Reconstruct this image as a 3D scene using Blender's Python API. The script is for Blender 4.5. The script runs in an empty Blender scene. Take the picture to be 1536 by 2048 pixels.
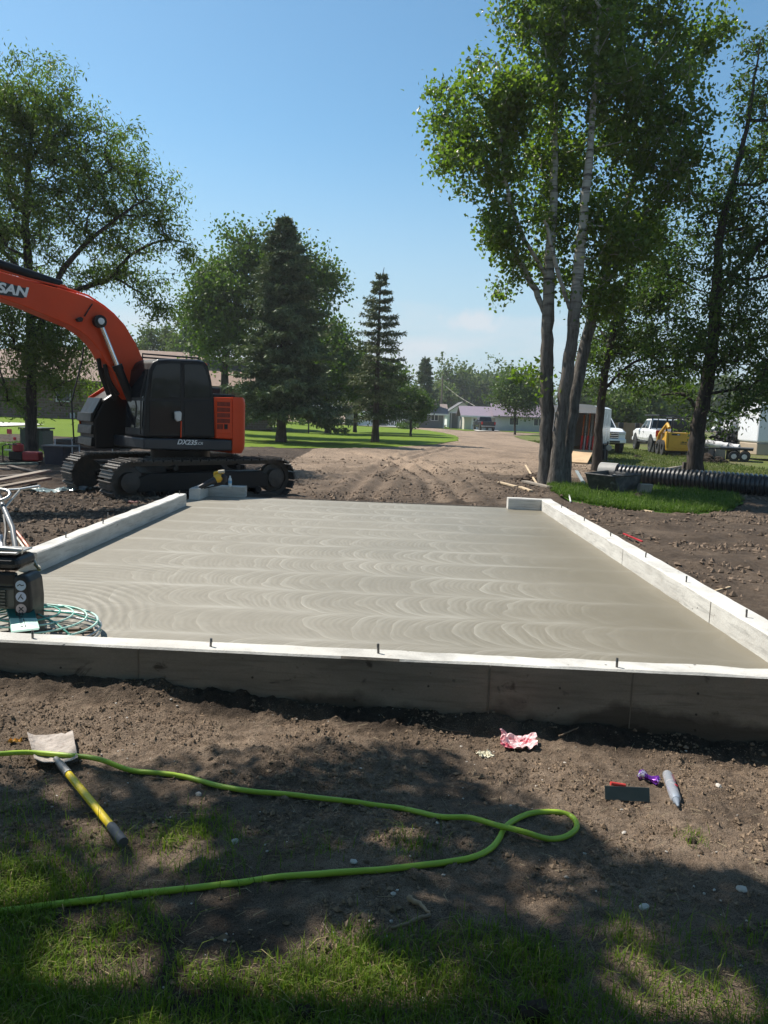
import bpy, bmesh, math, random
import numpy as np
from mathutils import Vector, Matrix
from mathutils.geometry import delaunay_2d_cdt
random.seed(7); rng = np.random.default_rng(7)
scn = bpy.context.scene
COL = scn.collection
R = math.radians
# ---------------------------------------------------------------- camera
F = 1538.0; PIT = R(7.41); ROL = R(2.0); CH = 1.7
_f = np.array([0, math.cos(PIT), -math.sin(PIT)]); _r0 = np.array([1., 0, 0]); _u0 = np.array([0, math.sin(PIT), math.cos(PIT)])
_rt = math.cos(ROL)*_r0 + math.sin(ROL)*_u0; _up = -math.sin(ROL)*_r0 + math.cos(ROL)*_u0
cam_d = bpy.data.cameras.new('camera'); cam = bpy.data.objects.new('camera', cam_d); COL.objects.link(cam)
cam_d.sensor_fit = 'VERTICAL'; cam_d.angle = 2*math.atan(1024/F); cam_d.clip_end = 6000; cam_d.clip_start = .05
cam.matrix_world = Matrix(((_rt[0], _up[0], -_f[0], 0), (_rt[1], _up[1], -_f[1], 0), (_rt[2], _up[2], -_f[2], CH), (0, 0, 0, 1)))
scn.camera = cam
# ---------------------------------------------------------------- light
SUNV = Vector((.62, -.42, -1.0)).normalized()          # direction the light travels
elev = math.asin(-SUNV.z); azim = math.atan2(-SUNV.x, -SUNV.y)
w = bpy.data.worlds.new('World'); scn.world = w; w.use_nodes = True
nt = w.node_tree; nt.nodes.clear()
sky = nt.nodes.new('ShaderNodeTexSky'); sky.sky_type = 'NISHITA'; sky.sun_disc = False
sky.sun_elevation = elev; sky.sun_rotation = azim; sky.air_density = 1.0; sky.dust_density = .6; sky.ozone_density = 1.6; sky.altitude = 300
bg = nt.nodes.new('ShaderNodeBackground'); bg.inputs[1].default_value = .10
wo = nt.nodes.new('ShaderNodeOutputWorld')
tc = nt.nodes.new('ShaderNodeTexCoord')
sep = nt.nodes.new('ShaderNodeSeparateXYZ'); nt.links.new(tc.outputs['Generated'], sep.inputs[0])
mp = nt.nodes.new('ShaderNodeMapping'); mp.inputs['Scale'].default_value = (1.3, 1.3, 6.0); mp.inputs['Location'].default_value = (.35, .1, .3)
nt.links.new(tc.outputs['Generated'], mp.inputs[0])
cn = nt.nodes.new('ShaderNodeTexNoise'); cn.inputs['Scale'].default_value = 3.2; cn.inputs['Detail'].default_value = 7; cn.inputs['Roughness'].default_value = .55
nt.links.new(mp.outputs[0], cn.inputs['Vector'])
cr = nt.nodes.new('ShaderNodeMapRange'); cr.inputs[1].default_value = .50; cr.inputs[2].default_value = .72
nt.links.new(cn.outputs['Fac'], cr.inputs[0])
er = nt.nodes.new('ShaderNodeMapRange'); er.inputs[1].default_value = .20; er.inputs[2].default_value = .05
nt.links.new(sep.outputs[2], er.inputs[0])
cm = nt.nodes.new('ShaderNodeMath'); cm.operation = 'MULTIPLY'; nt.links.new(cr.outputs[0], cm.inputs[0]); nt.links.new(er.outputs[0], cm.inputs[1])
# one small cumulus puff low over the houses (a patch of the sky dome, in world directions)
pd = Vector(tuple(_f + _rt*(945-768)/F + _up*(1024-645)/F)).normalized()
df = nt.nodes.new('ShaderNodeVectorMath'); df.operation = 'SUBTRACT'; df.inputs[1].default_value = tuple(pd); nt.links.new(tc.outputs['Generated'], df.inputs[0])
sc_ = nt.nodes.new('ShaderNodeMapping'); sc_.inputs['Rotation'].default_value = (0, R(25), 0); sc_.inputs['Scale'].default_value = (18, 1, 55); nt.links.new(df.outputs[0], sc_.inputs[0])
ln = nt.nodes.new('ShaderNodeVectorMath'); ln.operation = 'LENGTH'; nt.links.new(sc_.outputs[0], ln.inputs[0])
pn = nt.nodes.new('ShaderNodeTexNoise'); pn.inputs['Scale'].default_value = 55; pn.inputs['Detail'].default_value = 5; nt.links.new(tc.outputs['Generated'], pn.inputs['Vector'])
pa = nt.nodes.new('ShaderNodeMath'); pa.operation = 'MULTIPLY_ADD'; pa.inputs[1].default_value = 1.6; pa.inputs[2].default_value = -.8; nt.links.new(pn.outputs['Fac'], pa.inputs[0])
ps = nt.nodes.new('ShaderNodeMath'); ps.operation = 'ADD'; nt.links.new(pa.outputs[0], ps.inputs[0]); nt.links.new(ln.outputs['Value'], ps.inputs[1])
pm = nt.nodes.new('ShaderNodeMapRange'); pm.inputs[1].default_value = .95; pm.inputs[2].default_value = .25; pm.inputs[4].default_value = .8; nt.links.new(ps.outputs[0], pm.inputs[0])
mxm = nt.nodes.new('ShaderNodeMath'); mxm.operation = 'MAXIMUM'; nt.links.new(cm.outputs[0], mxm.inputs[0]); nt.links.new(pm.outputs[0], mxm.inputs[1])
mx = nt.nodes.new('ShaderNodeMix'); mx.data_type = 'RGBA'; mx.inputs[7].default_value = (4.7, 5.0, 5.35, 1)
nt.links.new(mxm.outputs[0], mx.inputs[0]); hsv = nt.nodes.new('ShaderNodeHueSaturation'); hsv.inputs['Saturation'].default_value = 1.10; hsv.inputs['Value'].default_value = .92; tint_ = nt.nodes.new('ShaderNodeMix'); tint_.data_type = 'RGBA'; tint_.blend_type = 'MULTIPLY'; tint_.inputs[0].default_value = 1; tint_.inputs[7].default_value = (.93, 1.09, 1.03, 1); nt.links.new(sky.outputs[0], tint_.inputs[6]); nt.links.new(tint_.outputs[2], hsv.inputs['Color'])
hz_ = nt.nodes.new('ShaderNodeMapRange'); hz_.inputs[1].default_value = .34; hz_.inputs[2].default_value = .0; hz_.inputs[4].default_value = .92; hz_.interpolation_type = 'SMOOTHSTEP'; nt.links.new(sep.outputs[2], hz_.inputs[0])
hm_ = nt.nodes.new('ShaderNodeMix'); hm_.data_type = 'RGBA'; hm_.inputs[7].default_value = (3.35, 4.15, 4.85, 1); nt.links.new(hz_.outputs[0], hm_.inputs[0]); nt.links.new(hsv.outputs[0], hm_.inputs[6])
nt.links.new(hm_.outputs[2], mx.inputs[6]); nt.links.new(mx.outputs[2], bg.inputs[0]); nt.links.new(bg.outputs[0], wo.inputs[0])
sl = bpy.data.lights.new('sun', 'SUN'); sl.energy = 4.6; sl.angle = R(.53); sl.color = (1, .94, .85)
so = bpy.data.objects.new('sun', sl); COL.objects.link(so); so.rotation_euler = SUNV.to_track_quat('-Z', 'Y').to_euler(); so.location = (-20, 15, 30)
vs = scn.view_settings; vs.view_transform = 'Standard'; vs.look = 'None'; vs.gamma = 1; vs.exposure = 0.66; vs.use_curve_mapping = False
scn.cycles.use_denoising = True; scn.cycles.max_bounces = 6; scn.cycles.transparent_max_bounces = 6
scn.cycles.caustics_reflective = False; scn.cycles.caustics_refractive = False
# ---------------------------------------------------------------- picture ray -> place
def ray(px, py): return _f + _rt*(px-768)/F + _up*(1024-py)/F
def G(px, py, z=0.):
    d = ray(px, py); p = d*((z-CH)/d[2]); return np.array([p[0], p[1], z])
def at(px, py, y):
    d = ray(px, py); p = d*(y/d[1]); return np.array([p[0], p[1], p[2]+CH])
def plane(px, py, p0, n):
    d = ray(px, py); c = np.array([0, 0, CH]); n = np.asarray(n, float)
    t = ((np.asarray(p0)-c)@n)/(d@n); return c+d*t
# ---------------------------------------------------------------- numpy noise
def _h(ix, iy, s):
    a = (ix.astype(np.int64)*374761393 + iy.astype(np.int64)*668265263 + s*974711) & 0x7fffffff
    a = ((a ^ (a >> 13))*1274126177) & 0x7fffffff
    return ((a ^ (a >> 16)) & 0xffff)/65535.0
def vn(x, y, s=0):
    ix = np.floor(x); iy = np.floor(y); fx = x-ix; fy = y-iy
    fx = fx*fx*fx*(fx*(fx*6-15)+10); fy = fy*fy*fy*(fy*(fy*6-15)+10)
    a = _h(ix, iy, s); b = _h(ix+1, iy, s); c = _h(ix, iy+1, s); d = _h(ix+1, iy+1, s)
    return (a*(1-fx)+b*fx)*(1-fy)+(c*(1-fx)+d*fx)*fy
def fbm(x, y, sc, o=4, s=0, g=.5):
    v = 0; a = 1; t = 0; x = x/sc; y = y/sc
    for i in range(o):
        v = v+a*(vn(x+i*17.3, y-i*9.1, s+i)*2-1); t += a; a *= g; c_, s_ = .8, .6; x, y = (x*c_-y*s_)*2.03, (x*s_+y*c_)*2.03
    return v/t
def ss(a, b, x):
    t = np.clip((x-a)/(b-a), 0, 1); return t*t*(3-2*t)
def inpoly(x, y, poly):
    x = np.asarray(x, float); y = np.asarray(y, float); r = np.zeros(np.broadcast(x, y).shape, bool); n = len(poly); j = n-1
    for i in range(n):
        xi, yi = poly[i][:2]; xj, yj = poly[j][:2]
        if yi != yj:
            r ^= ((yi > y) != (yj > y)) & (x < (xj-xi)*(y-yi)/(yj-yi)+xi)
        j = i
    return r
# ---------------------------------------------------------------- materials
class NT:
    def __init__(s, name):
        s.m = bpy.data.materials.new(name); s.m.use_nodes = True; s.t = s.m.node_tree; s.b = s.t.nodes['Principled BSDF']; s.out = s.t.nodes['Material Output']
    def n(s, ty, **k):
        nd = s.t.nodes.new(ty)
        for a, b in k.items(): setattr(nd, a, b)
        return nd
    def l(s, a, b): s.t.links.new(a, b)
    def val(s, x):
        return x
    def math(s, op, a, b=None, c=None):
        nd = s.n('ShaderNodeMath', operation=op)
        for i, v in enumerate((a, b, c)):
            if v is None: continue
            if isinstance(v, (int, float)): nd.inputs[i].default_value = v
            else: s.l(v, nd.inputs[i])
        return nd.outputs[0]
    def noise(s, vec, sc, det=4, ro=.55, dis=0):
        nd = s.n('ShaderNodeTexNoise'); nd.inputs['Scale'].default_value = sc; nd.inputs['Detail'].default_value = det; nd.inputs['Roughness'].default_value = ro; nd.inputs['Distortion'].default_value = dis
        if vec is not None: s.l(vec, nd.inputs['Vector'])
        return nd.outputs['Fac']
    def rng(s, v, a, b, c=0., d=1.):
        nd = s.n('ShaderNodeMapRange'); s.l(v, nd.inputs[0])
        for i, q in enumerate((a, b, c, d)): nd.inputs[i+1].default_value = q
        return nd.outputs[0]
    def mix(s, f, a, b, mode='MIX'):
        nd = s.n('ShaderNodeMix', data_type='RGBA', blend_type=mode)
        for i, v in ((0, f), (6, a), (7, b)):
            if isinstance(v, (int, float)): nd.inputs[i].default_value = v
            elif isinstance(v, tuple): nd.inputs[i].default_value = (*v[:3], 1)
            else: s.l(v, nd.inputs[i])
        return nd.outputs[2]
    def coord(s, k='Object'): return s.n('ShaderNodeTexCoord').outputs[k]
    def map(s, v, sc=(1, 1, 1), loc=(0, 0, 0), rot=(0, 0, 0)):
        nd = s.n('ShaderNodeMapping'); nd.inputs['Scale'].default_value = sc; nd.inputs['Location'].default_value = loc; nd.inputs['Rotation'].default_value = rot; s.l(v, nd.inputs[0]); return nd.outputs[0]
    def bump(s, h, st=.3, d=.02):
        nd = s.n('ShaderNodeBump'); nd.inputs['Strength'].default_value = st; nd.inputs['Distance'].default_value = d; s.l(h, nd.inputs['Height']); s.l(nd.outputs[0], s.b.inputs['Normal'])
    def col(s, c): 
        if isinstance(c, tuple): s.b.inputs['Base Color'].default_value = (*c[:3], 1)
        else: s.l(c, s.b.inputs['Base Color'])
    def set(s, **k):
        nm = dict(rough='Roughness', metal='Metallic', spec='Specular IOR Level', trans='Transmission Weight', ior='IOR', coat='Coat Weight', alpha='Alpha')
        for a, b in k.items():
            i = s.b.inputs[nm[a]]
            if isinstance(b, (int, float)): i.default_value = b
            else: s.l(b, i)
M = {}
def mat(name, c, rough=.6, metal=0., var=.18, sc=4., bump=0., bsc=30., spec=.5, dirt=0., dcol=(.10, .075, .055), **k):
    if name in M: return M[name]
    m = NT(name); v = m.coord()
    n1 = m.noise(v, sc, 5)
    cc = m.mix(m.rng(n1, .3, .7), tuple(x*(1-var) for x in c), tuple(min(1, x*(1+var)) for x in c))
    if dirt:
        n2 = m.noise(v, sc*1.7, 7, .65, .4); cc = m.mix(m.rng(n2, .62-.25*dirt, .75, 0, min(1, dirt*1.3)), cc, dcol)
    m.col(cc); m.set(rough=m.rng(m.noise(v, sc*3, 3), .3, .7, max(.02, rough*.8), min(1, rough*1.2)), metal=metal, spec=spec, **k)
    if bump: m.bump(m.noise(v, bsc, 5), bump, .5/bsc)
    M[name] = m.m; return m.m
# ---------------------------------------------------------------- mesh building
class MB:
    def __init__(s): s.v = []; s.f = []
    def add(s, vs, fs):
        o = len(s.v); s.v += [tuple(map(float, p)) for p in vs]; s.f += [tuple(i+o for i in q) for q in fs]; return s
    def box(s, x0, x1, y0, y1, z0, z1, m=None):
        vs = [(x0, y0, z0), (x1, y0, z0), (x1, y1, z0), (x0, y1, z0), (x0, y0, z1), (x1, y0, z1), (x1, y1, z1), (x0, y1, z1)]
        if m: vs = [m(p) for p in vs]
        return s.add(vs, [(0, 3, 2, 1), (4, 5, 6, 7), (0, 1, 5, 4), (1, 2, 6, 5), (2, 3, 7, 6), (3, 0, 4, 7)])
    def prism(s, bottom, top):        # two matching rings of points
        n = len(bottom)
        return s.add(list(bottom)+list(top), [tuple(range(n-1, -1, -1)), tuple(range(n, 2*n))]+[(i, (i+1) % n, n+(i+1) % n, n+i) for i in range(n)])
    def tube(s, pts, r, n=8, cap=True, closed=False):
        pts = [np.array(p, float) for p in pts]; k = len(pts); rs = r if hasattr(r, '__len__') else [r]*k
        base = len(s.v); up = None
        for i, p in enumerate(pts):
            if closed: t = pts[(i+1) % k]-pts[i-1]
            else: t = pts[min(i+1, k-1)]-pts[max(i-1, 0)]
            t = t/(np.linalg.norm(t)+1e-9)
            if up is None:
                up = np.array([0, 0, 1.]) if abs(t[2]) < .9 else np.array([1., 0, 0])
            a = up-t*(up@t); a /= np.linalg.norm(a)+1e-9; b = np.cross(t, a); up = a
            for j in range(n):
                q = 2*math.pi*j/n; s.v.append(tuple(p+rs[i]*(math.cos(q)*a+math.sin(q)*b)))
        for i in range(k if closed else k-1):
            i2 = (i+1) % k
            for j in range(n):
                j2 = (j+1) % n; s.f.append((base+i*n+j, base+i*n+j2, base+i2*n+j2, base+i2*n+j))
        if cap and not closed:
            s.f.append(tuple(base+j for j in range(n-1, -1, -1))); s.f.append(tuple(base+(k-1)*n+j for j in range(n)))
        return s
    def lathe(s, prof, n=16, o=(0, 0, 0), ax=(0, 0, 1)):   # prof: (radius, height)
        ax = Vector(ax).normalized(); q = Vector((0, 0, 1)).rotation_difference(ax); base = len(s.v); k = len(prof)
        for rr, h in prof:
            for j in range(n):
                a = 2*math.pi*j/n; p = q @ Vector((rr*math.cos(a), rr*math.sin(a), h)); s.v.append((p.x+o[0], p.y+o[1], p.z+o[2]))
        for i in range(k-1):
            for j in range(n):
                j2 = (j+1) % n; s.f.append((base+i*n+j, base+i*n+j2, base+(i+1)*n+j2, base+(i+1)*n+j))
        s.f.append(tuple(base+j for j in range(n-1, -1, -1))); s.f.append(tuple(base+(k-1)*n+j for j in range(n)))
        return s
    def cyl(s, a, b, r, n=12): return s.tube([a, b], r, n)
    def xf(s, fn): s.v = [tuple(map(float, fn(np.array(p)))) for p in s.v]; return s
    def build(s, name, m, parent=None, bevel=0, smooth=None, label=None, seg=2, **tags):
        me = bpy.data.meshes.new(name); me.from_pydata(s.v, [], s.f); me.update()
        return link(name, me, m, parent, bevel, smooth, label, seg, fix=True, **tags)
def link(name, me, m, parent=None, bevel=0, smooth=None, label=None, seg=2, fix=False, **tags):
    if fix:
        bm = bmesh.new(); bm.from_mesh(me); bmesh.ops.recalc_face_normals(bm, faces=bm.faces)
        if smooth is not None:
            for e in bm.edges: e.smooth = len(e.link_faces) == 2 and e.calc_face_angle(0) < R(smooth)
            for f in bm.faces: f.smooth = True
        bm.to_mesh(me); bm.free()
    for x in (m if isinstance(m, (list, tuple)) else [m]): me.materials.append(x)
    o = bpy.data.objects.new(name, me); COL.objects.link(o)
    if parent is not None:
        o.parent = parent; o.matrix_parent_inverse = pinv(parent)
    if bevel:
        b = o.modifiers.new('bevel', 'BEVEL'); b.width = bevel; b.segments = seg; b.limit_method = 'ANGLE'; b.angle_limit = R(35)
    if label: o['label'] = label
    for k, v in tags.items(): o[k] = v
    return o
def wm(o):
    m = o.matrix_basis.copy()
    if o.parent: m = wm(o.parent) @ o.matrix_parent_inverse @ m
    return m
def pinv(p): return wm(p).inverted()
def npmesh(name, verts, faces, attr=None, smooth=False):
    me = bpy.data.meshes.new(name); nv = len(verts); nf, k = faces.shape
    me.vertices.add(nv); me.vertices.foreach_set('co', np.ascontiguousarray(verts, np.float32).ravel())
    me.loops.add(nf*k); me.loops.foreach_set('vertex_index', np.ascontiguousarray(faces, np.int32).ravel())
    me.polygons.add(nf); me.polygons.foreach_set('loop_start', np.arange(0, nf*k, k, dtype=np.int32))
    me.polygons.foreach_set('use_smooth', np.full(nf, smooth))
    me.update(calc_edges=True)
    for n_, a in (attr or {}).items():
        at_ = me.attributes.new(n_, 'FLOAT', 'POINT'); at_.data.foreach_set('value', np.ascontiguousarray(a, np.float32))
    return me
def thing(name, label, cat, loc=(0, 0, 0), rz=0., group=None):
    o = bpy.data.objects.new(name, None); COL.objects.link(o); o.location = tuple(map(float, loc)); o.rotation_euler = (0, 0, rz); o.empty_display_size = .2
    o['label'] = label; o['category'] = cat
    if group: o['group'] = group
    return o
def tag(o, label, cat, group=None):
    o['label'] = label; o['category'] = cat
    if group: o['group'] = group
    return o
def local(o, parent):         # mesh built in the parent's own space
    o.parent = parent; o.matrix_parent_inverse = Matrix.Identity(4); return o
def dup(root, loc=None, rz=None, label=None, group=None):
    def rec(o, par):
        c = o.copy(); COL.objects.link(c)
        if par is not None: c.parent = par
        for ch in list(o.children): rec(ch, c)
        return c
    r = rec(root, None)
    if loc is not None: r.location = tuple(map(float, loc))
    if rz is not None: r.rotation_euler = (0, 0, rz)
    if label: r['label'] = label
    if group: r['group'] = group
    return r
def textmesh(name, s, size, m, parent, mw, shear=0., bold=0., ext=.002, **tags):
    c = bpy.data.curves.new(name+'_curve', 'FONT'); c.body = s; c.size = size; c.shear = shear; c.offset = bold; c.extrude = ext; c.align_x = 'CENTER'; c.align_y = 'CENTER'
    t = bpy.data.objects.new(name+'_tmp', c); COL.objects.link(t)
    dg = bpy.context.evaluated_depsgraph_get(); me = bpy.data.meshes.new_from_object(t.evaluated_get(dg)); bpy.data.objects.remove(t); bpy.data.curves.remove(c)
    me.materials.clear(); me.transform(mw); return link(name, me, m, parent, **tags)
def catmull(pts, n=8):
    P = [np.array(p, float) for p in pts]; P = [2*P[0]-P[1]]+P+[2*P[-1]-P[-2]]; out = []
    for i in range(1, len(P)-2):
        for k in range(n):
            t = k/n; out.append(.5*((2*P[i])+(-P[i-1]+P[i+1])*t+(2*P[i-1]-5*P[i]+4*P[i+1]-P[i+2])*t*t+(-P[i-1]+3*P[i]-3*P[i+1]+P[i+2])*t**3))
    out.append(P[-2]); return out
_ico = None
def rock(nsub=1):
    bm = bmesh.new(); bmesh.ops.create_icosphere(bm, subdivisions=nsub, radius=1); v = np.array([tuple(q.co) for q in bm.verts]); f = np.array([[l.index for l in fa.verts] for fa in bm.faces]); bm.free(); return v, f
def octa():
    v = np.array([(1, 0, 0), (-1, 0, 0), (0, 1, 0), (0, -1, 0), (0, 0, 1), (0, 0, -1)], float); f = np.array([(0, 2, 4), (2, 1, 4), (1, 3, 4), (3, 0, 4), (2, 0, 5), (1, 2, 5), (3, 1, 5), (0, 3, 5)]); return v, f
def scatter(name, base, pts, scl, m, seed=0, squash=.6, jit=.25, **tags):
    r = np.random.default_rng(seed); bv, bf = base; n = len(pts)
    a = r.uniform(0, 2*math.pi, n); ca, sa = np.cos(a), np.sin(a)
    V = bv[None]*(1+r.normal(0, jit, (n, len(bv), 1)))
    st = r.uniform(.7, 1.4, (n, 1, 3)); V = V*st; V[..., 2] *= squash
    x = V[..., 0]*ca[:, None]-V[..., 1]*sa[:, None]; y = V[..., 0]*sa[:, None]+V[..., 1]*ca[:, None]
    V = np.stack([x, y, V[..., 2]], -1)*np.asarray(scl)[:, None, None]+np.asarray(pts)[:, None, :]
    Fc = bf[None]+(np.arange(n)*len(bv))[:, None, None]
    return link(name, npmesh(name, V.reshape(-1, 3), Fc.reshape(-1, bf.shape[1])), m, **tags)
# ================================================================= GROUND
def Sw(u, v, z=0.): return np.array([u+.009*(v-9), v-.04*u, z])      # slab frame -> world
def Su(x, y):
    u = np.asarray(x); v = np.asarray(y)
    for _ in range(3): u, v = x-.009*(v-9), y+.04*u
    return u, v
def base_h(x, y):
    x = np.asarray(x, float); y = np.asarray(y, float)
    yard = -.13-.5*ss(55, 150, y)*ss(-30, 0, x)+.52*ss(28, 58, y)*ss(-8, -22, x)-.06*ss(14.4, 15.5, y)*ss(0, -3, x)
    yf = y+.04*x
    front = -.10-.05*ss(2.2, 4.0, yf)-.02*ss(4.0, 4.3, yf)-.052*np.where(x < 0, x*.62, x)*ss(2.6, 4.3, yf)+(.072+.075*fbm(x, x*0+3.3, .42, 4, 55, .6))*ss(4.34, 4.56, yf)
    return np.where(yf < 4.66, front, yard)
LAWNS = []
def lawn_poly(pxs, y=None):
    out = []
    for px, py in pxs:
        z = -.13
        for _ in range(8):
            p = G(px, py, z); z = float(base_h(p[0], min(p[1], 400)))
        out.append((p[0], min(p[1], 400.)))
    return out
LAWN_MAIN = lawn_poly([(-260, 868), (-60, 866), (60, 870), (200, 877), (330, 890), (480, 894), (560, 896), (650, 896), (740, 896), (820, 893), (880, 888), (915, 881), (918, 875), (900, 868), (860, 861), (800, 856), (720, 852), (640, 846), (560, 842), (430, 838), (300, 834), (150, 826), (0, 820), (-260, 812)])
LAWN_FAR = lawn_poly([(600, 841), (720, 848), (830, 853), (900, 859), (930, 862), (985, 862), (985, 856), (900, 853.5), (800, 848), (680, 842), (600, 837)])
LAWN_RIGHTFAR = lawn_poly([(1000, 863), (1050, 866), (1090, 868), (1090, 861), (1040, 858.5), (1000, 857)])
LAWN_RIGHT = lawn_poly([(1030, 872), (1040, 878), (1085, 888), (1125, 893), (1160, 905), (1180, 925), (1230, 940), (1300, 944), (1400, 951), (1500, 962), (1640, 972), (1900, 985), (1900, 880), (1700, 872), (1536, 868), (1400, 864), (1250, 862), (1110, 866)])
LAWN_TREES = lawn_poly([(1100, 972), (1112, 990), (1140, 1003), (1200, 1012), (1260, 1020), (1320, 1028), (1400, 1030), (1450, 1022), (1480, 1008), (1470, 992), (1400, 985), (1330, 980), (1270, 976), (1200, 974), (1140, 970)])
LAWN_SIDE = lawn_poly([(-60, 884), (40, 884), (82, 888), (90, 900), (85, 912), (40, 912), (-60, 915)])
LAWNS = [LAWN_MAIN, LAWN_RIGHT, LAWN_TREES, LAWN_SIDE]
RUTS = [[G(690, 1000, -.13), G(735, 950, -.13), G(800, 915, -.13), G(880, 896, -.13)], [G(735, 1000, -.13), G(775, 952, -.13), G(830, 915, -.13), G(905, 896, -.13)],
        [G(880, 1006, -.13), G(860, 960, -.13), G(790, 925, -.13), G(700, 905, -.13)], [G(935, 1006, -.13), G(890, 960, -.13), G(830, 925, -.13), G(760, 905, -.13)]]
def segdist(x, y, pl):
    d = np.full(np.broadcast(x, y).shape, 1e9)
    for a, b in zip(pl[:-1], pl[1:]):
        ex, ey = b[0]-a[0], b[1]-a[1]; t = np.clip(((x-a[0])*ex+(y-a[1])*ey)/(ex*ex+ey*ey), 0, 1)
        d = np.minimum(d, np.hypot(x-a[0]-t*ex, y-a[1]-t*ey))
    return d
def lawn_in(x, y):
    r = np.zeros(np.broadcast(x, y).shape, bool)
    for p in LAWNS: r |= inpoly(x, y, p)
    return r
def H(x, y):
    x = np.atleast_1d(np.asarray(x, float)); y = np.atleast_1d(np.asarray(y, float))
    h = base_h(x, y); u, v = Su(x, y); yf = v
    front = (yf < 4.6)
    nf = .032*fbm(x, y, .55, 4, 3)+.014*fbm(x, y, .13, 4, 9)+.030*np.maximum(0, fbm(x, y, .085, 4, 21, .6)-.02)*(.35+.65*ss(-.25, .3, fbm(x, y, .5, 2, 77)))+.016*np.abs(fbm(x, y, .05, 3, 23, .6))
    nf *= 1.25*(.45+.55*ss(2.2, 3.0, y))
    amp = ss(70, 22, y)
    ny = (.055*fbm(x, y, 1.5, 4, 5)+.075*np.maximum(0, fbm(x, y, .5, 4, 11))+.05*np.maximum(0, fbm(x, y, .2, 3, 31)))*amp
    left = ss(-3.6, -4.4, u)*ss(30, 20, y)
    ny = ny+.05*left*np.maximum(0, fbm(x, y*1.6, .8, 4, 44))
    for rl in RUTS:
        d = segdist(x, y, rl); ny = ny*(1-.7*np.exp(-(d/.22)**2))-.07*np.exp(-(d/.2)**2)+.05*np.exp(-((d-.38)/.14)**2)
    h = h+np.where(front, nf, ny)
    inslab = (u > -3.7) & (u < 3.0) & (v > 4.66) & (v < 14.50)
    h = np.where(inslab, -.35, h)
    # back-filled soil stands a little below the walls at the sides
    li = lawn_in(x, y) & ~front
    h = np.where(li, base_h(x, y)-.05, h)
    return h
def H1(x, y): return float(H(x, y)[0])
def hit(px, py, z0=-.13):
    z = z0
    for _ in range(14):
        p = G(px, py, z); z = .5*z+.5*float(H1(p[0], p[1]))
    p = G(px, py, z); return np.array([p[0], p[1], H1(p[0], p[1])])
def bhit(px, py):
    z = -.13
    for _ in range(14):
        p = G(px, py, z); z = .5*z+.5*float(base_h(p[0], p[1]))
    return np.array([p[0], p[1], z])
def axis(dense, out, lim, g=1.18):
    r = list(dense); st = out
    while r[-1] < lim: r.append(r[-1]+st); st *= g
    return r
def mirror(a): a = np.array(a); return np.concatenate([-a[:0:-1], a])
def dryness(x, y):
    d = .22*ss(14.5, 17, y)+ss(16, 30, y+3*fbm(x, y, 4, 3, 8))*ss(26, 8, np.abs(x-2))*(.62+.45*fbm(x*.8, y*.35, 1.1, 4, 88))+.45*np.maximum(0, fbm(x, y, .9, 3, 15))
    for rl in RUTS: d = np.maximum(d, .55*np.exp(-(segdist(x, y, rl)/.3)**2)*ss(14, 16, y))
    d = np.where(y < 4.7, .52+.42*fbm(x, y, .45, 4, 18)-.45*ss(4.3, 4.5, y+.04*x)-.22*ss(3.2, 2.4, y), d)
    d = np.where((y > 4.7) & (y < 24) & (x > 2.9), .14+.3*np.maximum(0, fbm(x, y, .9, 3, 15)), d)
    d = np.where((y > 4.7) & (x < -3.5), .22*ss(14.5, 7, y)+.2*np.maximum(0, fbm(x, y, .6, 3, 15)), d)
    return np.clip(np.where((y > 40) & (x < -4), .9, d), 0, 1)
def terrain(xs, ys, mt):
    X, Y = np.meshgrid(xs, ys); X, Y = X.ravel(), Y.ravel(); n, k = len(xs), len(ys); idx = np.arange(n*k).reshape(k, n)
    q = np.stack([idx[:-1, :-1], idx[:-1, 1:], idx[1:, 1:], idx[1:, :-1]], -1).reshape(-1, 4)
    return link('ground', npmesh('ground', np.stack([X, Y, H(X, Y)], -1), q, {'dry': dryness(X, Y)}, True), mt, kind='structure')
m = NT('bare soil'); v = m.n('ShaderNodeNewGeometry').outputs['Position']
a_ = m.n('ShaderNodeAttribute', attribute_name='dry').outputs['Fac']
n1 = m.noise(v, 1.3, 6, .6); n2 = m.noise(v, 11, 6, .65); n3 = m.noise(v, 60, 4, .7); n4 = m.noise(v, 240, 2, .6)
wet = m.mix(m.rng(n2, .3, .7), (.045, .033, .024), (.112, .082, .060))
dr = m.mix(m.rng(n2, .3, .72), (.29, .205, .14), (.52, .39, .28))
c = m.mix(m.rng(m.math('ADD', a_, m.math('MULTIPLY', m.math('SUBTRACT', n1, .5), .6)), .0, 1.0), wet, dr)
c = m.mix(m.rng(n3, .66, .74, 0, .55), c, (.30, .25, .20))
c = m.mix(m.rng(n4, .34, .6, .75, 0.), c, (.012, .008, .006), 'MIX')
m.col(c); m.set(rough=.95, spec=.2)
m.bump(m.math('ADD', m.math('MULTIPLY', n2, 1.0), m.math('ADD', m.math('MULTIPLY', n3, .45), m.math('MULTIPLY', n4, .15))), 1.0, .035)
M_SOIL = m.m
xs1 = mirror(axis(np.concatenate([np.arange(0, 2.75, .0125), np.arange(2.75, 4.5, .05)]), .1, 2500, 1.3))
ys1 = np.concatenate([-np.array(axis([0.0, 1.0], 1.0, 600, 1.4))[::-1][:-1]+1.2, np.arange(1.25, 1.85, .05), np.arange(1.85, 4.735, .0118)])
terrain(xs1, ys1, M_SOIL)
xs2 = mirror(axis(np.concatenate([np.arange(0, 9, .07), np.arange(9, 17, .1)]), .14, 2500)); ys2 = np.array(axis(np.concatenate([np.arange(4.72, 14.3, .10), np.arange(14.3, 30, .075), np.arange(30, 48, .14)]), .2, 4000))
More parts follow.
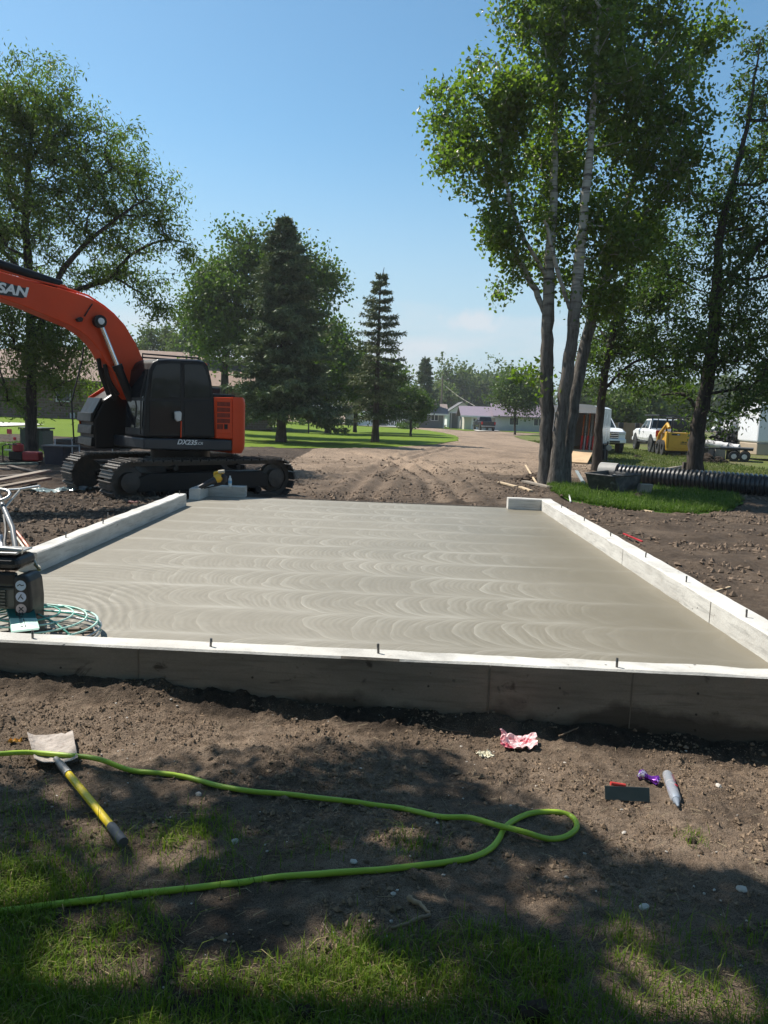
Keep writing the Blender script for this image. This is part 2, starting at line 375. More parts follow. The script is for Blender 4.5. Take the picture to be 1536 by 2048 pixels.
terrain(xs2, ys2, M_SOIL)

def grass_mat(name, ca, cb, cc, patch=0.):
    m = NT(name); v = m.n('ShaderNodeNewGeometry').outputs['Position']
    n1 = m.noise(v, .25, 4); n2 = m.noise(v, 3.0, 5, .6); n3 = m.noise(v, 28, 3, .7)
    c = m.mix(m.rng(n1, .3, .7), ca, cb); c = m.mix(m.rng(n2, .35, .75, 0, .6), c, cc); c = m.mix(m.rng(n3, .3, .75, .45, 0), c, tuple(x*.45 for x in ca))
    if patch:
        n4 = m.noise(v, .45, 6, .65, .6); c = m.mix(m.rng(n4, .62-.3*patch, .72-.18*patch, 0, .85), c, m.mix(m.rng(n3, .3, .7), (.09, .065, .045), (.22, .17, .11)))
    m.col(c); m.set(rough=.9, spec=.15); m.bump(m.math('ADD', n3, m.math('MULTIPLY', n2, .6)), .8, .05); return m.m
M_LAWN = grass_mat('mown lawn', (.115, .19, .012), (.15, .225, .015), (.20, .26, .022))
M_WORN = grass_mat('worn lawn', (.085, .135, .020), (.13, .17, .03), (.24, .22, .08), .55)
M_LUSH = grass_mat('lush grass', (.05, .12, .014), (.07, .15, .018), (.10, .17, .02), .1)
def sheet(name, poly, m, step, dz=0., amp=.0):
    P = [Vector(p[:2]) for p in poly]; dense = []
    for a, b in zip(P, P[1:]+P[:1]):
        k = max(1, int(min(40, (b-a).length/step))); dense += [a.lerp(b, i/k) for i in range(k)]
    dense = [p+Vector((float(fbm(np.array([p.x]), np.array([p.y]), 2., 3, 4)[0]), float(fbm(np.array([p.x]), np.array([p.y]), 2., 3, 14)[0])))*min(.35, step*.5) for p in dense]
    nb = len(dense); pa = np.array([tuple(p) for p in dense]); lo, hi = pa.min(0), pa.max(0)
    gx, gy = np.meshgrid(np.arange(lo[0], hi[0], step), np.arange(lo[1], hi[1], step)); gx = gx.ravel()+rng.normal(0, step*.1, gx.size); gy = gy.ravel()+rng.normal(0, step*.1, gy.size)
    k = inpoly(gx, gy, pa.tolist()); pts = dense+[Vector((a, b)) for a, b in zip(gx[k], gy[k])]
    vv, ee, ff, *_ = delaunay_2d_cdt(pts, [(i, (i+1) % nb) for i in range(nb)], [], 1, 1e-5)
    va = np.array([tuple(p) for p in vv]); z = base_h(va[:, 0], va[:, 1])+dz+amp*fbm(va[:, 0], va[:, 1], 1.2, 3, 2)
    return link(name, npmesh(name, np.column_stack([va, z]), np.array([f for f in ff if len(f) == 3])[:, ::1], None, True), m, kind='structure')
sheet('lawn', LAWN_MAIN, M_LAWN, 1.5)
sheet('lawn', LAWN_RIGHT, M_WORN, 1.2, 0, .02)
sheet('lawn', LAWN_TREES, M_LUSH, .4, .01, .03)
sheet('lawn', LAWN_SIDE, M_LUSH, .6)
M_FARL = M_LAWN
sheet('lawn', LAWN_FAR, M_LAWN, 3, .05)
sheet('lawn', LAWN_RIGHTFAR, M_LAWN, 3, .05)
M_CONC_P = mat('pale driveway concrete', (.55, .52, .46), .8, var=.08, sc=.6)
sheet('driveway', lawn_poly([(938, 858), (953, 863), (999, 863), (985, 856.5), (945, 856)]), M_CONC_P, 2, .09)
sheet('patio', lawn_poly([(678, 848), (700, 851), (830, 857), (838, 853.5), (760, 849), (690, 845.5)]), M_CONC_P, 2, .10)
sheet('pavement', lawn_poly([(-60, 850), (0, 852), (86, 848.5), (60, 847), (0, 845), (-60, 843)]), M_CONC_P, 2, .06)

# grass blades (uncountable)
def blades(name, pts, hgt, m, seed=0, wid=.0035, lean=.5, dirn=None, **tags):
    r = np.random.default_rng(seed); n = len(pts); a = r.uniform(0, 2*math.pi, n); h = hgt*r.lognormal(0, .35, n); l = h*np.abs(r.normal(0, lean, n)); dx, dy = np.cos(a), np.sin(a)
    w_ = wid*r.uniform(.6, 1.4, n); px_, py_ = -dy*w_, dx*w_
    P = np.asarray(pts); V = np.zeros((n, 5, 3))
    V[:, 0] = P+np.stack([px_, py_, 0*h], -1); V[:, 1] = P-np.stack([px_, py_, 0*h], -1)
    mid = P+np.stack([dx*l*.35, dy*l*.35, h*.6], -1); V[:, 2] = mid-np.stack([px_, py_, 0*h], -1)*.8; V[:, 3] = mid+np.stack([px_, py_, 0*h], -1)*.8
    V[:, 4] = P+np.stack([dx*l, dy*l, h*.95-.25*l], -1)
    o = (np.arange(n)*5)[:, None]
    Fc = np.concatenate([o+np.array([0, 1, 2]), o+np.array([0, 2, 3]), o+np.array([3, 2, 4])])
    return link(name, npmesh(name, V.reshape(-1, 3), Fc), m, kind='stuff', **tags)
def leafmat(name, ca, cb, trans=.35, rough=.45, spec=.4, back=1.25):
    m = NT(name); rn = m.n('ShaderNodeNewGeometry').outputs['Random Per Island']
    n1 = m.noise(m.n('ShaderNodeNewGeometry').outputs['Position'], .5, 3)
    c = m.mix(rn, ca, cb); c = m.mix(m.rng(n1, .35, .65, 0, .5), c, tuple(x*.7 for x in ca))
    m.col(c); m.set(rough=rough, spec=spec)
    tr = m.n('ShaderNodeBsdfTranslucent'); m.l(m.mix(1., c, (min(1, back*1.15), back, back*.45), 'MULTIPLY'), tr.inputs[0])
    ms = m.n('ShaderNodeMixShader'); ms.inputs[0].default_value = trans; m.l(m.b.outputs[0], ms.inputs[1]); m.l(tr.outputs[0], ms.inputs[2]); m.l(ms.outputs[0], m.out.inputs[0]); return m.m
M_BLADE = leafmat('grass blade', (.10, .18, .020), (.25, .29, .045), .45, .6, .2)
M_STRAW = leafmat('dry grass', (.26, .21, .10), (.42, .35, .17), .2, .7, .2)
# ================================================================= SLAB AND FOUNDATION
m = NT('fresh trowelled concrete'); p_ = m.n('ShaderNodeNewGeometry').outputs['Position']; sp = m.n('ShaderNodeSeparateXYZ'); m.l(p_, sp.inputs[0]); x, y = sp.outputs[0], sp.outputs[1]
wob = m.math('MULTIPLY', m.math('SUBTRACT', m.noise(p_, .55, 3), .5), .9)
wob2 = m.math('MULTIPLY', m.math('SUBTRACT', m.noise(p_, 2.2, 2), .5), .12)
yy = m.math('ADD', m.math('ADD', m.math('MULTIPLY_ADD', x, .045, y), m.math('MULTIPLY', wob, .28)), wob2)
bv = m.math('DIVIDE', yy, .79); bi = m.math('FLOOR', bv); t = m.math('SUBTRACT', bv, bi)
s1 = m.math('MULTIPLY_ADD', t, 2., -1.); arc = m.math('SQRT', m.math('MAXIMUM', m.math('SUBTRACT', 1., m.math('MULTIPLY', s1, s1)), 0.))
wn = m.n('ShaderNodeTexWhiteNoise', noise_dimensions='1D'); m.l(bi, wn.inputs['W'])
ph = m.math('ADD', m.math('MULTIPLY_ADD', arc, .30, x), m.math('ADD', m.math('MULTIPLY', wn.outputs['Value'], 3.), m.math('MULTIPLY', wob, .5)))
pf = m.math('DIVIDE', m.math('ADD', ph, m.math('MULTIPLY', m.math('SUBTRACT', m.noise(p_, 1.4, 2), .5), .35)), .175); pi_ = m.math('FLOOR', pf); fr = m.math('SUBTRACT', pf, pi_)
wn2 = m.n('ShaderNodeTexWhiteNoise', noise_dimensions='2D'); cb = m.n('ShaderNodeCombineXYZ'); m.l(pi_, cb.inputs[0]); m.l(bi, cb.inputs[1]); m.l(cb.outputs[0], wn2.inputs['Vector'])
line = m.math('MULTIPLY', m.math('POWER', m.math('SUBTRACT', 1., fr), 3.), m.rng(fr, 0., .06))
line = m.math('MULTIPLY', line, m.rng(wn2.outputs['Value'], .1, 1., .15, 1.))
line2 = m.math('POWER', m.math('SINE', m.math('MULTIPLY', ph, 58.)), 2.)
fade = m.math('MULTIPLY', m.rng(m.math('ADD', x, m.math('MULTIPLY', wob, 3.)), .6, 2.2, 1., .12), m.rng(m.math('ADD', x, wob), -3.1, -2.2))
fade = m.math('MULTIPLY', fade, m.rng(m.noise(p_, .75, 5, .6), .34, .60, .22, 1.))
ridge = m.math('POWER', m.math('ABSOLUTE', s1), 6.); ridge = m.math('MULTIPLY', ridge, m.rng(m.noise(m.map(p_, (1, 6, 1)), 1.2, 4), .35, .65))
ridge = m.math('MULTIPLY', ridge, m.rng(m.math('ADD', x, m.math('MULTIPLY', wob, 2.)), 1.2, 2.6, 1., .2))
swirl = m.math('MULTIPLY', m.math('MULTIPLY_ADD', line2, .22, line), fade)
# fine concentric ripples near the power trowel
dx = m.math('ADD', x, 3.0); dy = m.math('SUBTRACT', y, 5.6); rr = m.math('SQRT', m.math('ADD', m.math('MULTIPLY', dx, dx), m.math('MULTIPLY', m.math('MULTIPLY', dy, dy), .55)))
rip = m.math('SINE', m.math('ADD', m.math('MULTIPLY', rr, 78.), m.math('MULTIPLY', wob, 18.)))
ripm = m.math('MULTIPLY', m.rng(m.math('ADD', x, wob2), -1.75, -2.35), m.rng(y, 9.0, 7.4)); ripm = m.math('MULTIPLY', ripm, m.rng(m.noise(p_, 1.1, 3), .36, .55))
n1 = m.noise(p_, .5, 5, .6); n2 = m.noise(p_, 7, 5, .6); n3 = m.noise(p_, 150, 3, .7)
damp = m.rng(m.math('ADD', m.math('MULTIPLY', x, .12), n1), .35, .95)
c = m.mix(damp, (.240, .216, .168), (.165, .143, .098))
c = m.mix(m.rng(n2, .3, .7, .4, 0.), c, (.155, .138, .105))
c = m.mix(m.math('MULTIPLY', swirl, .76), c, (.40, .375, .315)); c = m.mix(m.math('MULTIPLY', ridge, .70), c, (.40, .375, .32))
c = m.mix(m.math('MULTIPLY', m.rng(rip, -.2, .9), m.math('MULTIPLY', ripm, .34)), c, (.13, .115, .09))
c = m.mix(m.rng(n3, .35, .65, .22, 0), c, (.15, .135, .11))
m.col(c); m.set(rough=m.math('MULTIPLY_ADD', damp, -.16, .60), spec=.5)
m.bump(m.math('ADD', m.math('ADD', m.math('MULTIPLY', swirl, .9), m.math('MULTIPLY', m.math('MULTIPLY', rip, ripm), .5)), m.math('ADD', m.math('MULTIPLY', ridge, .8), m.math('ADD', m.math('MULTIPLY', n3, .10), m.math('MULTIPLY', n2, .15)))), .7, .006)
M_SLAB = m.m
mb = MB(); ring = [Sw(-3.62, 4.70), Sw(2.86, 4.70), Sw(2.86, 14.42), Sw(-3.62, 14.42)]
mb.prism([p-np.array([0, 0, .15]) for p in ring], ring); mb.build('concrete_slab', M_SLAB, kind='structure')

def concmat(name, ca, cb, stain=.5, face=0):
    m = NT(name); v = m.n('ShaderNodeNewGeometry').outputs['Position']
    n1 = m.noise(m.map(v, (1, 1, 3)), 1.6, 6, .6); n2 = m.noise(v, 14, 6, .65); n3 = m.noise(m.map(v, (.8, .8, 9)), 3.5, 5, .6, .5); n4 = m.noise(v, 90, 3, .7)
    c = m.mix(m.rng(n1, .3, .7), ca, cb); c = m.mix(m.rng(n3, .5, .72, 0, stain*.8), c, tuple(k*.55 for k in ca)); c = m.mix(m.rng(n2, .62, .78, 0, stain), c, (.30, .22, .16)); 
    vo = m.n('ShaderNodeTexVoronoi'); vo.inputs['Scale'].default_value = 9; m.l(v, vo.inputs['Vector'])
    hole = m.math('MULTIPLY', m.rng(vo.outputs['Distance'], .10, .05), m.rng(m.noise(v, 3, 2), .5, .6)); c = m.mix(hole, c, (.06, .055, .05))
    c = m.mix(m.rng(n4, .3, .6, .2, 0), c, tuple(k*.5 for k in ca))
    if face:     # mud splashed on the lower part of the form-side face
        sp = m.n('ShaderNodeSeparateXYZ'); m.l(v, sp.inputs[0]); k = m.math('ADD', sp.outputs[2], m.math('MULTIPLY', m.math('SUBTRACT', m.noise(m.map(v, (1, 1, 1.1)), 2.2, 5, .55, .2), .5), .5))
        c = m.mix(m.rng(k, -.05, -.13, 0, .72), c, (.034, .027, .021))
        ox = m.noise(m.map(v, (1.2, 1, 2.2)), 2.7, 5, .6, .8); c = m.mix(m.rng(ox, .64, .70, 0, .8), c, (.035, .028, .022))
    m.col(c); m.set(rough=.85, spec=.3); m.bump(m.math('ADD', m.math('ADD', n2, m.math('MULTIPLY', n4, .4)), m.math('MULTIPLY', hole, -3.)), .5, .012); return m.m
M_WALL = concmat('cast concrete', (.47, .45, .41), (.70, .68, .63), .75)
M_WALLF = concmat('shade darkened form face concrete', (.185, .158, .128), (.27, .235, .19), .7, 1)  # darker copy of the cast concrete, outer face's shade put into the colour
M_BOLT = mat('zinc bolt', (.18, .17, .16), .45, .8)
def wallseg(name, parent, u0, u1, v0, v1, m=M_WALL, z0=-.5, z1=.2, n=40):
    long_u = abs(u1-u0) > abs(v1-v0); mb = MB(); L = (u1-u0) if long_u else (v1-v0); n = max(2, int(abs(L)/.18)); secs = []
    for i in range(n+1):
        s = i/n; dz = .006*random.gauss(0, 1); e = [.004*random.gauss(0, 1) for _ in range(4)]; ch = .012
        def pt(a, z):
            return Sw(u0+L*s, a, z) if long_u else Sw(a, v0+L*s, z)
        lo, hi = (v0, v1) if long_u else (u0, u1)
        secs.append([pt(lo, z0), pt(lo+e[0]*.6, z1-ch), pt(lo+ch+e[0], z1+dz*.4), pt(hi-ch+e[1], z1+dz*.4), pt(hi+e[1]*.6, z1-ch), pt(hi, z0)])
    b = []; k = 6
    for r in secs: b += r
    fs = [(i*k+j, i*k+(j+1) % k, (i+1)*k+(j+1) % k, (i+1)*k+j) for i in range(n) for j in range(k)]+[tuple(range(k-1, -1, -1)), tuple(n*k+j for j in range(k))]
    return MB().add(b, fs).build(name, m, parent, smooth=25)
def bolt(parent, px=None, py=None, p=None):
    p = G(px, py, .2) if p is None else p; lean = (random.gauss(0, .004), random.gauss(0, .004)); h = random.uniform(.052, .066)
    mb = MB(); mb.tube([(p[0], p[1], .12), (p[0]+lean[0], p[1]+lean[1], .2+h)], .0078, 8); n0 = [(p[0]+lean[0], p[1]+lean[1], .2+h-.024+.0035*i) for i in range(7)]
    mb.tube([q for q in n0 for _ in (0, 1)][1:-1], [.0078 if i % 2 else .0088 for i in range(12)], 8)
    return mb.build('anchor_bolt', M_BOLT, parent, smooth=40)
fw = thing('foundation_wall', 'long pale concrete stem wall running across the front and right side of the slab', 'foundation wall', Sw(0, 4.65, -.3))
M_SEAM = mat('form seam grout', (.150, .129, .105), .9, sc=12, bump=.3); M_HOLE = mat('tie hole', (.05, .042, .035), .9)
for u in (-3.9, -1.46, .72, 1.58):
    q0, q1 = Sw(u, 4.5635), Sw(u+.006, 4.5635); MB().box(0, .006, -.0025, .004, -.45, .186, lambda p: q0+np.array(p)).build('form_seam', M_SEAM, fw)
for u in (-3.6, -1.95, -.74, .35, 1.15, 1.98, 2.6):
    for z in ((.07, -.06) if u > 1 else (.04,)): MB().lathe([(.008, -.004), (.007, .002)], 12, Sw(u, 4.565, z+random.gauss(0, .004)), (0, -1, 0)).build('tie_hole', M_HOLE, fw)
for v_ in (6.55, 9.1):
    q0 = Sw(2.845, v_); MB().box(-.0025, .004, 0, .006, 0, .186, lambda p: q0+np.array(p)).build('form_seam', M_SEAM, fw)
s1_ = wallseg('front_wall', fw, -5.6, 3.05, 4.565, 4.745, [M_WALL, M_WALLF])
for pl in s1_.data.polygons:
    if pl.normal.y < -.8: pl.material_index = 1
wallseg('side_wall', fw, 2.845, 3.05, 4.750, 14.20); wallseg('return_wall', fw, 2.24, 3.05, 14.205, 14.40)
for b in ((65, 1276), (420, 1293), (758, 1308), (1234, 1334)): bolt(fw, *b)
for b in ((434, 255), (556, 325), (696, 408), (882, 520), (1100, 650), (1422, 840)): bolt(fw, 960+b[0]/2.667, 920+b[1]/2.667)
lw = thing('foundation_wall', 'shorter concrete stem wall along the left edge of the slab, open at both ends', 'foundation wall', Sw(-3.5, 10, -.3))
wallseg('side_wall', lw, -3.60, -3.405, 7.36, 12.86)
for b in ((672/5.12, 960+590/5.12), (1050/5.12, 960+448/5.12), (340+78/4.267, 900+378/4.267), (215, 1033)): bolt(lw, *b)
cw = thing('foundation_wall', 'small L shaped concrete corner stub at the back left of the slab carrying a leaf blower', 'foundation wall', Sw(-3.4, 14.2, -.3))
wallseg('side_wall', cw, -3.60, -3.40, 13.76, 14.60); wallseg('return_wall', cw, -3.395, -2.70, 14.40, 14.60)
# board left along the open back edge of the slab
M_BOARD = mat('weathered form board', (.10, .08, .065), .85, sc=8, bump=.3)
tag(MB().prism([Sw(-2.69, 14.425, -.2), Sw(2.235, 14.425, -.2), Sw(2.235, 14.46, -.2), Sw(-2.69, 14.46, -.2)], [Sw(-2.69, 14.425, .012), Sw(2.235, 14.425, .012), Sw(2.235, 14.46, .012), Sw(-2.69, 14.46, .012)]).build('form_board', M_BOARD), 'thin dark form board along the open back edge of the slab', 'board')
# ================================================================= TREES
def barkmat(name, ca, cb, sc=14., white=None):
    m = NT(name); v = m.n('ShaderNodeNewGeometry').outputs['Position']
    n1 = m.noise(m.map(v, (1, 1, .16)), sc, 6, .65, .5); n2 = m.noise(v, 2.2, 4)
    c = m.mix(m.rng(n1, .35, .65), ca, cb); c = m.mix(m.rng(n2, .5, .7, 0, .4), c, tuple(k*.6 for k in ca))
    if white:
        sp = m.n('ShaderNodeSeparateXYZ'); m.l(v, sp.inputs[0]); k = m.math('ADD', sp.outputs[2], m.math('MULTIPLY', n2, 2.5))
        n3 = m.noise(m.map(v, (.5, .5, 4)), 3, 5, .6); c = m.mix(m.rng(k, 5.2, 7.2), c, m.mix(m.rng(n3, .5, .66), white, ca))
    m.col(c); m.set(rough=.9, spec=.2); m.bump(n1, 1., .04); return m.m
M_BARK = barkmat('grey brown bark', (.055, .045, .036), (.16, .135, .11))
M_BARKD = barkmat('dark bark', (.03, .025, .02), (.085, .07, .058))
M_BARKW = barkmat('cottonwood bark', (.07, .06, .05), (.20, .175, .15), white=(.42, .40, .34))
M_BARKS = barkmat('spruce bark', (.045, .035, .028), (.12, .095, .075), 9.)
LF = {'ash': leafmat('ash leaf', (.095, .14, .028), (.18, .23, .05), .55, .45, .4),
      'cotton': leafmat('cottonwood leaf', (.10, .155, .020), (.21, .26, .04), .62, .36, .55),
      'elm': leafmat('elm leaf', (.055, .092, .020), (.13, .18, .038), .55, .5, .35),
      'maple': leafmat('maple leaf', (.075, .125, .020), (.14, .20, .032), .4, .5, .3),
      'light': leafmat('light green leaf', (.06, .11, .018), (.12, .17, .03), .35, .5, .3),
      'far': leafmat('far foliage', (.085, .125, .030), (.15, .19, .05), .3, .6, .2),
      'needle': leafmat('spruce needle', (.070, .105, .040), (.18, .21, .085), .12, .6, .3, 1.),
      'needle2': leafmat('blue spruce needle', (.075, .115, .052), (.20, .25, .12), .12, .6, .3, 1.)}
def tubes_np(A, B, ra, rb, k):
    n = len(A); t = B-A; L = np.linalg.norm(t, axis=1, keepdims=True)+1e-9; t = t/L
    ref = np.where(np.abs(t[:, 2:3]) < .9, np.array([[0, 0, 1.]]), np.array([[1., 0, 0]])); a = np.cross(t, ref); a /= np.linalg.norm(a, axis=1, keepdims=True); b = np.cross(t, a)
    ang = np.arange(k)*2*math.pi/k; ring = a[:, None]*np.cos(ang)[None, :, None]+b[:, None]*np.sin(ang)[None, :, None]
    V = np.concatenate([A[:, None]+ring*ra[:, None, None], B[:, None]+ring*rb[:, None, None]], 1)
    o = (np.arange(n)*2*k)[:, None]; fs = [o+np.array([j, (j+1) % k, k+(j+1) % k, k+j]) for j in range(k)]
    return V.reshape(-1, 3), np.concatenate(fs)
def leaves_np(P, size, asp, r, fold=.25, droop=.35):
    n = len(P); d = r.normal(0, 1, (n, 3)); d[:, 2] -= droop; d /= np.linalg.norm(d, axis=1, keepdims=True)
    nr = r.normal(0, 1, (n, 3)); nr[:, 2] += .5; s = np.cross(d, nr); s /= np.linalg.norm(s, axis=1, keepdims=True)+1e-9; u = np.cross(s, d)
    L = (size*r.uniform(.6, 1.25, n))[:, None]; W = L*asp
    V = np.stack([P, P+d*L*.42+s*W*.5+u*L*fold*.3, P+d*L, P+d*L*.42-s*W*.5+u*L*fold*.3], 1)
    return V.reshape(-1, 3), (np.arange(n)*4)[:, None]+np.array([[0, 1, 2, 3]])
def make_tree(name, label, trunks, blobs, ncl, per, lsize, lm, bm, group=None, asp=.55, spread=.30, seg=.55, seed=1, tip=.006, cat='tree', twig=True, trunk_sides=10, droop=.35, dead=(), fix_trunk=True, keep=None, clump=4, csig=.34):
    """trunks: lists of (point, radius); blobs: (centre, (rx, ry, rz), weight)"""
    r = np.random.default_rng(seed); pos = []; par = []; rad = []; istr = []
    tr_mb = MB()
    for ti, tk in enumerate(trunks):
        pts = catmull([p for p, _ in tk], 6) if len(tk) > 2 else [np.array(p, float) for p, _ in tk]
        rr = np.interp(np.linspace(0, len(tk)-1, len(pts)), np.arange(len(tk)), [q for _, q in tk])
        pts = [p+np.array([r.normal(0, .015), r.normal(0, .015), 0])*min(1, i) for i, p in enumerate(pts)]
        rr2 = [q*(1+.05*r.normal()) for q in rr]; 
        if pts[0][2] < .6: rr2[0] *= 1.35; pts[0] = pts[0]-np.array([0, 0, .12])
        tr_mb.tube(pts, rr2, trunk_sides)
        for i, p in enumerate(pts):
            pos.append(p); par.append(len(pos)-2 if i else -1); rad.append(rr[i]); istr.append(i > len(pts)*.25 or pts[0][2] > .8)
    nt_ = len(pos)
    wts = np.array([b[2]*b[1][0]*b[1][2] for b in blobs]); wts = wts/wts.sum(); cnt = r.multinomial(max(1, ncl//clump), wts)
    C = []
    for b, c in zip(blobs, cnt):
        d = r.normal(0, 1, (c, 3)); d /= np.linalg.norm(d, axis=1, keepdims=True)+1e-9
        C.append(np.array(b[0])+d*(r.uniform(0, 1, c)**.42)[:, None]*np.array(b[1]))
    C = np.concatenate(C); C = np.repeat(C, clump, 0)+(r.normal(0, csig, (len(C)*clump, 3)) if clump > 1 else 0); C = C[C[:, 2] > .5]
    P = np.zeros((nt_+len(C)*14, 3)); P[:nt_] = pos; n = nt_; par = list(par); ok = np.zeros(len(P), bool); ok[:nt_] = istr
    d0 = np.array([np.min(np.linalg.norm(np.array(pos)-c, axis=1)) for c in C]); tips = []
    for ci in np.argsort(d0):
        c = C[ci]; dv = c-P[:n]; dist = np.linalg.norm(dv, axis=1); cost = dist+.9*np.maximum(0, -dv[:, 2])+.25*np.maximum(0, .5*dist-dv[:, 2])+np.where(ok[:n], 0, 1e6)
        j = int(np.argmin(cost)); a = P[j]; L = dist[j]; k = int(min(12, max(1, round(L/seg)))); last = j
        up = np.array([0, 0, .10*L]); wob = r.normal(0, .05*L, 3)
        for s in range(1, k+1):
            t = s/k; q = a+(c-a)*t+up*math.sin(math.pi*t)*(-.4 if k > 4 else .6)+wob*math.sin(math.pi*t)
            P[n] = q; ok[n] = True; par.append(last); last = n; n += 1
        tips.append(last)
    P = P[:n]; par = np.array(par); cntd = np.zeros(n); cntd[tips] += 1
    for i in range(n-1, nt_-1, -1): cntd[par[i]] += cntd[i]
    rd = tip*np.maximum(1, cntd)**.47; rd[:nt_] = np.maximum(np.array(rad)*.8, 0)
    e = np.arange(nt_, n); ra = np.minimum(rd[par[e]], rd[e]*1.35+.004); big = rd[e] > .018
    root = thing(name, label, cat, np.array(trunks[0][0][0]), group=group)
    tr_mb.build('trunk', bm, root, smooth=60)
    V, Fc = [], []; o = 0
    for sel, k in ((big, 6), (~big, 3)):
        ee = e[sel]
        if len(ee) and (twig or k == 6):
            v_, f_ = tubes_np(P[par[ee]], P[ee], ra[sel], rd[ee], k); V.append(v_); Fc.append(f_+o); o += len(v_)
    if V: link('limbs', npmesh('limbs', np.concatenate(V), np.concatenate(Fc), smooth=True), bm, root, kind='stuff')
    T = P[tips]; B = P[par[tips]]; m_ = len(T); k = per
    t = r.uniform(-.2, 1.1, (m_, k, 1)); sg = spread*r.uniform(.7, 1.3, (m_, 1, 1)); LP = (B[:, None]+(T-B)[:, None]*t)+r.normal(0, 1, (m_, k, 3))*sg*np.array([1, 1, .8])
    LP = LP.reshape(-1, 3); LP = LP[LP[:, 2] > .25]
    if keep is not None: LP = LP[keep(LP)]
    v_, f_ = leaves_np(LP, lsize, asp, r, droop=droop)
    link('crown', npmesh('crown', v_, f_), lm, root, kind='stuff')
    return root
def PB(y, lst, ys=1.0, kd=1.15, wk=1., jit=0., seed=0):
    """crown lobes read off the photograph at the tree's own distance; each gets a real depth"""
    r = np.random.default_rng(seed); out = []
    for b in lst:
        px, py, rx, ry = b[:4]; yy = y+(r.uniform(-1, 1)*jit); s = yy/F
        out.append((at(px, py, yy), (rx*s*1.02, (rx+ry)*.5*s*kd, ry*s*1.02), (b[4] if len(b) > 4 else 1.)))
    return out
def PT(y, lst): return [(at(a, b, y+(c[1] if isinstance(c, tuple) else 0)), c[0] if isinstance(c, tuple) else c) for a, b, c in lst]

# --- ash at the left, behind the excavator
ya = 25.5
ash = PB(ya, [(20, 215, 70, 75), (85, 185, 55, 60), (70, 135, 25, 25, .6), (140, 165, 25, 35, .7), (145, 250, 65, 65), (60, 310, 110, 90), (195, 315, 75, 65), (240, 260, 25, 25, .6), (270, 335, 50, 50), (140, 410, 120, 80), (300, 385, 42, 45), (20, 440, 95, 90), (335, 465, 50, 26), (250, 455, 55, 38), (365, 490, 32, 22), (290, 555, 50, 24, .7), (315, 605, 28, 26, .8), (215, 530, 55, 30, .7), (100, 530, 100, 55), (20, 600, 80, 60), (-90, 280, 100, 120), (-100, 480, 100, 120), (40, 690, 95, 55, 1.4), (130, 705, 70, 55, 1.4), (150, 765, 55, 28, .9), (40, 775, 60, 28, .9), (-60, 690, 80, 80), (195, 690, 35, 40, .8), (0, 640, 80, 50, 1.2), (110, 640, 70, 35, 1.1)], kd=1.3, jit=1.2, seed=3)
make_tree('ash_tree', 'tall ash tree with open drooping limbs behind the orange excavator boom', [PT(ya, [(62, 912, .20), (62, 800, .165), (64, 690, .15), (58, 560, .14), (52, 430, .11), (60, 300, .07), (75, 170, .02)]), PT(ya, [(64, 690, (.09, 0)), (100, 600, (.10, -.3)), (140, 520, (.08, -.6)), (230, 440, (.05, -.8)), (300, 390, (.02, -1))]), PT(ya, [(64, 640, (.09, 0)), (130, 590, (.085, .3)), (190, 568, (.08, .4)), (225, 553, (.07, .5)), (262, 510, (.055, .5)), (330, 480, (.03, .5)), (385, 490, (.012, .5))]), PT(ya, [(60, 560, (.08, 0)), (-20, 470, (.07, .8)), (-90, 330, (.04, 1.2))]), PT(ya, [(225, 553, (.04, .5)), (280, 585, (.03, .4)), (330, 625, (.01, .3))])],
          ash, 1500, 52, .15, LF['ash'], M_BARKD, asp=.34, spread=.20, csig=.38, seed=11, droop=.7)

# --- cottonwood clump at the right
yc = 21.3
cot = PB(yc, [(892, 205, 30, 45), (890, 320, 32, 50), (925, 255, 50, 60), (945, 345, 55, 60), (905, 355, 40, 35), (1000, 62, 26, 36), (985, 130, 40, 45), (965, 205, 60, 60), (1015, 265, 70, 95), (1070, 380, 85, 95), (1100, 210, 95, 95), (1060, 30, 25, 45, .8), (1190, 130, 105, 110), (1180, 300, 120, 115), (1240, 60, 95, 90), (1280, 205, 95, 105), (1305, 340, 70, 85), (1240, 420, 105, 75), (1130, 40, 65, 50), (1040, 175, 55, 55, .8), (985, 420, 35, 45), (1005, 485, 55, 48), (1080, 515, 75, 55), (1020, 575, 32, 40), (1045, 605, 25, 22, .7), (1165, 515, 85, 65), (1265, 500, 70, 55), (1400, 95, 32, 26), (1420, 45, 24, 40, .8), (1350, 140, 45, 50), (1370, 250, 24, 60, .8), (1375, 330, 20, 40, .6), (1190, -90, 160, 100), (1310, -40, 90, 80), (1070, -90, 90, 70, .7), (1050, 745, 34, 22, .5), (1065, 795, 26, 24, .5), (1130, 690, 25, 40, .5), (960, 470, 20, 16, .6), (1200, 600, 60, 40, .8)], kd=1.1, jit=1.0, seed=5)
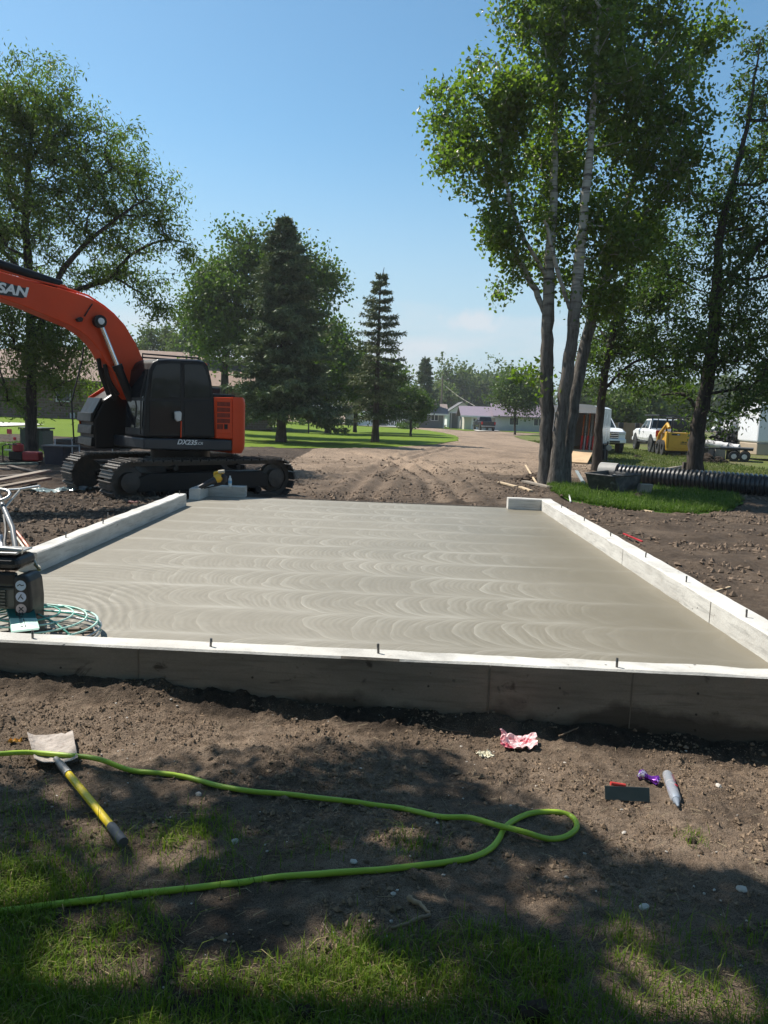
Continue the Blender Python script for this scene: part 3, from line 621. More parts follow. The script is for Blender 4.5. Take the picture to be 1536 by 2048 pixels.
make_tree('cottonwood_tree', 'tall cottonwood with three leaning trunks from one base at the slab corner', [PT(yc, [(1093, 962, .215), (1093, 860, .185), (1094, 740, .175), (1096, 620, .165), (1102, 480, .13), (1110, 300, .085), (1112, 120, .03)]), PT(yc, [(1112, 968, (.22, -.3)), (1121, 850, (.172, -.3)), (1136, 740, (.165, -.4)), (1148, 640, (.165, -.5)), (1166, 450, (.13, -.6)), (1186, 220, (.08, -.6)), (1200, -20, (.03, -.5))]), PT(yc, [(1126, 962, (.19, .25)), (1140, 850, (.175, .4)), (1164, 720, (.165, .7)), (1190, 615, (.145, .9)), (1232, 470, (.11, 1.2)), (1285, 300, (.07, 1.4)), (1320, 80, (.03, 1.5))]),
          PT(yc, [(1094, 640, (.06, 0)), (1070, 580, (.085, .1)), (1030, 505, (.075, .2)), (985, 400, (.05, .3)), (945, 320, (.02, .4))]), PT(yc, [(1098, 560, (.05, 0)), (1050, 480, (.06, -.4)), (1015, 380, (.05, -.7)), (1000, 260, (.03, -.9)), (1000, 130, (.012, -1))]), PT(yc, [(1148, 640, (.05, -.5)), (1120, 560, (.055, -.7)), (1090, 440, (.04, -.9))]), PT(yc, [(1190, 615, (.05, .9)), (1250, 500, (.05, .7)), (1320, 380, (.035, .6)), (1375, 290, (.014, .5))])],
          cot, 1400, 44, .122, LF['cotton'], M_BARKW, asp=.85, spread=.19, csig=.30, clump=5, seed=21, trunk_sides=16)
# bare twigs sticking out
# --- elm between the cottonwood and the right tree
ye = 27.5
elm = PB(ye, [(1250, 600, 85, 65), (1300, 520, 70, 60), (1340, 600, 55, 50), (1235, 700, 75, 45), (1295, 690, 65, 45), (1190, 655, 45, 45, .7), (1330, 755, 65, 36), (1245, 772, 65, 26, .8), (1380, 660, 50, 45), (1200, 740, 45, 30, .6), (1320, 440, 55, 50, .8)], kd=1.2, jit=1.5, seed=8)
make_tree('elm_tree', 'slim dark elm leaning beside the white cargo trailer', [PT(ye, [(1192, 948, .19), (1197, 860, .155), (1208, 760, .14), (1222, 680, .12), (1245, 590, .10), (1290, 480, .06), (1320, 420, .02)]), PT(ye, [(1208, 780, (.05, 0)), (1260, 730, (.05, -.3)), (1330, 700, (.03, -.5))]), PT(ye, [(1222, 690, (.05, 0)), (1200, 660, (.04, .5)), (1180, 640, (.02, .9))])],
          elm, 480, 40, .15, LF['elm'], M_BARKD, asp=.5, spread=.22, csig=.36, seed=31)
# --- box elder at the far right
yr = 21.5
bx = PB(yr, [(1445, 430, 62, 70), (1505, 420, 55, 80), (1395, 520, 52, 50), (1505, 190, 36, 80, .7), (1520, 70, 26, 50, .7), (1530, 300, 45, 60), (1480, 330, 32, 40, .6), (1355, 572, 40, 34, .8), (1490, 560, 75, 60), (1345, 680, 55, 34, .9), (1405, 725, 60, 36), (1490, 690, 75, 55), (1500, 775, 80, 42), (1390, 800, 52, 28, .7), (1310, 800, 42, 24, .6), (1470, 830, 55, 24, .6), (1620, 480, 110, 150), (1620, 260, 90, 130), (1600, 690, 90, 100), (1440, 640, 60, 40, .8)], kd=1.25, jit=1.2, seed=9)
make_tree('box_elder_tree', 'dark crooked box elder in front of the corrugated pipe', [PT(yr, [(1388, 980, .26), (1392, 900, .22), (1398, 840, .20), (1416, 760, .18), (1428, 660, .165), (1434, 560, .14), (1440, 470, .11), (1470, 350, .08), (1500, 220, .05), (1520, 90, .015)]), PT(yr, [(1432, 590, (.08, 0)), (1470, 545, (.08, -.4)), (1530, 480, (.06, -.8)), (1600, 420, (.03, -1))]), PT(yr, [(1400, 830, (.06, 0)), (1370, 790, (.05, .3)), (1320, 790, (.02, .5))]), PT(yr, [(1420, 740, (.06, 0)), (1480, 700, (.05, .6)), (1560, 690, (.02, 1))])],
          bx, 820, 38, .14, LF['elm'], M_BARKD, asp=.45, spread=.20, csig=.33, seed=41, droop=.6)
# --- the tree that throws the foreground shade: it stands left of the view and its crown hangs over the soil
LITP = [G(a, b, -.17)[:2] for a, b in [(-80, 1610), (60, 1590), (140, 1572), (230, 1548), (330, 1566), (420, 1530), (490, 1498), (560, 1520), (620, 1503), (760, 1488), (830, 1482), (900, 1502), (950, 1545), (985, 1605), (1040, 1648), (1150, 1655), (1210, 1685), (1290, 1728), (1380, 1745), (1450, 1742), (1536, 1795), (1800, 1850), (1800, 1340), (1536, 1300), (700, 1240), (-200, 1220)]]
DAP = [(G(a, b, -.12)[:2], w_*3.4/F, h_*1.5) for a, b, w_, h_ in ((150, 1592, 36, .07), (185, 1632, 36, .07), (218, 1668, 40, .07), (680, 1975, 85, .15), (270, 2010, 150, .12), (540, 2000, 95, .10), (850, 2028, 95, .10), (395, 1700, 60, .13), (420, 1655, 60, .09), (820, 1690, 65, .08), (1440, 2034, 100, .11), (1085, 1822, 40, .06), (1290, 1885, 60, .05), (80, 1800, 60, .08), (860, 1830, 50, .05), (1180, 1735, 45, .05))]
def shade_gaps(P):
    g = P+sun_n*(P[:, 2:3]+.15); j = .05; gx = g[:, 0]+j*fbm(g[:, 0], g[:, 1], .3, 3, 91)*2; gy = g[:, 1]+j*fbm(g[:, 0], g[:, 1], .3, 3, 92)*2
    k = ~inpoly(gx, gy, LITP)
    for c_, a, b in DAP: k &= ((gx-c_[0])/a)**2+((gy-c_[1])/b)**2 > 1
    return k
sun_n = np.array([SUNV.x, SUNV.y, SUNV.z])/-SUNV.z
def over(gx, gy, h, r, w_=1.): return (np.array([gx, gy, -.15])-sun_n*h, (r, r, r*.62), w_)
sh = [over(-3.0, 3.0, 6.0, .62), over(-2.2, 3.05, 6.4, .55), over(-1.75, 3.35, 6.2, .5), over(-1.0, 3.3, 5.9, .62), over(-.2, 3.55, 6.3, .55), over(.5, 3.75, 6.0, .48), over(-.4, 2.9, 6.6, .6), over(.5, 3.0, 5.8, .55), over(1.2, 2.85, 6.3, .45), over(1.1, 2.45, 6., .45), over(1.9, 2.55, 6.2, .38), over(2.4, 2.25, 6.4, .42), over(-1.6, 2.45, 6.2, .55), over(-2.7, 2.2, 6.5, .6), over(-.6, 2.2, 6.2, .5), over(.3, 2.2, 6.6, .42), over(1.5, 1.9, 6.1, .5), over(.6, 1.55, 6.4, .45), over(-1.3, 1.6, 6.2, .5), over(-.3, 1.2, 6., .6), over(2.6, 1.5, 6.3, .6), over(3.1, 2.0, 6.0, .5), over(-2.4, 1.3, 6.4, .7), over(1.3, .8, 6.3, .7), over(2.0, 2.9, 6.2, .4), over(2.6, 2.7, 6.1, .5), over(-.1, 3.3, 6.2, .5), over(.35, 3.35, 6.4, .4), over(-1.4, 2.9, 6.1, .5), over(.0, 2.5, 6.1, .5), over(-4.0, 2.6, 6., .8), over(-4.2, 1.4, 6.4, .9), over(0, .2, 6.2, .9), over(2.6, .4, 6.5, .9), over(-2, -.2, 6.4, 1.0), over(-3, 2.2, 7.6, .9), over(-.5, 1.2, 7.6, .8), over(1.3, 1.2, 7.4, .7)]
sh += [((x_, y_, z_), (1.7, 1.4, 1.2), .5) for x_ in (-4.5, -2, .5, 3) for y_, z_ in ((-.8, 4.6), (-3.2, 3.6), (-5.2, 2.6))]  # crown lobes added behind the camera to block sky light on the wall
tb = np.array([-5.4, 3.6, -.2])
make_tree('shade_tree', 'overhanging shade tree standing beyond the left edge of the view', [[(tb, .24), (tb+[.2, .1, 2], .2), (tb+[.5, .2, 4], .17), (tb+[.9, .3, 5.6], .12), (tb+[1.6, .6, 7.2], .05)], [(tb+[.5, .2, 4.2], .1), (tb+[1.8, .7, 5.4], .08), (tb+[3.2, 1.0, 6.2], .05), (tb+[4.6, .8, 6.6], .02)]],
          sh, 1500, 52, .115, LF['ash'], M_BARKD, asp=.6, spread=.20, seed=51, keep=shade_gaps, clump=1)

# unseen trees added behind the camera to keep sky light off the wall
for i, (x_, y_, s_) in enumerate([(-13, -7, 1.), (-6, -10, 1.1), (1, -11, 1.05), (8, -9, 1.15), (15, -6, 1.), (-9, -14, 1.2), (5, -15, 1.2)]):
    bl_ = [((x_+dx*s_, y_+dy*s_, h_*s_), (2.6*s_, 2.6*s_, 2.0*s_), 1.) for dx, dy, h_ in ((0, 0, 9), (-1.8, .5, 6.5), (1.8, -.3, 6.3), (0, 1.2, 4.3), (-1.5, -1, 3.2), (1.5, 1, 2.8))]
    make_tree('sky_block_tree', ['added sky blocking tree behind the camera, far left of the row', 'added sky blocking tree behind the camera, second in the row', 'added sky blocking tree straight behind the camera', 'added sky blocking tree behind the camera, fourth in the row', 'added sky blocking tree behind the camera, far right of the row', 'added rear sky blocking tree behind the camera on the left', 'added rear sky blocking tree behind the camera on the right'][i], [[(np.array([x_, y_, -.2]), .22*s_), (np.array([x_+.2, y_, 4.*s_]), .17*s_), (np.array([x_, y_, 9*s_]), .05)]], bl_, 150, 26, .34, LF['maple'], M_BARKD, group='added sky blocking trees behind the camera', asp=.7, spread=.6, seg=1.2, seed=200+i)

# --- spruces
def spruce(name, label, base, H_, Rb, lm, nb=170, z0=.12, seed=1, per=15, nd=13, ndl=.17, ndw=.055, gap=.0, top=None, power=.85, droop=.35, group=None, bend=None, tr=.16):
    r = np.random.default_rng(seed); base = np.asarray(base, float); root = thing(name, label, 'tree', base, group=group)
    def ax(t): 
        p = base+np.array([0, 0, H_*t])
        if bend is not None: p = p+np.array([bend*max(0, t-.9)*10*H_*.02, 0, 0])
        return p
    MB().tube([ax(t)-np.array([0, 0, .1 if t == 0 else 0]) for t in np.linspace(0, 1, 14)], [tr*(1.3 if i == 0 else 1)*(1-i/13.5) + .008 for i in range(14)], 9).build('trunk', M_BARKS, root, smooth=60)
    A, B, ra, rb_ = [], [], [], []; NP, ND = [], []
    nwh = max(10, int(nb/7.5)); 
    for i in range(nb):
        wh = int(i*nwh/nb); t = z0+(1-z0)*(wh+r.uniform(-.16, .16)+.3*r.normal()*(.3 if i % 4 else 1.))/nwh; t = min(.995, max(z0*.95, t))
        if gap and t < .55 and r.uniform() < gap: continue
        L = Rb*max(.04, (1-t)/(1-z0))**power*r.uniform(.55, 1.2); az = i*2.39996+r.normal(0, .3); L = max(L, .18)
        d = np.array([math.cos(az), math.sin(az), 0]); sd = np.array([-d[1], d[0], 0]); p0 = ax(t); k = 7; pts = []
        rise = .45*(t-.45); dr = droop*(1-t*.7)
        for s in range(k+1):
            q = s/k; pts.append(p0+d*L*q+np.array([0, 0, L*(rise*q-dr*math.sin(q*2.3)*q*.9+.10*q**3)]))
        for s in range(k): A.append(pts[s]); B.append(pts[s+1]); ra.append(.006+.022*L/3*(1-s/k)); rb_.append(.005+.022*L/3*(1-(s+1)/k))
        npt = max(5, int(per*(.35+L/Rb)))
        for b in range(npt):
            q = .12+.88*(b+r.uniform())/npt; f = q*k; s = min(k-1, int(f)); c = pts[s]+(pts[s+1]-pts[s])*(f-s)
            side = 1 if b % 2 else -1; bl = L*(.10+.30*(1-q))*r.uniform(.6, 1.2)+.10; dd = d*.75+sd*side*r.uniform(.5, 1.0)+np.array([0, 0, r.uniform(-.45, .02)]); dd /= np.linalg.norm(dd); e_ = c+dd*bl
            if b % 2 == 0: A.append(c); B.append(e_); ra.append(.006); rb_.append(.003)
            m_ = max(4, int(nd*(.4+bl*.9))); tt = r.uniform(0, 1.05, m_)[:, None]; NP.append(c+(e_-c)*tt+r.normal(0, .018, (m_, 3))); v = np.repeat(dd[None], m_, 0)*.8+r.normal(0, .55, (m_, 3)); v[:, 2] -= .12; ND.append(v)
        m_ = 16; tt = r.uniform(.2, 1.03, m_)*k; si = np.minimum(k-1, tt.astype(int)); pp = np.array(pts); NP.append(pp[si]+(pp[si+1]-pp[si])*(tt-si)[:, None]); v = np.repeat(d[None], m_, 0)*.9+r.normal(0, .5, (m_, 3)); ND.append(v)
    v_, f_ = tubes_np(np.array(A), np.array(B), np.array(ra), np.array(rb_), 4); link('limbs', npmesh('limbs', v_, f_), M_BARKS, root, kind='stuff')
    NP = np.concatenate(NP); ND = np.concatenate(ND); ND /= np.linalg.norm(ND, axis=1, keepdims=True); n = len(NP); s = np.cross(ND, r.normal(0, 1, (n, 3))); s /= np.linalg.norm(s, axis=1, keepdims=True)
    L = (ndl*r.uniform(.6, 1.3, n))[:, None]; V = np.stack([NP-s*ndw*.25, NP+ND*L*.5+s*ndw*.5, NP+ND*L, NP+ND*L*.5-s*ndw*.5], 1).reshape(-1, 3)
    link('needles', npmesh('needles', V, (np.arange(n)*4)[:, None]+np.array([[0, 1, 2, 3]])), lm, root, kind='stuff')
    return root
b1 = bhit(562, 884); hgt = lambda b, px, py: at(px, py, b[1])[2]-b[2]
spruce('spruce_tree', 'big dense blue green spruce with bare trunk base on the mown lawn', b1, hgt(b1, 566, 432), 120*b1[1]/F, LF['needle2'], nb=250, z0=.17, seed=3, per=22, nd=19, ndl=.24, ndw=.085, power=.70, droop=.42, tr=.27)
b2 = bhit(750, 884)
spruce('spruce_tree', 'sparse open spruce with a crooked brown top on the mown lawn', b2, hgt(b2, 768, 535), 84*b2[1]/F, LF['needle'], nb=135, z0=.17, seed=6, per=18, nd=14, ndl=.19, ndw=.06, power=.82, droop=.22, bend=1., tr=.22)
b3 = at(846, 850, 120.); b3[2] = float(base_h(b3[0], b3[1]))
spruce('spruce_tree', 'dark distant spruce rising behind the grey house', b3, hgt(b3, 847, 712), 38*b3[1]/F, LF['needle2'], nb=120, z0=.05, seed=8, per=13, nd=11, ndl=.5, ndw=.22, power=.8, tr=.2)
b4 = at(1560, 900, 52.); b4[2] = -.13
spruce('spruce_tree', 'dark spruce at the right edge behind the box elder', b4, hgt(b4, 1560, 560), 85*52/F, LF['needle'], nb=150, z0=.17, seed=9, per=16, nd=13, ndl=.22, ndw=.08, power=.7, tr=.2)

def simple_tree(name, label, y, trunk, lobes, ncl, per, ls, lm, seed, group=None, asp=.7, spread=.5, bm=None, ztrunk=None, **k):
    tk = PT(y, trunk); p0 = tk[0][0].copy(); p0[2] = float(base_h(p0[0], p0[1])); tk[0] = (p0, tk[0][1])
    return make_tree(name, label, [tk], PB(y, lobes, kd=1.2, jit=1.0, seed=seed), ncl, per, ls, lm, bm or M_BARKD, group=group, asp=asp, spread=spread, seg=1., seed=seed, tip=.012, trunk_sides=8, csig=spread*1.1, **k)
simple_tree('maple_tree', 'broad maple with bright lobes showing behind the big spruce', 54., [(443, 868, .33), (448, 780, .28), (455, 680, .24), (480, 580, .15), (500, 480, .06)], [(430, 560, 36, 45), (420, 620, 42, 50), (470, 500, 40, 34), (510, 490, 35, 28), (450, 600, 60, 60), (530, 520, 40, 40), (420, 690, 40, 40), (480, 670, 60, 60), (590, 520, 34, 32), (620, 500, 25, 25, .8), (640, 575, 38, 45), (665, 565, 22, 34), (625, 545, 40, 34), (600, 600, 50, 50), (640, 620, 30, 30), (540, 600, 60, 60)], 620, 46, .26, LF['maple'], 61, spread=.5)
simple_tree('maple_tree', 'rounded dark maple with a forked trunk between the two lawn spruces', 64., [(655, 862, .22), (655, 820, .2), (656, 740, .15), (660, 670, .06)], [(640, 690, 40, 45), (670, 690, 34, 34), (690, 730, 36, 42), (650, 740, 50, 50), (690, 772, 34, 24), (640, 780, 45, 20), (610, 740, 36, 50)], 420, 46, .28, LF['maple'], 62, spread=.5)
simple_tree('maple_tree', 'dark low crowned tree behind the sparse lawn spruce', 70., [(710, 862, .16), (712, 800, .14), (720, 740, .08)], [(720, 745, 34, 40), (745, 770, 40, 34), (785, 765, 30, 34), (715, 778, 36, 20), (775, 782, 30, 14)], 320, 42, .28, LF['maple'], 63, spread=.5)
simple_tree('small_tree', 'low rounded bright green tree in front of the grey house', 62., [(822, 862, .10), (822, 835, .09), (824, 800, .05)], [(815, 803, 32, 20), (840, 810, 26, 18), (795, 810, 24, 14), (825, 790, 22, 14), (848, 820, 14, 8)], 300, 40, .18, LF['light'], 64, spread=.24)
simple_tree('small_tree', 'young round tree with a thin trunk on the verge by the purple roofed house', 84., [(1030, 862, .12), (1030, 835, .11), (1032, 780, .05)], [(1030, 785, 36, 30), (1010, 800, 26, 24), (1055, 795, 26, 28), (1030, 760, 22, 16), (1065, 770, 18, 16)], 260, 44, .25, LF['light'], 65, spread=.45)
gw = 'tall hazy trees behind the far houses'
for i, (px, py, w_, h_, y, lb) in enumerate([(905, 800, 40, 75, 190, 'tall open far tree left of the utility pole'), (935, 800, 44, 82, 200, 'tallest of the far trees behind the utility pole'), (975, 805, 42, 68, 195, 'rounded far tree behind the purple roofed house'), (1010, 805, 40, 60, 205, 'far tree right of the purple roof gable'), (1055, 805, 40, 52, 200, 'far tree left of the cottonwood trunks'), (880, 815, 26, 52, 180, 'lower far tree beside the distant spruce')]):
    simple_tree('poplar_tree', lb, y, [(px, 862, .35), (px, 820, .3), (px, py-h_*.5, .1)], [(px, py-h_*.55, w_*.7, h_*.42), (px-w_*.4, py-h_*.1, w_*.6, h_*.45), (px+w_*.4, py-h_*.15, w_*.6, h_*.45), (px, py+h_*.25, w_, h_*.4)], 190, 42, .85, LF['far'], 70+i, group=gw, spread=1.1)
gl = 'poplars behind the brick house'
for i, (px, top, w_, y, lb) in enumerate([(292, 664, 20, 105, 'leftmost poplar above the brick house roof'), (335, 640, 26, 108, 'middle poplar above the brick house roof'), (372, 632, 28, 100, 'right poplar beside the broad maple'), (400, 650, 24, 112, 'poplar half hidden by the broad maple')]):
    simple_tree('poplar_tree', lb, y, [(px, 840, .3), (px, 760, .22), (px, top+20, .05)], [(px, top+20, w_*.6, 22), (px, top+65, w_*.9, 45), (px, top+130, w_*1.1, 60)], 200, 42, .42, LF['far'], 80+i, group=gl, spread=.55)
# dark shrubs and trees beyond the vehicles on the right
gr_ = 'dark trees beyond the parked pickups'
for i, (px, py, w_, h_, y, lb) in enumerate([(1240, 815, 46, 26, 75, 'low bushy tree behind the brown fence'), (1290, 812, 44, 26, 90, 'spreading tree behind the two white pickups'), (1170, 800, 40, 40, 110, 'dark tree behind the white cargo trailer'), (1340, 800, 55, 36, 120, 'dark tree behind the yellow loader'), (1440, 795, 55, 40, 200, 'distant tree behind the far parked cars'), (1520, 800, 50, 40, 190, 'distant tree behind the tan trimmed camper')]):
    simple_tree('dark_tree', lb, y, [(px, 858, .2), (px, py, .12)], [(px, py-h_*.3, w_*.7, h_*.7), (px-w_*.5, py+h_*.1, w_*.5, h_*.6), (px+w_*.5, py+h_*.1, w_*.5, h_*.6), (px, py+h_*.5, w_, h_*.4)], 170, 40, .0050*y, LF['far'], 90+i, group=gr_, spread=.006*y)
# the added trees behind the camera keep the wall's near side in shade
# the far line of woods round the horizon
r = np.random.default_rng(5); ang = np.sort(r.uniform(-2.2, 2.2, 1500)); rad_ = r.uniform(330, 420, 1500); pk = 9+5*np.sin(ang*11)+4*np.sin(ang*29+1); LPn = []
for a, q_, h_ in zip(ang, rad_, pk):
    k = 26; c = np.array([math.sin(a)*q_, math.cos(a)*q_, -.6]); LPn.append(c+np.stack([r.normal(0, 2.4, k), r.normal(0, 2.4, k), r.uniform(0, 1, k)**.8*h_], -1))
v_, f_ = leaves_np(np.concatenate(LPn), 2.0, .8, r); link('far_woods', npmesh('far_woods', v_, f_), LF['far'], kind='stuff')
# ================================================================= EXCAVATOR
M_ORA = mat('orange machine paint', (.68, .062, .008), .42, var=.10, sc=1.2, dirt=.14, dcol=(.25, .09, .04), spec=.3)
M_BLK = mat('black machine paint', (.009, .009, .0095), .45, var=.2, sc=2, spec=.3, dirt=.12, dcol=(.03, .026, .022))
M_CHAR = mat('charcoal machine skirt', (.020, .024, .030), .45, var=.1, sc=2, dirt=.2, dcol=(.07, .06, .05))
M_TRACK = mat('muddy track steel', (.060, .055, .050), .6, .35, sc=5, bump=.4, bsc=25, dirt=.7, dcol=(.10, .08, .06))
M_CHROME = mat('chrome rod', (.75, .75, .76), .15, 1.)
M_WHT = mat('white marking', (.8, .8, .78), .5, var=.05)
M_STEEL = mat('bare steel', (.30, .30, .30), .4, .8)
def glassmat(name, c=(.012, .014, .016), rough=.03):
    m = NT(name); m.col(c); m.set(rough=rough, spec=.35); return m.m
M_TINT = glassmat('dark tinted glass')
hx = R(41); hv = np.array([-math.cos(hx), -math.sin(hx), 0.]); nv = np.array([math.sin(hx), -math.cos(hx), 0.]); zv = np.array([0, 0, 1.])
O = np.array([-4.41, 16.52, -.20])
def E(t, l, z): return O+hv*t+nv*l+zv*z           # along heading, to the near side, up from the ground
def onp(px, py, l):                               # picture point on the lengthwise plane at lateral offset l -> (t, z)
    p = plane(px, py, O+nv*l, nv)-O; return float(p@hv), float(p[2])
def slabpoly(px, l0, l1, lt=None):                # side profile traced at lateral lt, given real width l0..l1
    tz = [onp(a, b, l1 if lt is None else lt) for a, b in px]; return [E(t, l0, z) for t, z in tz], [E(t, l1, z) for t, z in tz]
exc = thing('excavator', 'orange and black crawler excavator with its boom raised to the left', 'excavator', O)
# tracks
TL, TH, TW, GA = 4.05, .80, .62, 1.04
def track_path(n):
    r_ = TH/2; st = TL-2*r_; per = 2*st+2*math.pi*r_; out = []
    for i in range(n):
        s = per*i/n
        if s < st: t, z, a = -st/2+s, TH, 0
        elif s < st+math.pi*r_: q = (s-st)/r_; t, z, a = st/2+r_*math.sin(q), r_+r_*math.cos(q), -q
        elif s < 2*st+math.pi*r_: t, z, a = st/2-(s-st-math.pi*r_), 0, math.pi
        else: q = (s-2*st-math.pi*r_)/r_; t, z, a = -st/2-r_*math.sin(q), r_-r_*math.cos(q), math.pi-q
        out.append((t, z, a))
    return out
shoe_mb = MB().box(-.082, .082, -TW/2, TW/2, -.012, .018)
for q in (-.075, 0, .062): shoe_mb.box(q, q+.016, -TW/2, TW/2, .018, .050 if q < 0 else .038)
shoe_me = None
for l, nm in ((GA, 'near'), (-GA, 'far')):
    lo, hi = l-.11, l+.11; path = track_path(60)
    mb = MB(); n = len(path)
    ri = [(t, z) for t, z, a in path]; rin = [(t-.10*math.sin(-a) * 1., z-.10*math.cos(a)) for t, z, a in path]
    vs = [E(t, lo, z) for t, z in ri]+[E(t, hi, z) for t, z in ri]+[E(t, lo, z) for t, z in rin]+[E(t, hi, z) for t, z in rin]
    fs = []
    for i in range(n):
        j = (i+1) % n; fs += [(i, j, n+j, n+i), (2*n+j, 2*n+i, 3*n+i, 3*n+j), (j, i, 2*n+i, 2*n+j), (n+i, n+j, 3*n+j, 3*n+i)]
    chain = MB().add(vs, fs).build('track', M_TRACK, exc)
    for t, z, a in track_path(46):
        bx_ = Matrix(((hv[0], nv[0], 0, 0), (hv[1], nv[1], 0, 0), (0, 0, 1, 0), (0, 0, 0, 1)))
        p = E(t, l, z); mw = Matrix.Translation(p) @ bx_ @ Matrix.Rotation(-a, 4, 'Y')
        if shoe_me is None:
            so_ = shoe_mb.build('track_shoe', M_TRACK, chain); shoe_me = so_.data
        else:
            so_ = bpy.data.objects.new('track_shoe', shoe_me); COL.objects.link(so_); so_.parent = chain; so_.matrix_parent_inverse = pinv(chain)
        so_.matrix_basis = mw
    # frame, rollers, sprocket, idler
    s_ = 1 if l > 0 else -1
    MB().prism([E(t, l-.17, z) for t, z in ((-1.45, .20), (1.45, .20), (1.5, .46), (1.25, .56), (-1.25, .56), (-1.5, .46))], [E(t, l+.17, z) for t, z in ((-1.45, .20), (1.45, .20), (1.5, .46), (1.25, .56), (-1.25, .56), (-1.5, .46))]).build('track_frame', M_BLK, exc, bevel=.02)
    for nm_, t in (('sprocket', -TL/2+.40), ('idler', TL/2-.40)):
        MB().lathe([(.30, -.07), (.31, -.05), (.31, .05), (.30, .07), (.2, .09), (.19, .2), (.06, .22)], 22, E(t, l, .40), nv*s_).build(nm_, M_TRACK, exc, smooth=40)
    for t in np.linspace(-1.2, 1.2, 7):
        MB().lathe([(.06, -.2), (.10, -.15), (.10, -.06), (.07, -.05), (.07, .05), (.10, .06), (.10, .15), (.06, .2)], 12, E(t, l, .155), nv).build('roller', M_BLK, exc, smooth=40)
    for t in (-.7, .7): MB().lathe([(.05, -.2), (.07, -.1), (.07, .1), (.05, .2)], 10, E(t, l, .66), nv).build('carrier_roller', M_BLK, exc, smooth=40)
MB().prism([E(t, l, .42) for t, l in ((-.75, -.85), (.75, -.85), (.75, .85), (-.75, .85))], [E(t, l, .78) for t, l in ((-.55, -.6), (.55, -.6), (.55, .6), (-.55, .6))]).build('undercarriage', M_BLK, exc, bevel=.03)
MB().lathe([(.62, .72), (.62, .95), (.5, 1.0)], 28, O).build('slew_ring', M_BLK, exc, smooth=40)
# upper structure
W1, W0 = 1.16, -1.16
def side(name, px, l0, l1, m, parent=exc, bevel=.015, lt=None, **k):
    a, b = slabpoly(px, l0, l1, lt); return MB().prism(a, b).build(name, m, parent, bevel=bevel, **k)
side('deck', [(287, 876), (465, 880), (465, 902), (287, 899)], W0, W1, M_CHAR, bevel=.03)
# cab
cabpx = [(287, 874), (291, 800), (299, 738), (306, 724), (316, 719.5), (335, 718.5), (395, 720.5), (411, 724), (417, 732), (424, 762), (429, 800), (430, 876)]
CL0 = W1-.92
cabn = side('cab', cabpx, CL0, W1, M_BLK, bevel=.035)
side('door_window', [(299, 795), (304, 745), (311, 729), (345, 726), (360, 727), (361, 795)], W1-.02, W1+.012, M_TINT, cabn, lt=W1, bevel=.004)
side('door_window', [(299, 868), (298, 802), (361, 802), (361, 868)], W1-.02, W1+.012, M_TINT, cabn, lt=W1, bevel=.004)
side('rear_side_window', [(368, 795), (368, 728), (404, 729), (411, 740), (419, 770), (422, 795)], W1-.02, W1+.012, M_TINT, cabn, lt=W1, bevel=.004)
side('door_panel', [(368, 872), (368, 800), (423, 800), (426, 872)], W1-.02, W1+.010, M_BLK, cabn, lt=W1)
side('door_handle', [(352, 834), (366, 834), (366, 838), (352, 838)], W1+.01, W1+.05, M_BLK, cabn, lt=W1)
tF, zB = onp(287, 874, W1); _, zT = onp(312, 722, W1); t2, _ = onp(299, 738, W1)
def fq(l, q): # point on the sloping front glass
    a = onp(288, 862, W1); b = onp(291, 800, W1); c_ = onp(300, 736, W1)
    if q < .42: k = q/.42; t, z = a[0]+(b[0]-a[0])*k, a[1]+(b[1]-a[1])*k
    else: k = (q-.42)/.58; t, z = b[0]+(c_[0]-b[0])*k, b[1]+(c_[1]-b[1])*k
    return t, z
for nm_, q0, q1 in (('windscreen', .46, .98), ('lower_windscreen', .03, .41)):
    v = []
    for off in (.004, .02):
        for l, q in ((CL0+.07, q0), (W1-.07, q0), (W1-.07, q1), (CL0+.07, q1)):
            t, z = fq(l, q); v.append(E(t+off, l, z))
    MB().prism(v[:4], v[4:]).build(nm_, M_TINT, cabn, bevel=.004)
side('roof_cap', [(303, 727), (316, 718.5), (336, 717), (395, 719), (408, 722), (406, 726), (320, 724)], CL0+.03, W1-.05, mat('grey cab roof', (.10, .10, .105), .35), cabn)
side('rear_roof_cap', [(385, 722), (410, 724.5), (415, 728), (417, 742), (408, 738)], CL0-.02, W1-.1, M_ORA, cabn)
# seat seen through the glass, mirror, strap
side('mirror', [(345, 823), (356, 822), (359, 826), (358, 841), (350, 843), (346, 838)], W1+.05, W1+.11, mat('pale mirror back', (.62, .62, .60), .4), cabn, lt=W1)
side('door_strap', [(360, 842), (362.5, 842), (362, 876), (359.5, 876)], W1+.012, W1+.03, M_ORA, cabn, lt=W1)
tA, zA = onp(297, 742, W1)
MB().tube([E(tA+.05, W1+.03, zA), E(tA+.16, W1+.03, zA-.45), E(tA+.18, W1+.03, zA-1.2)], .014, 6).build('grab_rail', M_BLK, cabn)
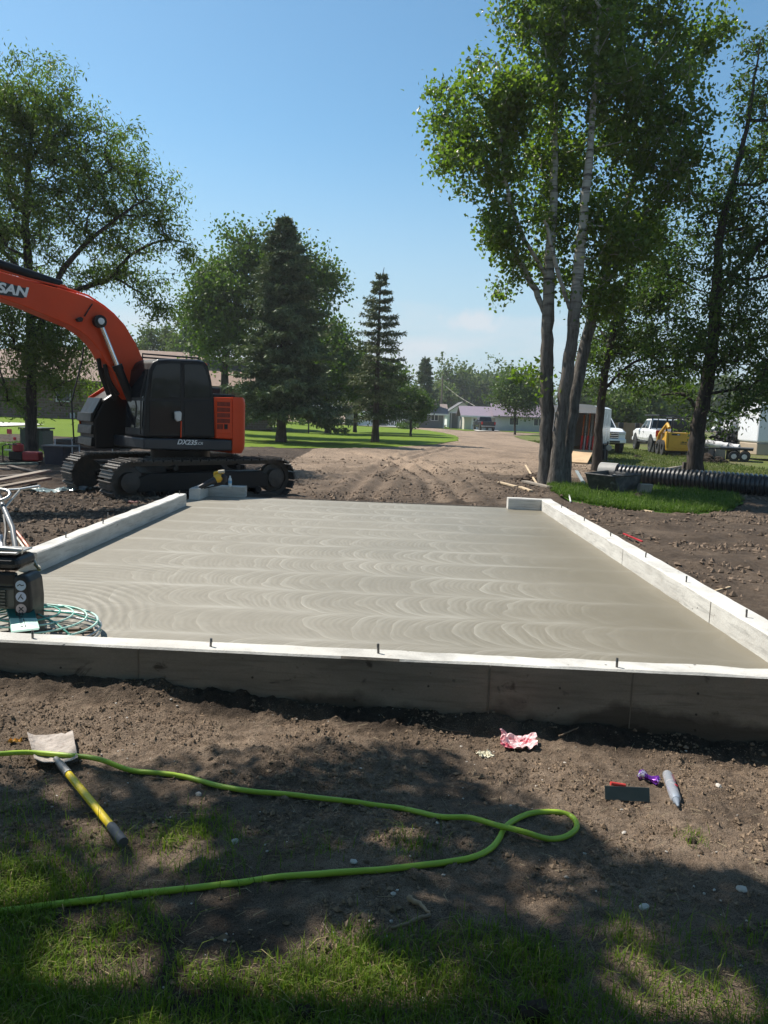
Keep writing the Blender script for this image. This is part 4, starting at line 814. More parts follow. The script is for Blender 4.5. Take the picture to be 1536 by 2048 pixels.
# engine bay behind the cab with louvred door
eb = side('engine_cover', [(428, 794), (466, 795), (467, 879), (431, 877)], W0, W1, M_ORA, bevel=.03)
side('engine_top', [(426, 787), (470, 790), (472, 796), (427, 794)], W0+.1, W1-.06, M_BLK, bevel=.02)
te0, ze0 = onp(432, 800, W1); te1, ze1 = onp(462, 868, W1)
pan = MB().prism([E(te0, W1-.02, ze0), E(te1, W1-.02, ze0), E(te1, W1-.02, ze1), E(te0, W1-.02, ze1)], [E(te0, W1+.016, ze0), E(te1, W1+.016, ze0), E(te1, W1+.016, ze1), E(te0, W1+.016, ze1)]).build('louvre_door', M_ORA, exc, bevel=.008)
wd = te0-te1; hh = ze0-ze1
for r_ in range(5):
    for c_ in range(11 if r_ < 4 else 5):
        a = te0-.05*wd-(c_+.2)/12*wd*.92; z = ze0-.05*hh-r_*hh*.165; w_ = .045*wd; h_ = hh*(.13 if r_ < 4 else .15)
        MB().prism([E(a, W1+.012, z), E(a-w_, W1+.012, z), E(a-w_, W1+.012, z-h_), E(a, W1+.012, z-h_)], [E(a, W1+.019, z), E(a-w_, W1+.019, z), E(a-w_, W1+.019, z-h_), E(a, W1+.019, z-h_)]).build('louvre_slot', M_BLK, pan)
a = te0-.62*wd; z = ze0-.78*hh
MB().box(-.03, .03, 0, .03, -.05, .05, lambda p: E(a+p[0], W1+.015+p[1], z+p[2])).build('latch', M_BLK, pan)
# counterweight, rounded in plan
tc0 = onp(465, 840, W1)[0]; zc1 = onp(465, 794, W1)[1]; zc0 = onp(465, 907, W1)[1]
ring = []
for k in range(19):
    a = math.pi*k/18; ring.append((tc0-.46*abs(math.sin(a))**.55, (W1+.01)*(-1 if math.cos(a) < 0 else 1)*abs(math.cos(a))**.40))
secs = [(zc0, .82), (zc0+.10, .97), (zc0+.22, 1.), (zc1-.14, 1.), (zc1-.04, .965), (zc1, .86)]
vs = []
for z, s in secs: vs += [E(tc0-(tc0-t)*s, l*(.93+.07*s), z) for t, l in ring]
k = len(ring); fs = [(i*k+j, i*k+(j+1) % k, (i+1)*k+(j+1) % k, (i+1)*k+j) for i in range(len(secs)-1) for j in range(k)]+[tuple(range(k-1, -1, -1)), tuple((len(secs)-1)*k+j for j in range(k))]
MB().add(vs, fs).build('counterweight', M_ORA, exc, smooth=35)
# right hand deck box with steps and grilles (beyond the boom)
t0, z0 = 1.62, .90
rb = MB().prism([E(t, W0, z) for t, z in ((.35, .95), (1.72, .95), (1.74, 1.55), (1.52, 1.95), (1.15, 2.2), (.35, 2.2))], [E(t, W0+.85, z) for t, z in ((.35, .95), (1.72, .95), (1.74, 1.55), (1.52, 1.95), (1.15, 2.2), (.35, 2.2))]).build('tank_box', M_BLK, exc, bevel=.05)
MB().prism([E(t, W0-.03, z) for t, z in ((.35, 1.0), (1.66, 1.0), (1.72, 1.5), (1.50, 1.98), (1.15, 2.24), (.35, 2.24))], [E(t, W0+.12, z) for t, z in ((.35, 1.0), (1.70, 1.0), (1.79, 1.55), (1.58, 2.0), (1.18, 2.27), (.35, 2.27))]).build('side_cover', M_ORA, exc, bevel=.03)
for q in (1.0, 1.25, 1.5): MB().prism([E(1.735, W0+.06, q), E(1.735, W0+.84, q), E(1.735, W0+.84, q+.18), E(1.735, W0+.06, q+.18)], [E(1.80, W0+.06, q), E(1.80, W0+.84, q), E(1.78, W0+.84, q+.18), E(1.78, W0+.06, q+.18)]).build('step', M_BLK, rb, bevel=.01)
MB().prism([E(1.74, W0+.12, 1.60), E(1.74, W0+.84, 1.60), E(1.54, W0+.84, 1.97), E(1.54, W0+.12, 1.97)], [E(1.78, W0+.12, 1.62), E(1.78, W0+.84, 1.62), E(1.58, W0+.84, 1.99), E(1.58, W0+.12, 1.99)]).build('step_plate', M_BLK, rb, bevel=.01)
MB().tube([E(1.66, W0+.45, 1.0), E(1.98, W0+.40, 1.05), E(2.0, W0+.36, 1.9), E(1.75, W0+.3, 2.75), E(1.72, W0+.3, 3.0)], .016, 6).build('mirror_arm', M_BLK, exc)
for pts in ([E(.55, W0+.5, 2.2), E(.55, W0+.5, 2.95), E(-.75, W0+.5, 2.95), E(-.95, W0+.5, 2.55)], [E(.55, W0+.1, 2.2), E(.55, W0+.1, 2.9), E(-.75, W0+.1, 2.9), E(-.95, W0+.1, 2.5)], [E(.55, W0+.5, 2.8), E(-.8, W0+.5, 2.8)], [E(.55, W0+.1, 2.75), E(-.8, W0+.1, 2.75)]):
    MB().tube(pts, .020, 6).build('guard_rail', M_BLK, exc)
MB().prism([E(t, W0+.05, z) for t, z in ((.4, 2.0), (.4, 2.3), (-.9, 2.3), (-.9, 2.0))], [E(t, .1, z) for t, z in ((.4, 2.0), (.4, 2.3), (-.9, 2.3), (-.9, 2.0))]).build('valve_cover', M_BLK, exc, bevel=.04)
# boom on the centre line
BL = .10; BW = .235
bo = [(285, 717), (277, 697), (252, 656), (243, 645), (232, 633), (222, 624.5), (213, 617), (197, 605.5), (180, 596), (121, 577), (78, 567), (0, 544.5), (-80, 526), (-190, 506), (-310, 500), (-335, 518), (-325, 532), (-200, 548), (-80, 575), (0, 595), (45, 611), (98, 633), (144, 652), (162, 663), (175, 673), (187, 686), (199, 701), (210, 721), (227, 744), (240, 775), (262, 800), (300, 790), (297, 745)]
bm_ = side('boom', bo, BL-BW, BL+BW, M_ORA, bevel=.018, lt=BL+BW)
for k_, (pa, pb) in enumerate((((80, 568), (80, 638)), )):
    pass
# decal plate with the maker's lettering, on the near face
BF = BL+BW
dec = [(-86, 546), (-60, 543), (0, 562.5), (52, 577), (57, 581), (53, 593), (46, 596.5), (0, 589.5), (-60, 572), (-92, 558)]
M_DEC = mat('black decal film', (.012, .012, .013), .35, var=.05)
dp = side('decal', dec, BF-.002, BF+.016, M_DEC, bm_, bevel=0, lt=BF)
def textmat(pxa, pxb, l):     # text baseline running between two picture points on the plane at lateral l
    a, b = onp(*pxa, l), onp(*pxb, l); A, B = E(a[0], l, a[1]), E(b[0], l, b[1]); xv = (B-A)/np.linalg.norm(B-A); yv = np.cross(nv, xv); c_ = (A+B)/2
    return Matrix(((xv[0], yv[0], nv[0], c_[0]), (xv[1], yv[1], nv[1], c_[1]), (xv[2], yv[2], nv[2], c_[2]), (0, 0, 0, 1))), np.linalg.norm(B-A)
mw, L = textmat((-72, 562.5), (42, 583.5), BF+.019)
tx = textmesh('decal_lettering', 'DOOSAN', .235, M_WHT, dp, mw @ Matrix.Scale(1.12, 4, (1, 0, 0)), shear=.18, bold=.009)
mw, L = textmat((355, 884.2), (392, 885.6), W1+.004)
dl = textmesh('model_lettering', 'DX235', .135, M_WHT, exc, mw @ Matrix.Scale(1.05, 4, (1, 0, 0)), shear=.3, bold=.003)
mw, L = textmat((393, 886.6), (404, 887.2), W1+.004)
textmesh('model_lettering', 'LCR', .075, M_WHT, exc, mw @ Matrix.Scale(1.15, 4, (1, 0, 0)), shear=.3, bold=.001)
# boom cylinders
for l in (BF+.10, BL-BW-.10):
    lt = BF+.10
    p0 = onp(199, 643, lt); p1 = onp(236, 735, lt); p2 = onp(262, 800, lt)
    cy = MB().tube([E(p1[0], l, p1[1]), E(p2[0], l, p2[1])], .085, 14).lathe([(.10, -.05), (.10, .05)], 14, E(p1[0], l, p1[1]), E(*p2[:1], l, p2[1])-E(p1[0], l, p1[1])).build('boom_cylinder', M_BLK, exc, smooth=40)
    MB().tube([E(p0[0], l, p0[1]), E(p1[0], l, p1[1])], .048, 14).build('cylinder_rod', M_CHROME, cy, smooth=40)
    MB().lathe([(.12, -.06), (.12, .06), (.075, .065), (.075, .075)], 18, E(p0[0], l, p0[1]), nv if l > 0 else -nv).build('rod_eye', M_BLK, cy, smooth=40)
    MB().lathe([(.065, .07), (.06, .10)], 14, E(p0[0], l, p0[1]), nv if l > 0 else -nv).build('pin', mat('pin end', (.6, .6, .6), .4, .5), cy, smooth=40)
# thick hose bundle beside the cylinder
for k_, (a, b, c_) in enumerate((((213, 728), (222, 760), (240, 790)), ((205, 716), (212, 752), (226, 790)), ((218, 735), (232, 765), (248, 800)))):
    pts = catmull([E(onp(*q, BF)[0], BF-.1-.12*k_, onp(*q, BF)[1]) for q in (a, b, c_)], 6); MB().tube(pts, .045, 8).build('hydraulic_hose', M_BLK, exc, smooth=50)
# arm cylinder on top of the boom with its clevis
a0 = onp(122, 570, BL); a1 = onp(-175, 470, BL)
ac = MB().tube([E(a0[0], BL, a0[1]), E(a1[0], BL, a1[1])], .088, 16).lathe([(.105, -.07), (.105, .05)], 16, E(a1[0], BL, a1[1]), E(a1[0], BL, a1[1])-E(a0[0], BL, a0[1])).build('arm_cylinder', M_BLK, exc, smooth=40)
a2 = onp(-300, 446, BL); MB().tube([E(a1[0], BL, a1[1]), E(a2[0], BL, a2[1])], .05, 12).build('cylinder_rod', M_CHROME, ac, smooth=40)
for l in (BL-.10, BL+.07): side('clevis', [(119, 578), (121, 571), (127, 567), (135, 568), (141, 575), (146, 584), (120, 578)], l, l+.04, M_ORA, bm_, lt=BF, bevel=.008)
# small pipes along the boom and lamp
side('work_lamp', [(150, 638), (158, 634), (163, 638), (161, 644), (152, 644)], BF, BF+.12, M_BLK, bm_, lt=BF)
pl = [onp(*q, BF) for q in ((168, 633), (176, 620), (184, 608))]; MB().tube([E(t, BF+.02, z) for t, z in pl], .012, 6).build('lamp_cable', M_BLK, bm_)
top = [(276, 694), (252, 654), (231, 631), (212, 615), (180, 594), (121, 575), (60, 560), (0, 542)]
for l in (BL-.15, BL-.08, BL+.14): MB().tube([E(t, l, z+.035) for t, z in (onp(a, b, BF) for a, b in top)], .018, 6).build('hydraulic_pipe', M_ORA if l > 0 else M_BLK, bm_, smooth=50)
# stick and bucket, out of view to the left but part of the machine
s0 = onp(-318, 520, BL); tS, zS = s0
MB().prism([E(tS+dt, BL-.2, zS+dz) for dt, dz in ((-.45, .55), (.05, .45), (.30, -.1), (-.75, -2.35), (-.98, -2.25), (-.35, -.1))], [E(tS+dt, BL+.2, zS+dz) for dt, dz in ((-.45, .55), (.05, .45), (.30, -.1), (-.75, -2.35), (-.98, -2.25), (-.35, -.1))]).build('stick', M_ORA, exc, bevel=.02)
MB().prism([E(tS+dt, BL-.55, zS+dz) for dt, dz in ((-.75, -2.2), (-.55, -2.6), (-.7, -3.2), (-1.2, -3.4), (-1.25, -3.3), (-1.0, -2.7), (-.95, -2.3))], [E(tS+dt, BL+.55, zS+dz) for dt, dz in ((-.75, -2.2), (-.55, -2.6), (-.7, -3.2), (-1.2, -3.4), (-1.25, -3.3), (-1.0, -2.7), (-.95, -2.3))]).build('bucket', M_BLK, exc, bevel=.02)
# ================================================================= BUILDINGS
def frame2(p, q):            # local frame of a facade: origin p, along p->q, inward normal, up
    p = np.array(p, float); q = np.array(q, float); x_ = (q-p); x_[2] = 0; L = np.linalg.norm(x_); x_ /= L; n_ = np.array([-x_[1], x_[0], 0]); return (lambda a: p+x_*a[0]+n_*a[1]+zv*a[2]), L
M_GLASSW = glassmat('house window glass', (.05, .06, .07), .08)
M_FRAME = mat('white trim', (.72, .72, .70), .5, var=.05)
def wallmat(name, ca, cb, board=0.):
    m = NT(name); v = m.n('ShaderNodeNewGeometry').outputs['Position']; n1 = m.noise(v, .7, 4); n2 = m.noise(m.map(v, (1, 1, 6)), 5, 4); c = m.mix(m.rng(n1, .3, .7), ca, cb); c = m.mix(m.rng(n2, .5, .7, 0, .25), c, tuple(k*.6 for k in ca)); m.col(c); m.set(rough=.8, spec=.25); m.bump(n2, .3, .02); return m.m
def roofmat(name, ca, cb, rib=0):
    m = NT(name); v = m.n('ShaderNodeNewGeometry').outputs['Position']; n1 = m.noise(m.map(v, (1, 1, 3)), 3, 6, .7); c = m.mix(m.rng(n1, .3, .7), ca, cb); m.col(c); m.set(rough=.8 if not rib else .4, spec=.3); m.bump(n1, .5, .03); return m.m
def gable(root, fr, L, Dp, hw, hr, m, mr, ov=.5, ridge='x', wall='wall'):
    MB().box(0, L, 0, Dp, -.3, hw, fr).build(wall, m, root)
    t = .14
    if ridge == 'x':
        for s in (0, 1):
            y0, z0 = (-ov, hw-ov*(hr-hw)/(Dp/2)) if s == 0 else (Dp+ov, hw-ov*(hr-hw)/(Dp/2)); b = [(-ov, y0, z0), (L+ov, y0, z0), (L+ov, Dp/2, hr), (-ov, Dp/2, hr)]
            MB().prism([fr(p) for p in b], [fr((p[0], p[1], p[2]+t)) for p in b]).build('roof', mr, root)
        for xx in (0.0, L-.1): MB().prism([fr((xx, 0, hw)), fr((xx, Dp, hw)), fr((xx, Dp/2, hr))], [fr((xx+.1, 0, hw)), fr((xx+.1, Dp, hw)), fr((xx+.1, Dp/2, hr))]).build('gable_wall', m, root)
    else:
        for s in (0, 1):
            x0, z0 = (-ov, hw-ov*(hr-hw)/(L/2)) if s == 0 else (L+ov, hw-ov*(hr-hw)/(L/2)); b = [(x0, -ov, z0), (x0, Dp+ov, z0), (L/2, Dp+ov, hr), (L/2, -ov, hr)]
            MB().prism([fr(p) for p in b], [fr((p[0], p[1], p[2]+t)) for p in b]).build('roof', mr, root)
        MB().prism([fr((0, 0, hw)), fr((L, 0, hw)), fr((L/2, 0, hr))], [fr((0, .1, hw)), fr((L, .1, hw)), fr((L/2, .1, hr))]).build('gable_wall', m, root)
    MB().box(-ov, L+ov, -ov-.05, -ov, hw-ov*.3-.12, hw-ov*.3+.12, fr).build('gutter', M_FRAME, root) if ridge == 'x' else None
def window(root, fr, x0, x1, z0, z1, y=0., cols=2, name='window'):
    f = MB(); t = .07
    f.box(x0, x1, y-.05, y+.02, z0, z0+t, fr); f.box(x0, x1, y-.05, y+.02, z1-t, z1, fr)
    for i in range(cols+1): c_ = x0+(x1-x0-t)*i/cols; f.box(c_, c_+t, y-.052, y+.02, z0+t, z1-t, fr)
    o = f.build(name, M_FRAME, root)
    for i in range(cols):
        a = x0+(x1-x0-t)*i/cols+t; b = x0+(x1-x0-t)*(i+1)/cols; MB().box(a, b, y-.02, y-.004, z0+t, z1-t, fr).build('pane', M_GLASSW, o)
    return o
# brick building behind the excavator
m = NT('dark brick'); v = m.n('ShaderNodeTexCoord').outputs['Object']; sp_ = m.n('ShaderNodeSeparateXYZ'); m.l(m.n('ShaderNodeNewGeometry').outputs['Position'], sp_.inputs[0]); cb_ = m.n('ShaderNodeCombineXYZ'); m.l(sp_.outputs[0], cb_.inputs[0]); m.l(sp_.outputs[2], cb_.inputs[1])
br = m.n('ShaderNodeTexBrick'); br.inputs['Scale'].default_value = 1; br.inputs['Brick Width'].default_value = .40; br.inputs['Row Height'].default_value = .20; br.inputs['Mortar Size'].default_value = .014; br.inputs['Color1'].default_value = (.13, .085, .062, 1); br.inputs['Color2'].default_value = (.19, .13, .095, 1); br.inputs['Mortar'].default_value = (.22, .19, .16, 1); m.l(cb_.outputs[0], br.inputs['Vector'])
m.col(br.outputs['Color']); m.set(rough=.9, spec=.2); m.bump(br.outputs['Fac'], -.4, .01); M_BRICK = m.m
M_ROOFB = roofmat('brown shingle', (.20, .135, .10), (.30, .21, .16))
M_DARKG = wallmat('dark grey siding', (.075, .075, .08), (.11, .11, .115))
yb = 58.; zb = .37
pA = at(-190, 830, yb); pB_ = at(545, 850, yb+6); pA[2] = pB_[2] = zb
fr, L = frame2(pA, pB_)
bb = thing('brick_building', 'low brown brick building with shingled hip roof behind the ash tree', 'building', fr((L/2, 0, 0)))
hw = at(150, 757, yb)[2]-zb; hr = at(150, 690, yb+7)[2]-zb
MB().box(0, L, 0, 14, -.5, hw, fr).build('brick_wall', M_BRICK, bb)
ov = 1.0; b = [(-ov, -ov, hw-.1), (L+ov, -ov, hw-.1), (L+ov, 14+ov, hw-.1), (-ov, 14+ov, hw-.1)]; tp = [(7, 7, hr), (L-7, 7, hr)]
MB().add([fr(p) for p in b+tp], [(0, 1, 5, 4), (2, 3, 4, 5), (1, 2, 5), (3, 0, 4), (3, 2, 1, 0)]).build('roof', M_ROOFB, bb)
f_ = MB(); f_.box(-ov, L+ov, -ov-.06, -ov-.005, hw-.34, hw-.09, fr); f_.box(-ov, L+ov, -ov, 0, hw-.22, hw-.16, fr); f_.build('fascia', mat('brown fascia', (.10, .07, .055), .6), bb)
lx = lambda px: float((at(px, 800, yb)-pA)@((pB_-pA)/np.linalg.norm(pB_-pA)))
for a in (lx(99), lx(-60), lx(250), lx(330)): window(bb, fr, a, a+1.1, hw-1.75, hw-.55, 0, 1)
MB().box(lx(365), lx(365)+9, 3, 12, hw+.02, at(430, 722, yb+9)[2]-zb, fr).build('upper_block', M_DARKG, bb, bevel=.05)
for a in (lx(-20), lx(130), lx(137)): MB().lathe([(.06, 0), (.06, .35), (.09, .36), (.0, .45)], 8, fr((a, -.4, .0))).build('pipe_vent', mat('white pipe', (.6, .6, .58), .5), bb)
# grey house
M_GREYS = wallmat('grey lap siding', (.17, .17, .165), (.22, .22, .21)); M_ROOFG = roofmat('brown grey shingle', (.20, .155, .14), (.27, .22, .20))
def hs(y, pxa, pxb, pyb, dy=0.):
    a = at(pxa, pyb, y); b = at(pxb, pyb, y+dy); z = float(base_h(a[0], a[1])); a[2] = b[2] = z; return a, b, z
a, b, z = hs(118, 690, 888, 852, 0); fr, L = frame2(a, b); gh = thing('house', 'long low grey house with brown roof and a white garage door', 'house', fr((L/2, 0, 0)))
hw = at(860, 826, 118)[2]-z; hr = at(860, 809, 121)[2]-z
gable(gh, fr, L, 7.5, hw, hr, M_GREYS, M_ROOFG, .6)
k = L/198.
gd = MB().box((716-690)*k, (746-690)*k, -.06, 0, 0, hw*.82, fr).build('garage_door', M_FRAME, gh)
for q in range(1, 4): MB().box((717-690)*k, (745-690)*k, -.085, -.062, hw*.82*q/4-.03, hw*.82*q/4+.0, fr).build('door_groove', mat('trim shadow line', (.5, .5, .5), .5), gd)
window(gh, fr, (861-690)*k, (876-690)*k, hw*.5, hw*.95, 0, 2); window(gh, fr, (773-690)*k, (786-690)*k, hw*.45, hw*.95, 0, 2)
pr = MB()
for q in np.linspace((773-690)*k, (808-690)*k, 10): pr.box(q-.04, q+.04, -1.7, -1.62, .25, 1.1, fr)
pr.box((773-690)*k, (808-690)*k, -1.72, -1.6, 1.1, 1.18, fr); pr.box((773-690)*k, (808-690)*k, -1.72, 0, 0, .25, fr); pr.build('porch_railing', M_FRAME, gh)
for q in ((773-690)*k, (792-690)*k, (808-690)*k): MB().box(q-.07, q+.07, -1.71, -1.57, .25, hw, fr).build('porch_post', M_FRAME, gh)
MB().box(L-.16, L+.04, -.04, .1, 0, hw, fr).build('corner_board', M_FRAME, gh)
# purple roofed house
M_CREAM = wallmat('cream siding', (.50, .47, .40), (.58, .55, .47)); M_PURP = roofmat('purple metal roof', (.23, .18, .21), (.29, .23, .26), 1)
a, b, z = hs(112, 928, 988, 856, 0); fr, L = frame2(a, b); ph = thing('house', 'cream house with a purple grey metal roof', 'house', fr((L/2, 0, 0)))
hw = at(960, 831, 113)[2]-z; hr = at(960, 815, 116)[2]-z
gable(ph, fr, L, 7, hw, hr, M_CREAM, M_PURP, .6); 
MB().box(1.0, 1.95, -.05, 0, 0, 2.05, fr).build('door', M_FRAME, ph); window(ph, fr, L-1.6, L-.5, 1.0, 2.0, 0, 2)
fr2 = lambda p: fr((p[0]+L+.02, p[1]-1.2, p[2])); MB().box(0, 14, .5, 7, -.3, hw, fr2).build('wing_wall', wallmat('pale siding', (.42, .42, .42), (.5, .5, .5)), ph)
bq = [(-.4, -.2, hw-.1), (14.4, -.2, hw-.1), (14.4, 3.7, hr+.5), (-.4, 3.7, hr+.5)]; MB().prism([fr2(p) for p in bq], [fr2((p[0], p[1], p[2]+.15)) for p in bq]).build('roof', M_PURP, ph)
for q in (2., 5.5, 9.): window(ph, fr2, q, q+1.4, .9, 2.0, .5, 2)
# small white shed beside it, and the long roof behind
a, b, z = hs(120, 901, 918, 853); fr, L = frame2(a, b); sh_ = thing('shed', 'small white open fronted shed between the grey and the cream house', 'shed', fr((L/2, 0, 0)))
for q in (0, L-.15): MB().box(q, q+.15, 0, .15, -.2, 2.4, fr).build('post', M_FRAME, sh_)
MB().box(-.3, L+.3, -.3, 2.6, 2.4, 2.6, fr).build('roof', M_FRAME, sh_); MB().box(0, L, 2.2, 2.3, -.2, 2.39, fr).build('back_wall', wallmat('grey shed wall', (.18, .20, .20), (.24, .26, .26)), sh_)
a, b, z = hs(135, 894, 955, 845); fr, L = frame2(a, b); lh = thing('house', 'low dark roofed house mostly hidden behind the cream house', 'house', fr((L/2, 0, 0)))
gable(lh, fr, L, 8, 2.6, 4.4, wallmat('white siding', (.6, .6, .6), (.68, .68, .67)), roofmat('grey roof', (.10, .10, .10), (.15, .15, .15)), .5, 'y')
# dark hedge by the drive, pole and wires
def bush(name, label, c, rx, rz, n=900, ls=.3, lm=None, seed=1, group=None):
    r = np.random.default_rng(seed); d = r.normal(0, 1, (n, 3)); d /= np.linalg.norm(d, axis=1, keepdims=True); P = np.array(c)+np.array([0, 0, rz*.9])+d*(r.uniform(0, 1, (n, 1))**.35)*np.array([rx, rx, rz]); P = P[P[:, 2] > c[2]]
    v_, f_ = leaves_np(P, ls, .7, r); o = link(name, npmesh(name, v_, f_), lm or LF['far']); tag(o, label, 'bush', group); return o
bush('bush', 'clipped dark bush beside the cream house driveway', bhit(1001, 858), 1.3, 1.0, 900, .3, LF['maple'], 2)
bush('bush', 'flowering shrub bed in front of the grey house', bhit(815, 858), 1.6, .5, 700, .25, LF['light'], 3)
bush('bush', 'bright green shrub under the trees left of the white garage door', bhit(668, 848), 1.6, 1.6, 900, .3, LF['light'], 4)
bush('bush', 'small bright shrub left of the forked maple trunk', bhit(641, 848), 1.0, 1.0, 600, .28, LF['light'], 5)
bush('bush', 'dark tangle of stems and low leaves at the maple base', bhit(600, 850), 1.5, 1.3, 700, .3, LF['maple'], 6)
M_POLE = mat('weathered pole wood', (.16, .13, .10), .85, sc=2)
pb = at(881, 850, 128.); pb[2] = float(base_h(pb[0], pb[1])); up_ = thing('utility_pole', 'wooden utility pole in front of the hazy trees', 'utility pole', pb)
hp = at(884, 752, 128.)[2]; MB().tube([pb-zv*.3, (pb[0], pb[1], hp)], [.17, .11], 10).build('pole', M_POLE, up_); MB().box(-1.1, 1.1, -.06, .06, -.06, .06, lambda p: np.array([pb[0], pb[1]-.2, hp-.5])+np.array(p)).build('crossarm', M_POLE, up_)
for q in (-.9, .9): MB().lathe([(.05, 0), (.07, .08), (.03, .16)], 8, (pb[0]+q, pb[1]-.2, hp-.43)).build('insulator', M_FRAME, up_)
wr = MB(); e0 = np.array([pb[0], pb[1], hp-1.2]); e1 = at(950, 812, 121.)
wr.tube([e0+(e1-e0)*t-zv*math.sin(math.pi*t)*.25 for t in np.linspace(0, 1, 8)], .035, 4); tag(wr.build('cable', M_BLK), 'drop cable sloping from the utility pole to the cream house', 'cable')
# lawn posts
M_POST = mat('black post', (.02, .02, .02), .5)
gp = 'posts standing on the mown lawn'
for i, (px, py, tp_, lb) in enumerate([(617, 867, 822, 'black lawn post with a pale oval disc, nearest of the row'), (648, 858, 836, 'second black lawn post of the row, behind the disc post'), (668, 850, 830, 'third black lawn post of the row, by the bright shrubs'), (723, 848, 822, 'slim black lawn post in front of the white garage door')]):
    p = bhit(px, py); h_ = at(px, tp_, p[1])[2]-p[2]; o = thing('lawn_post', lb, 'post', p, group=gp)
    MB().tube([p-zv*.1, p+zv*h_], .06, 8).build('post', M_POST, o); MB().lathe([(.09, 0), (.10, .04), (.02, .12)], 8, p+zv*h_).build('post_cap', M_POST, o)
    if i == 0: MB().lathe([(.02, -.05), (.34, .0), (.36, .06), (.3, .03)], 20, p+np.array([.28, -.1, h_+.05]), (.5, -.6, .25)).build('disc', mat('pale grey disc', (.33, .35, .36), .5), o)

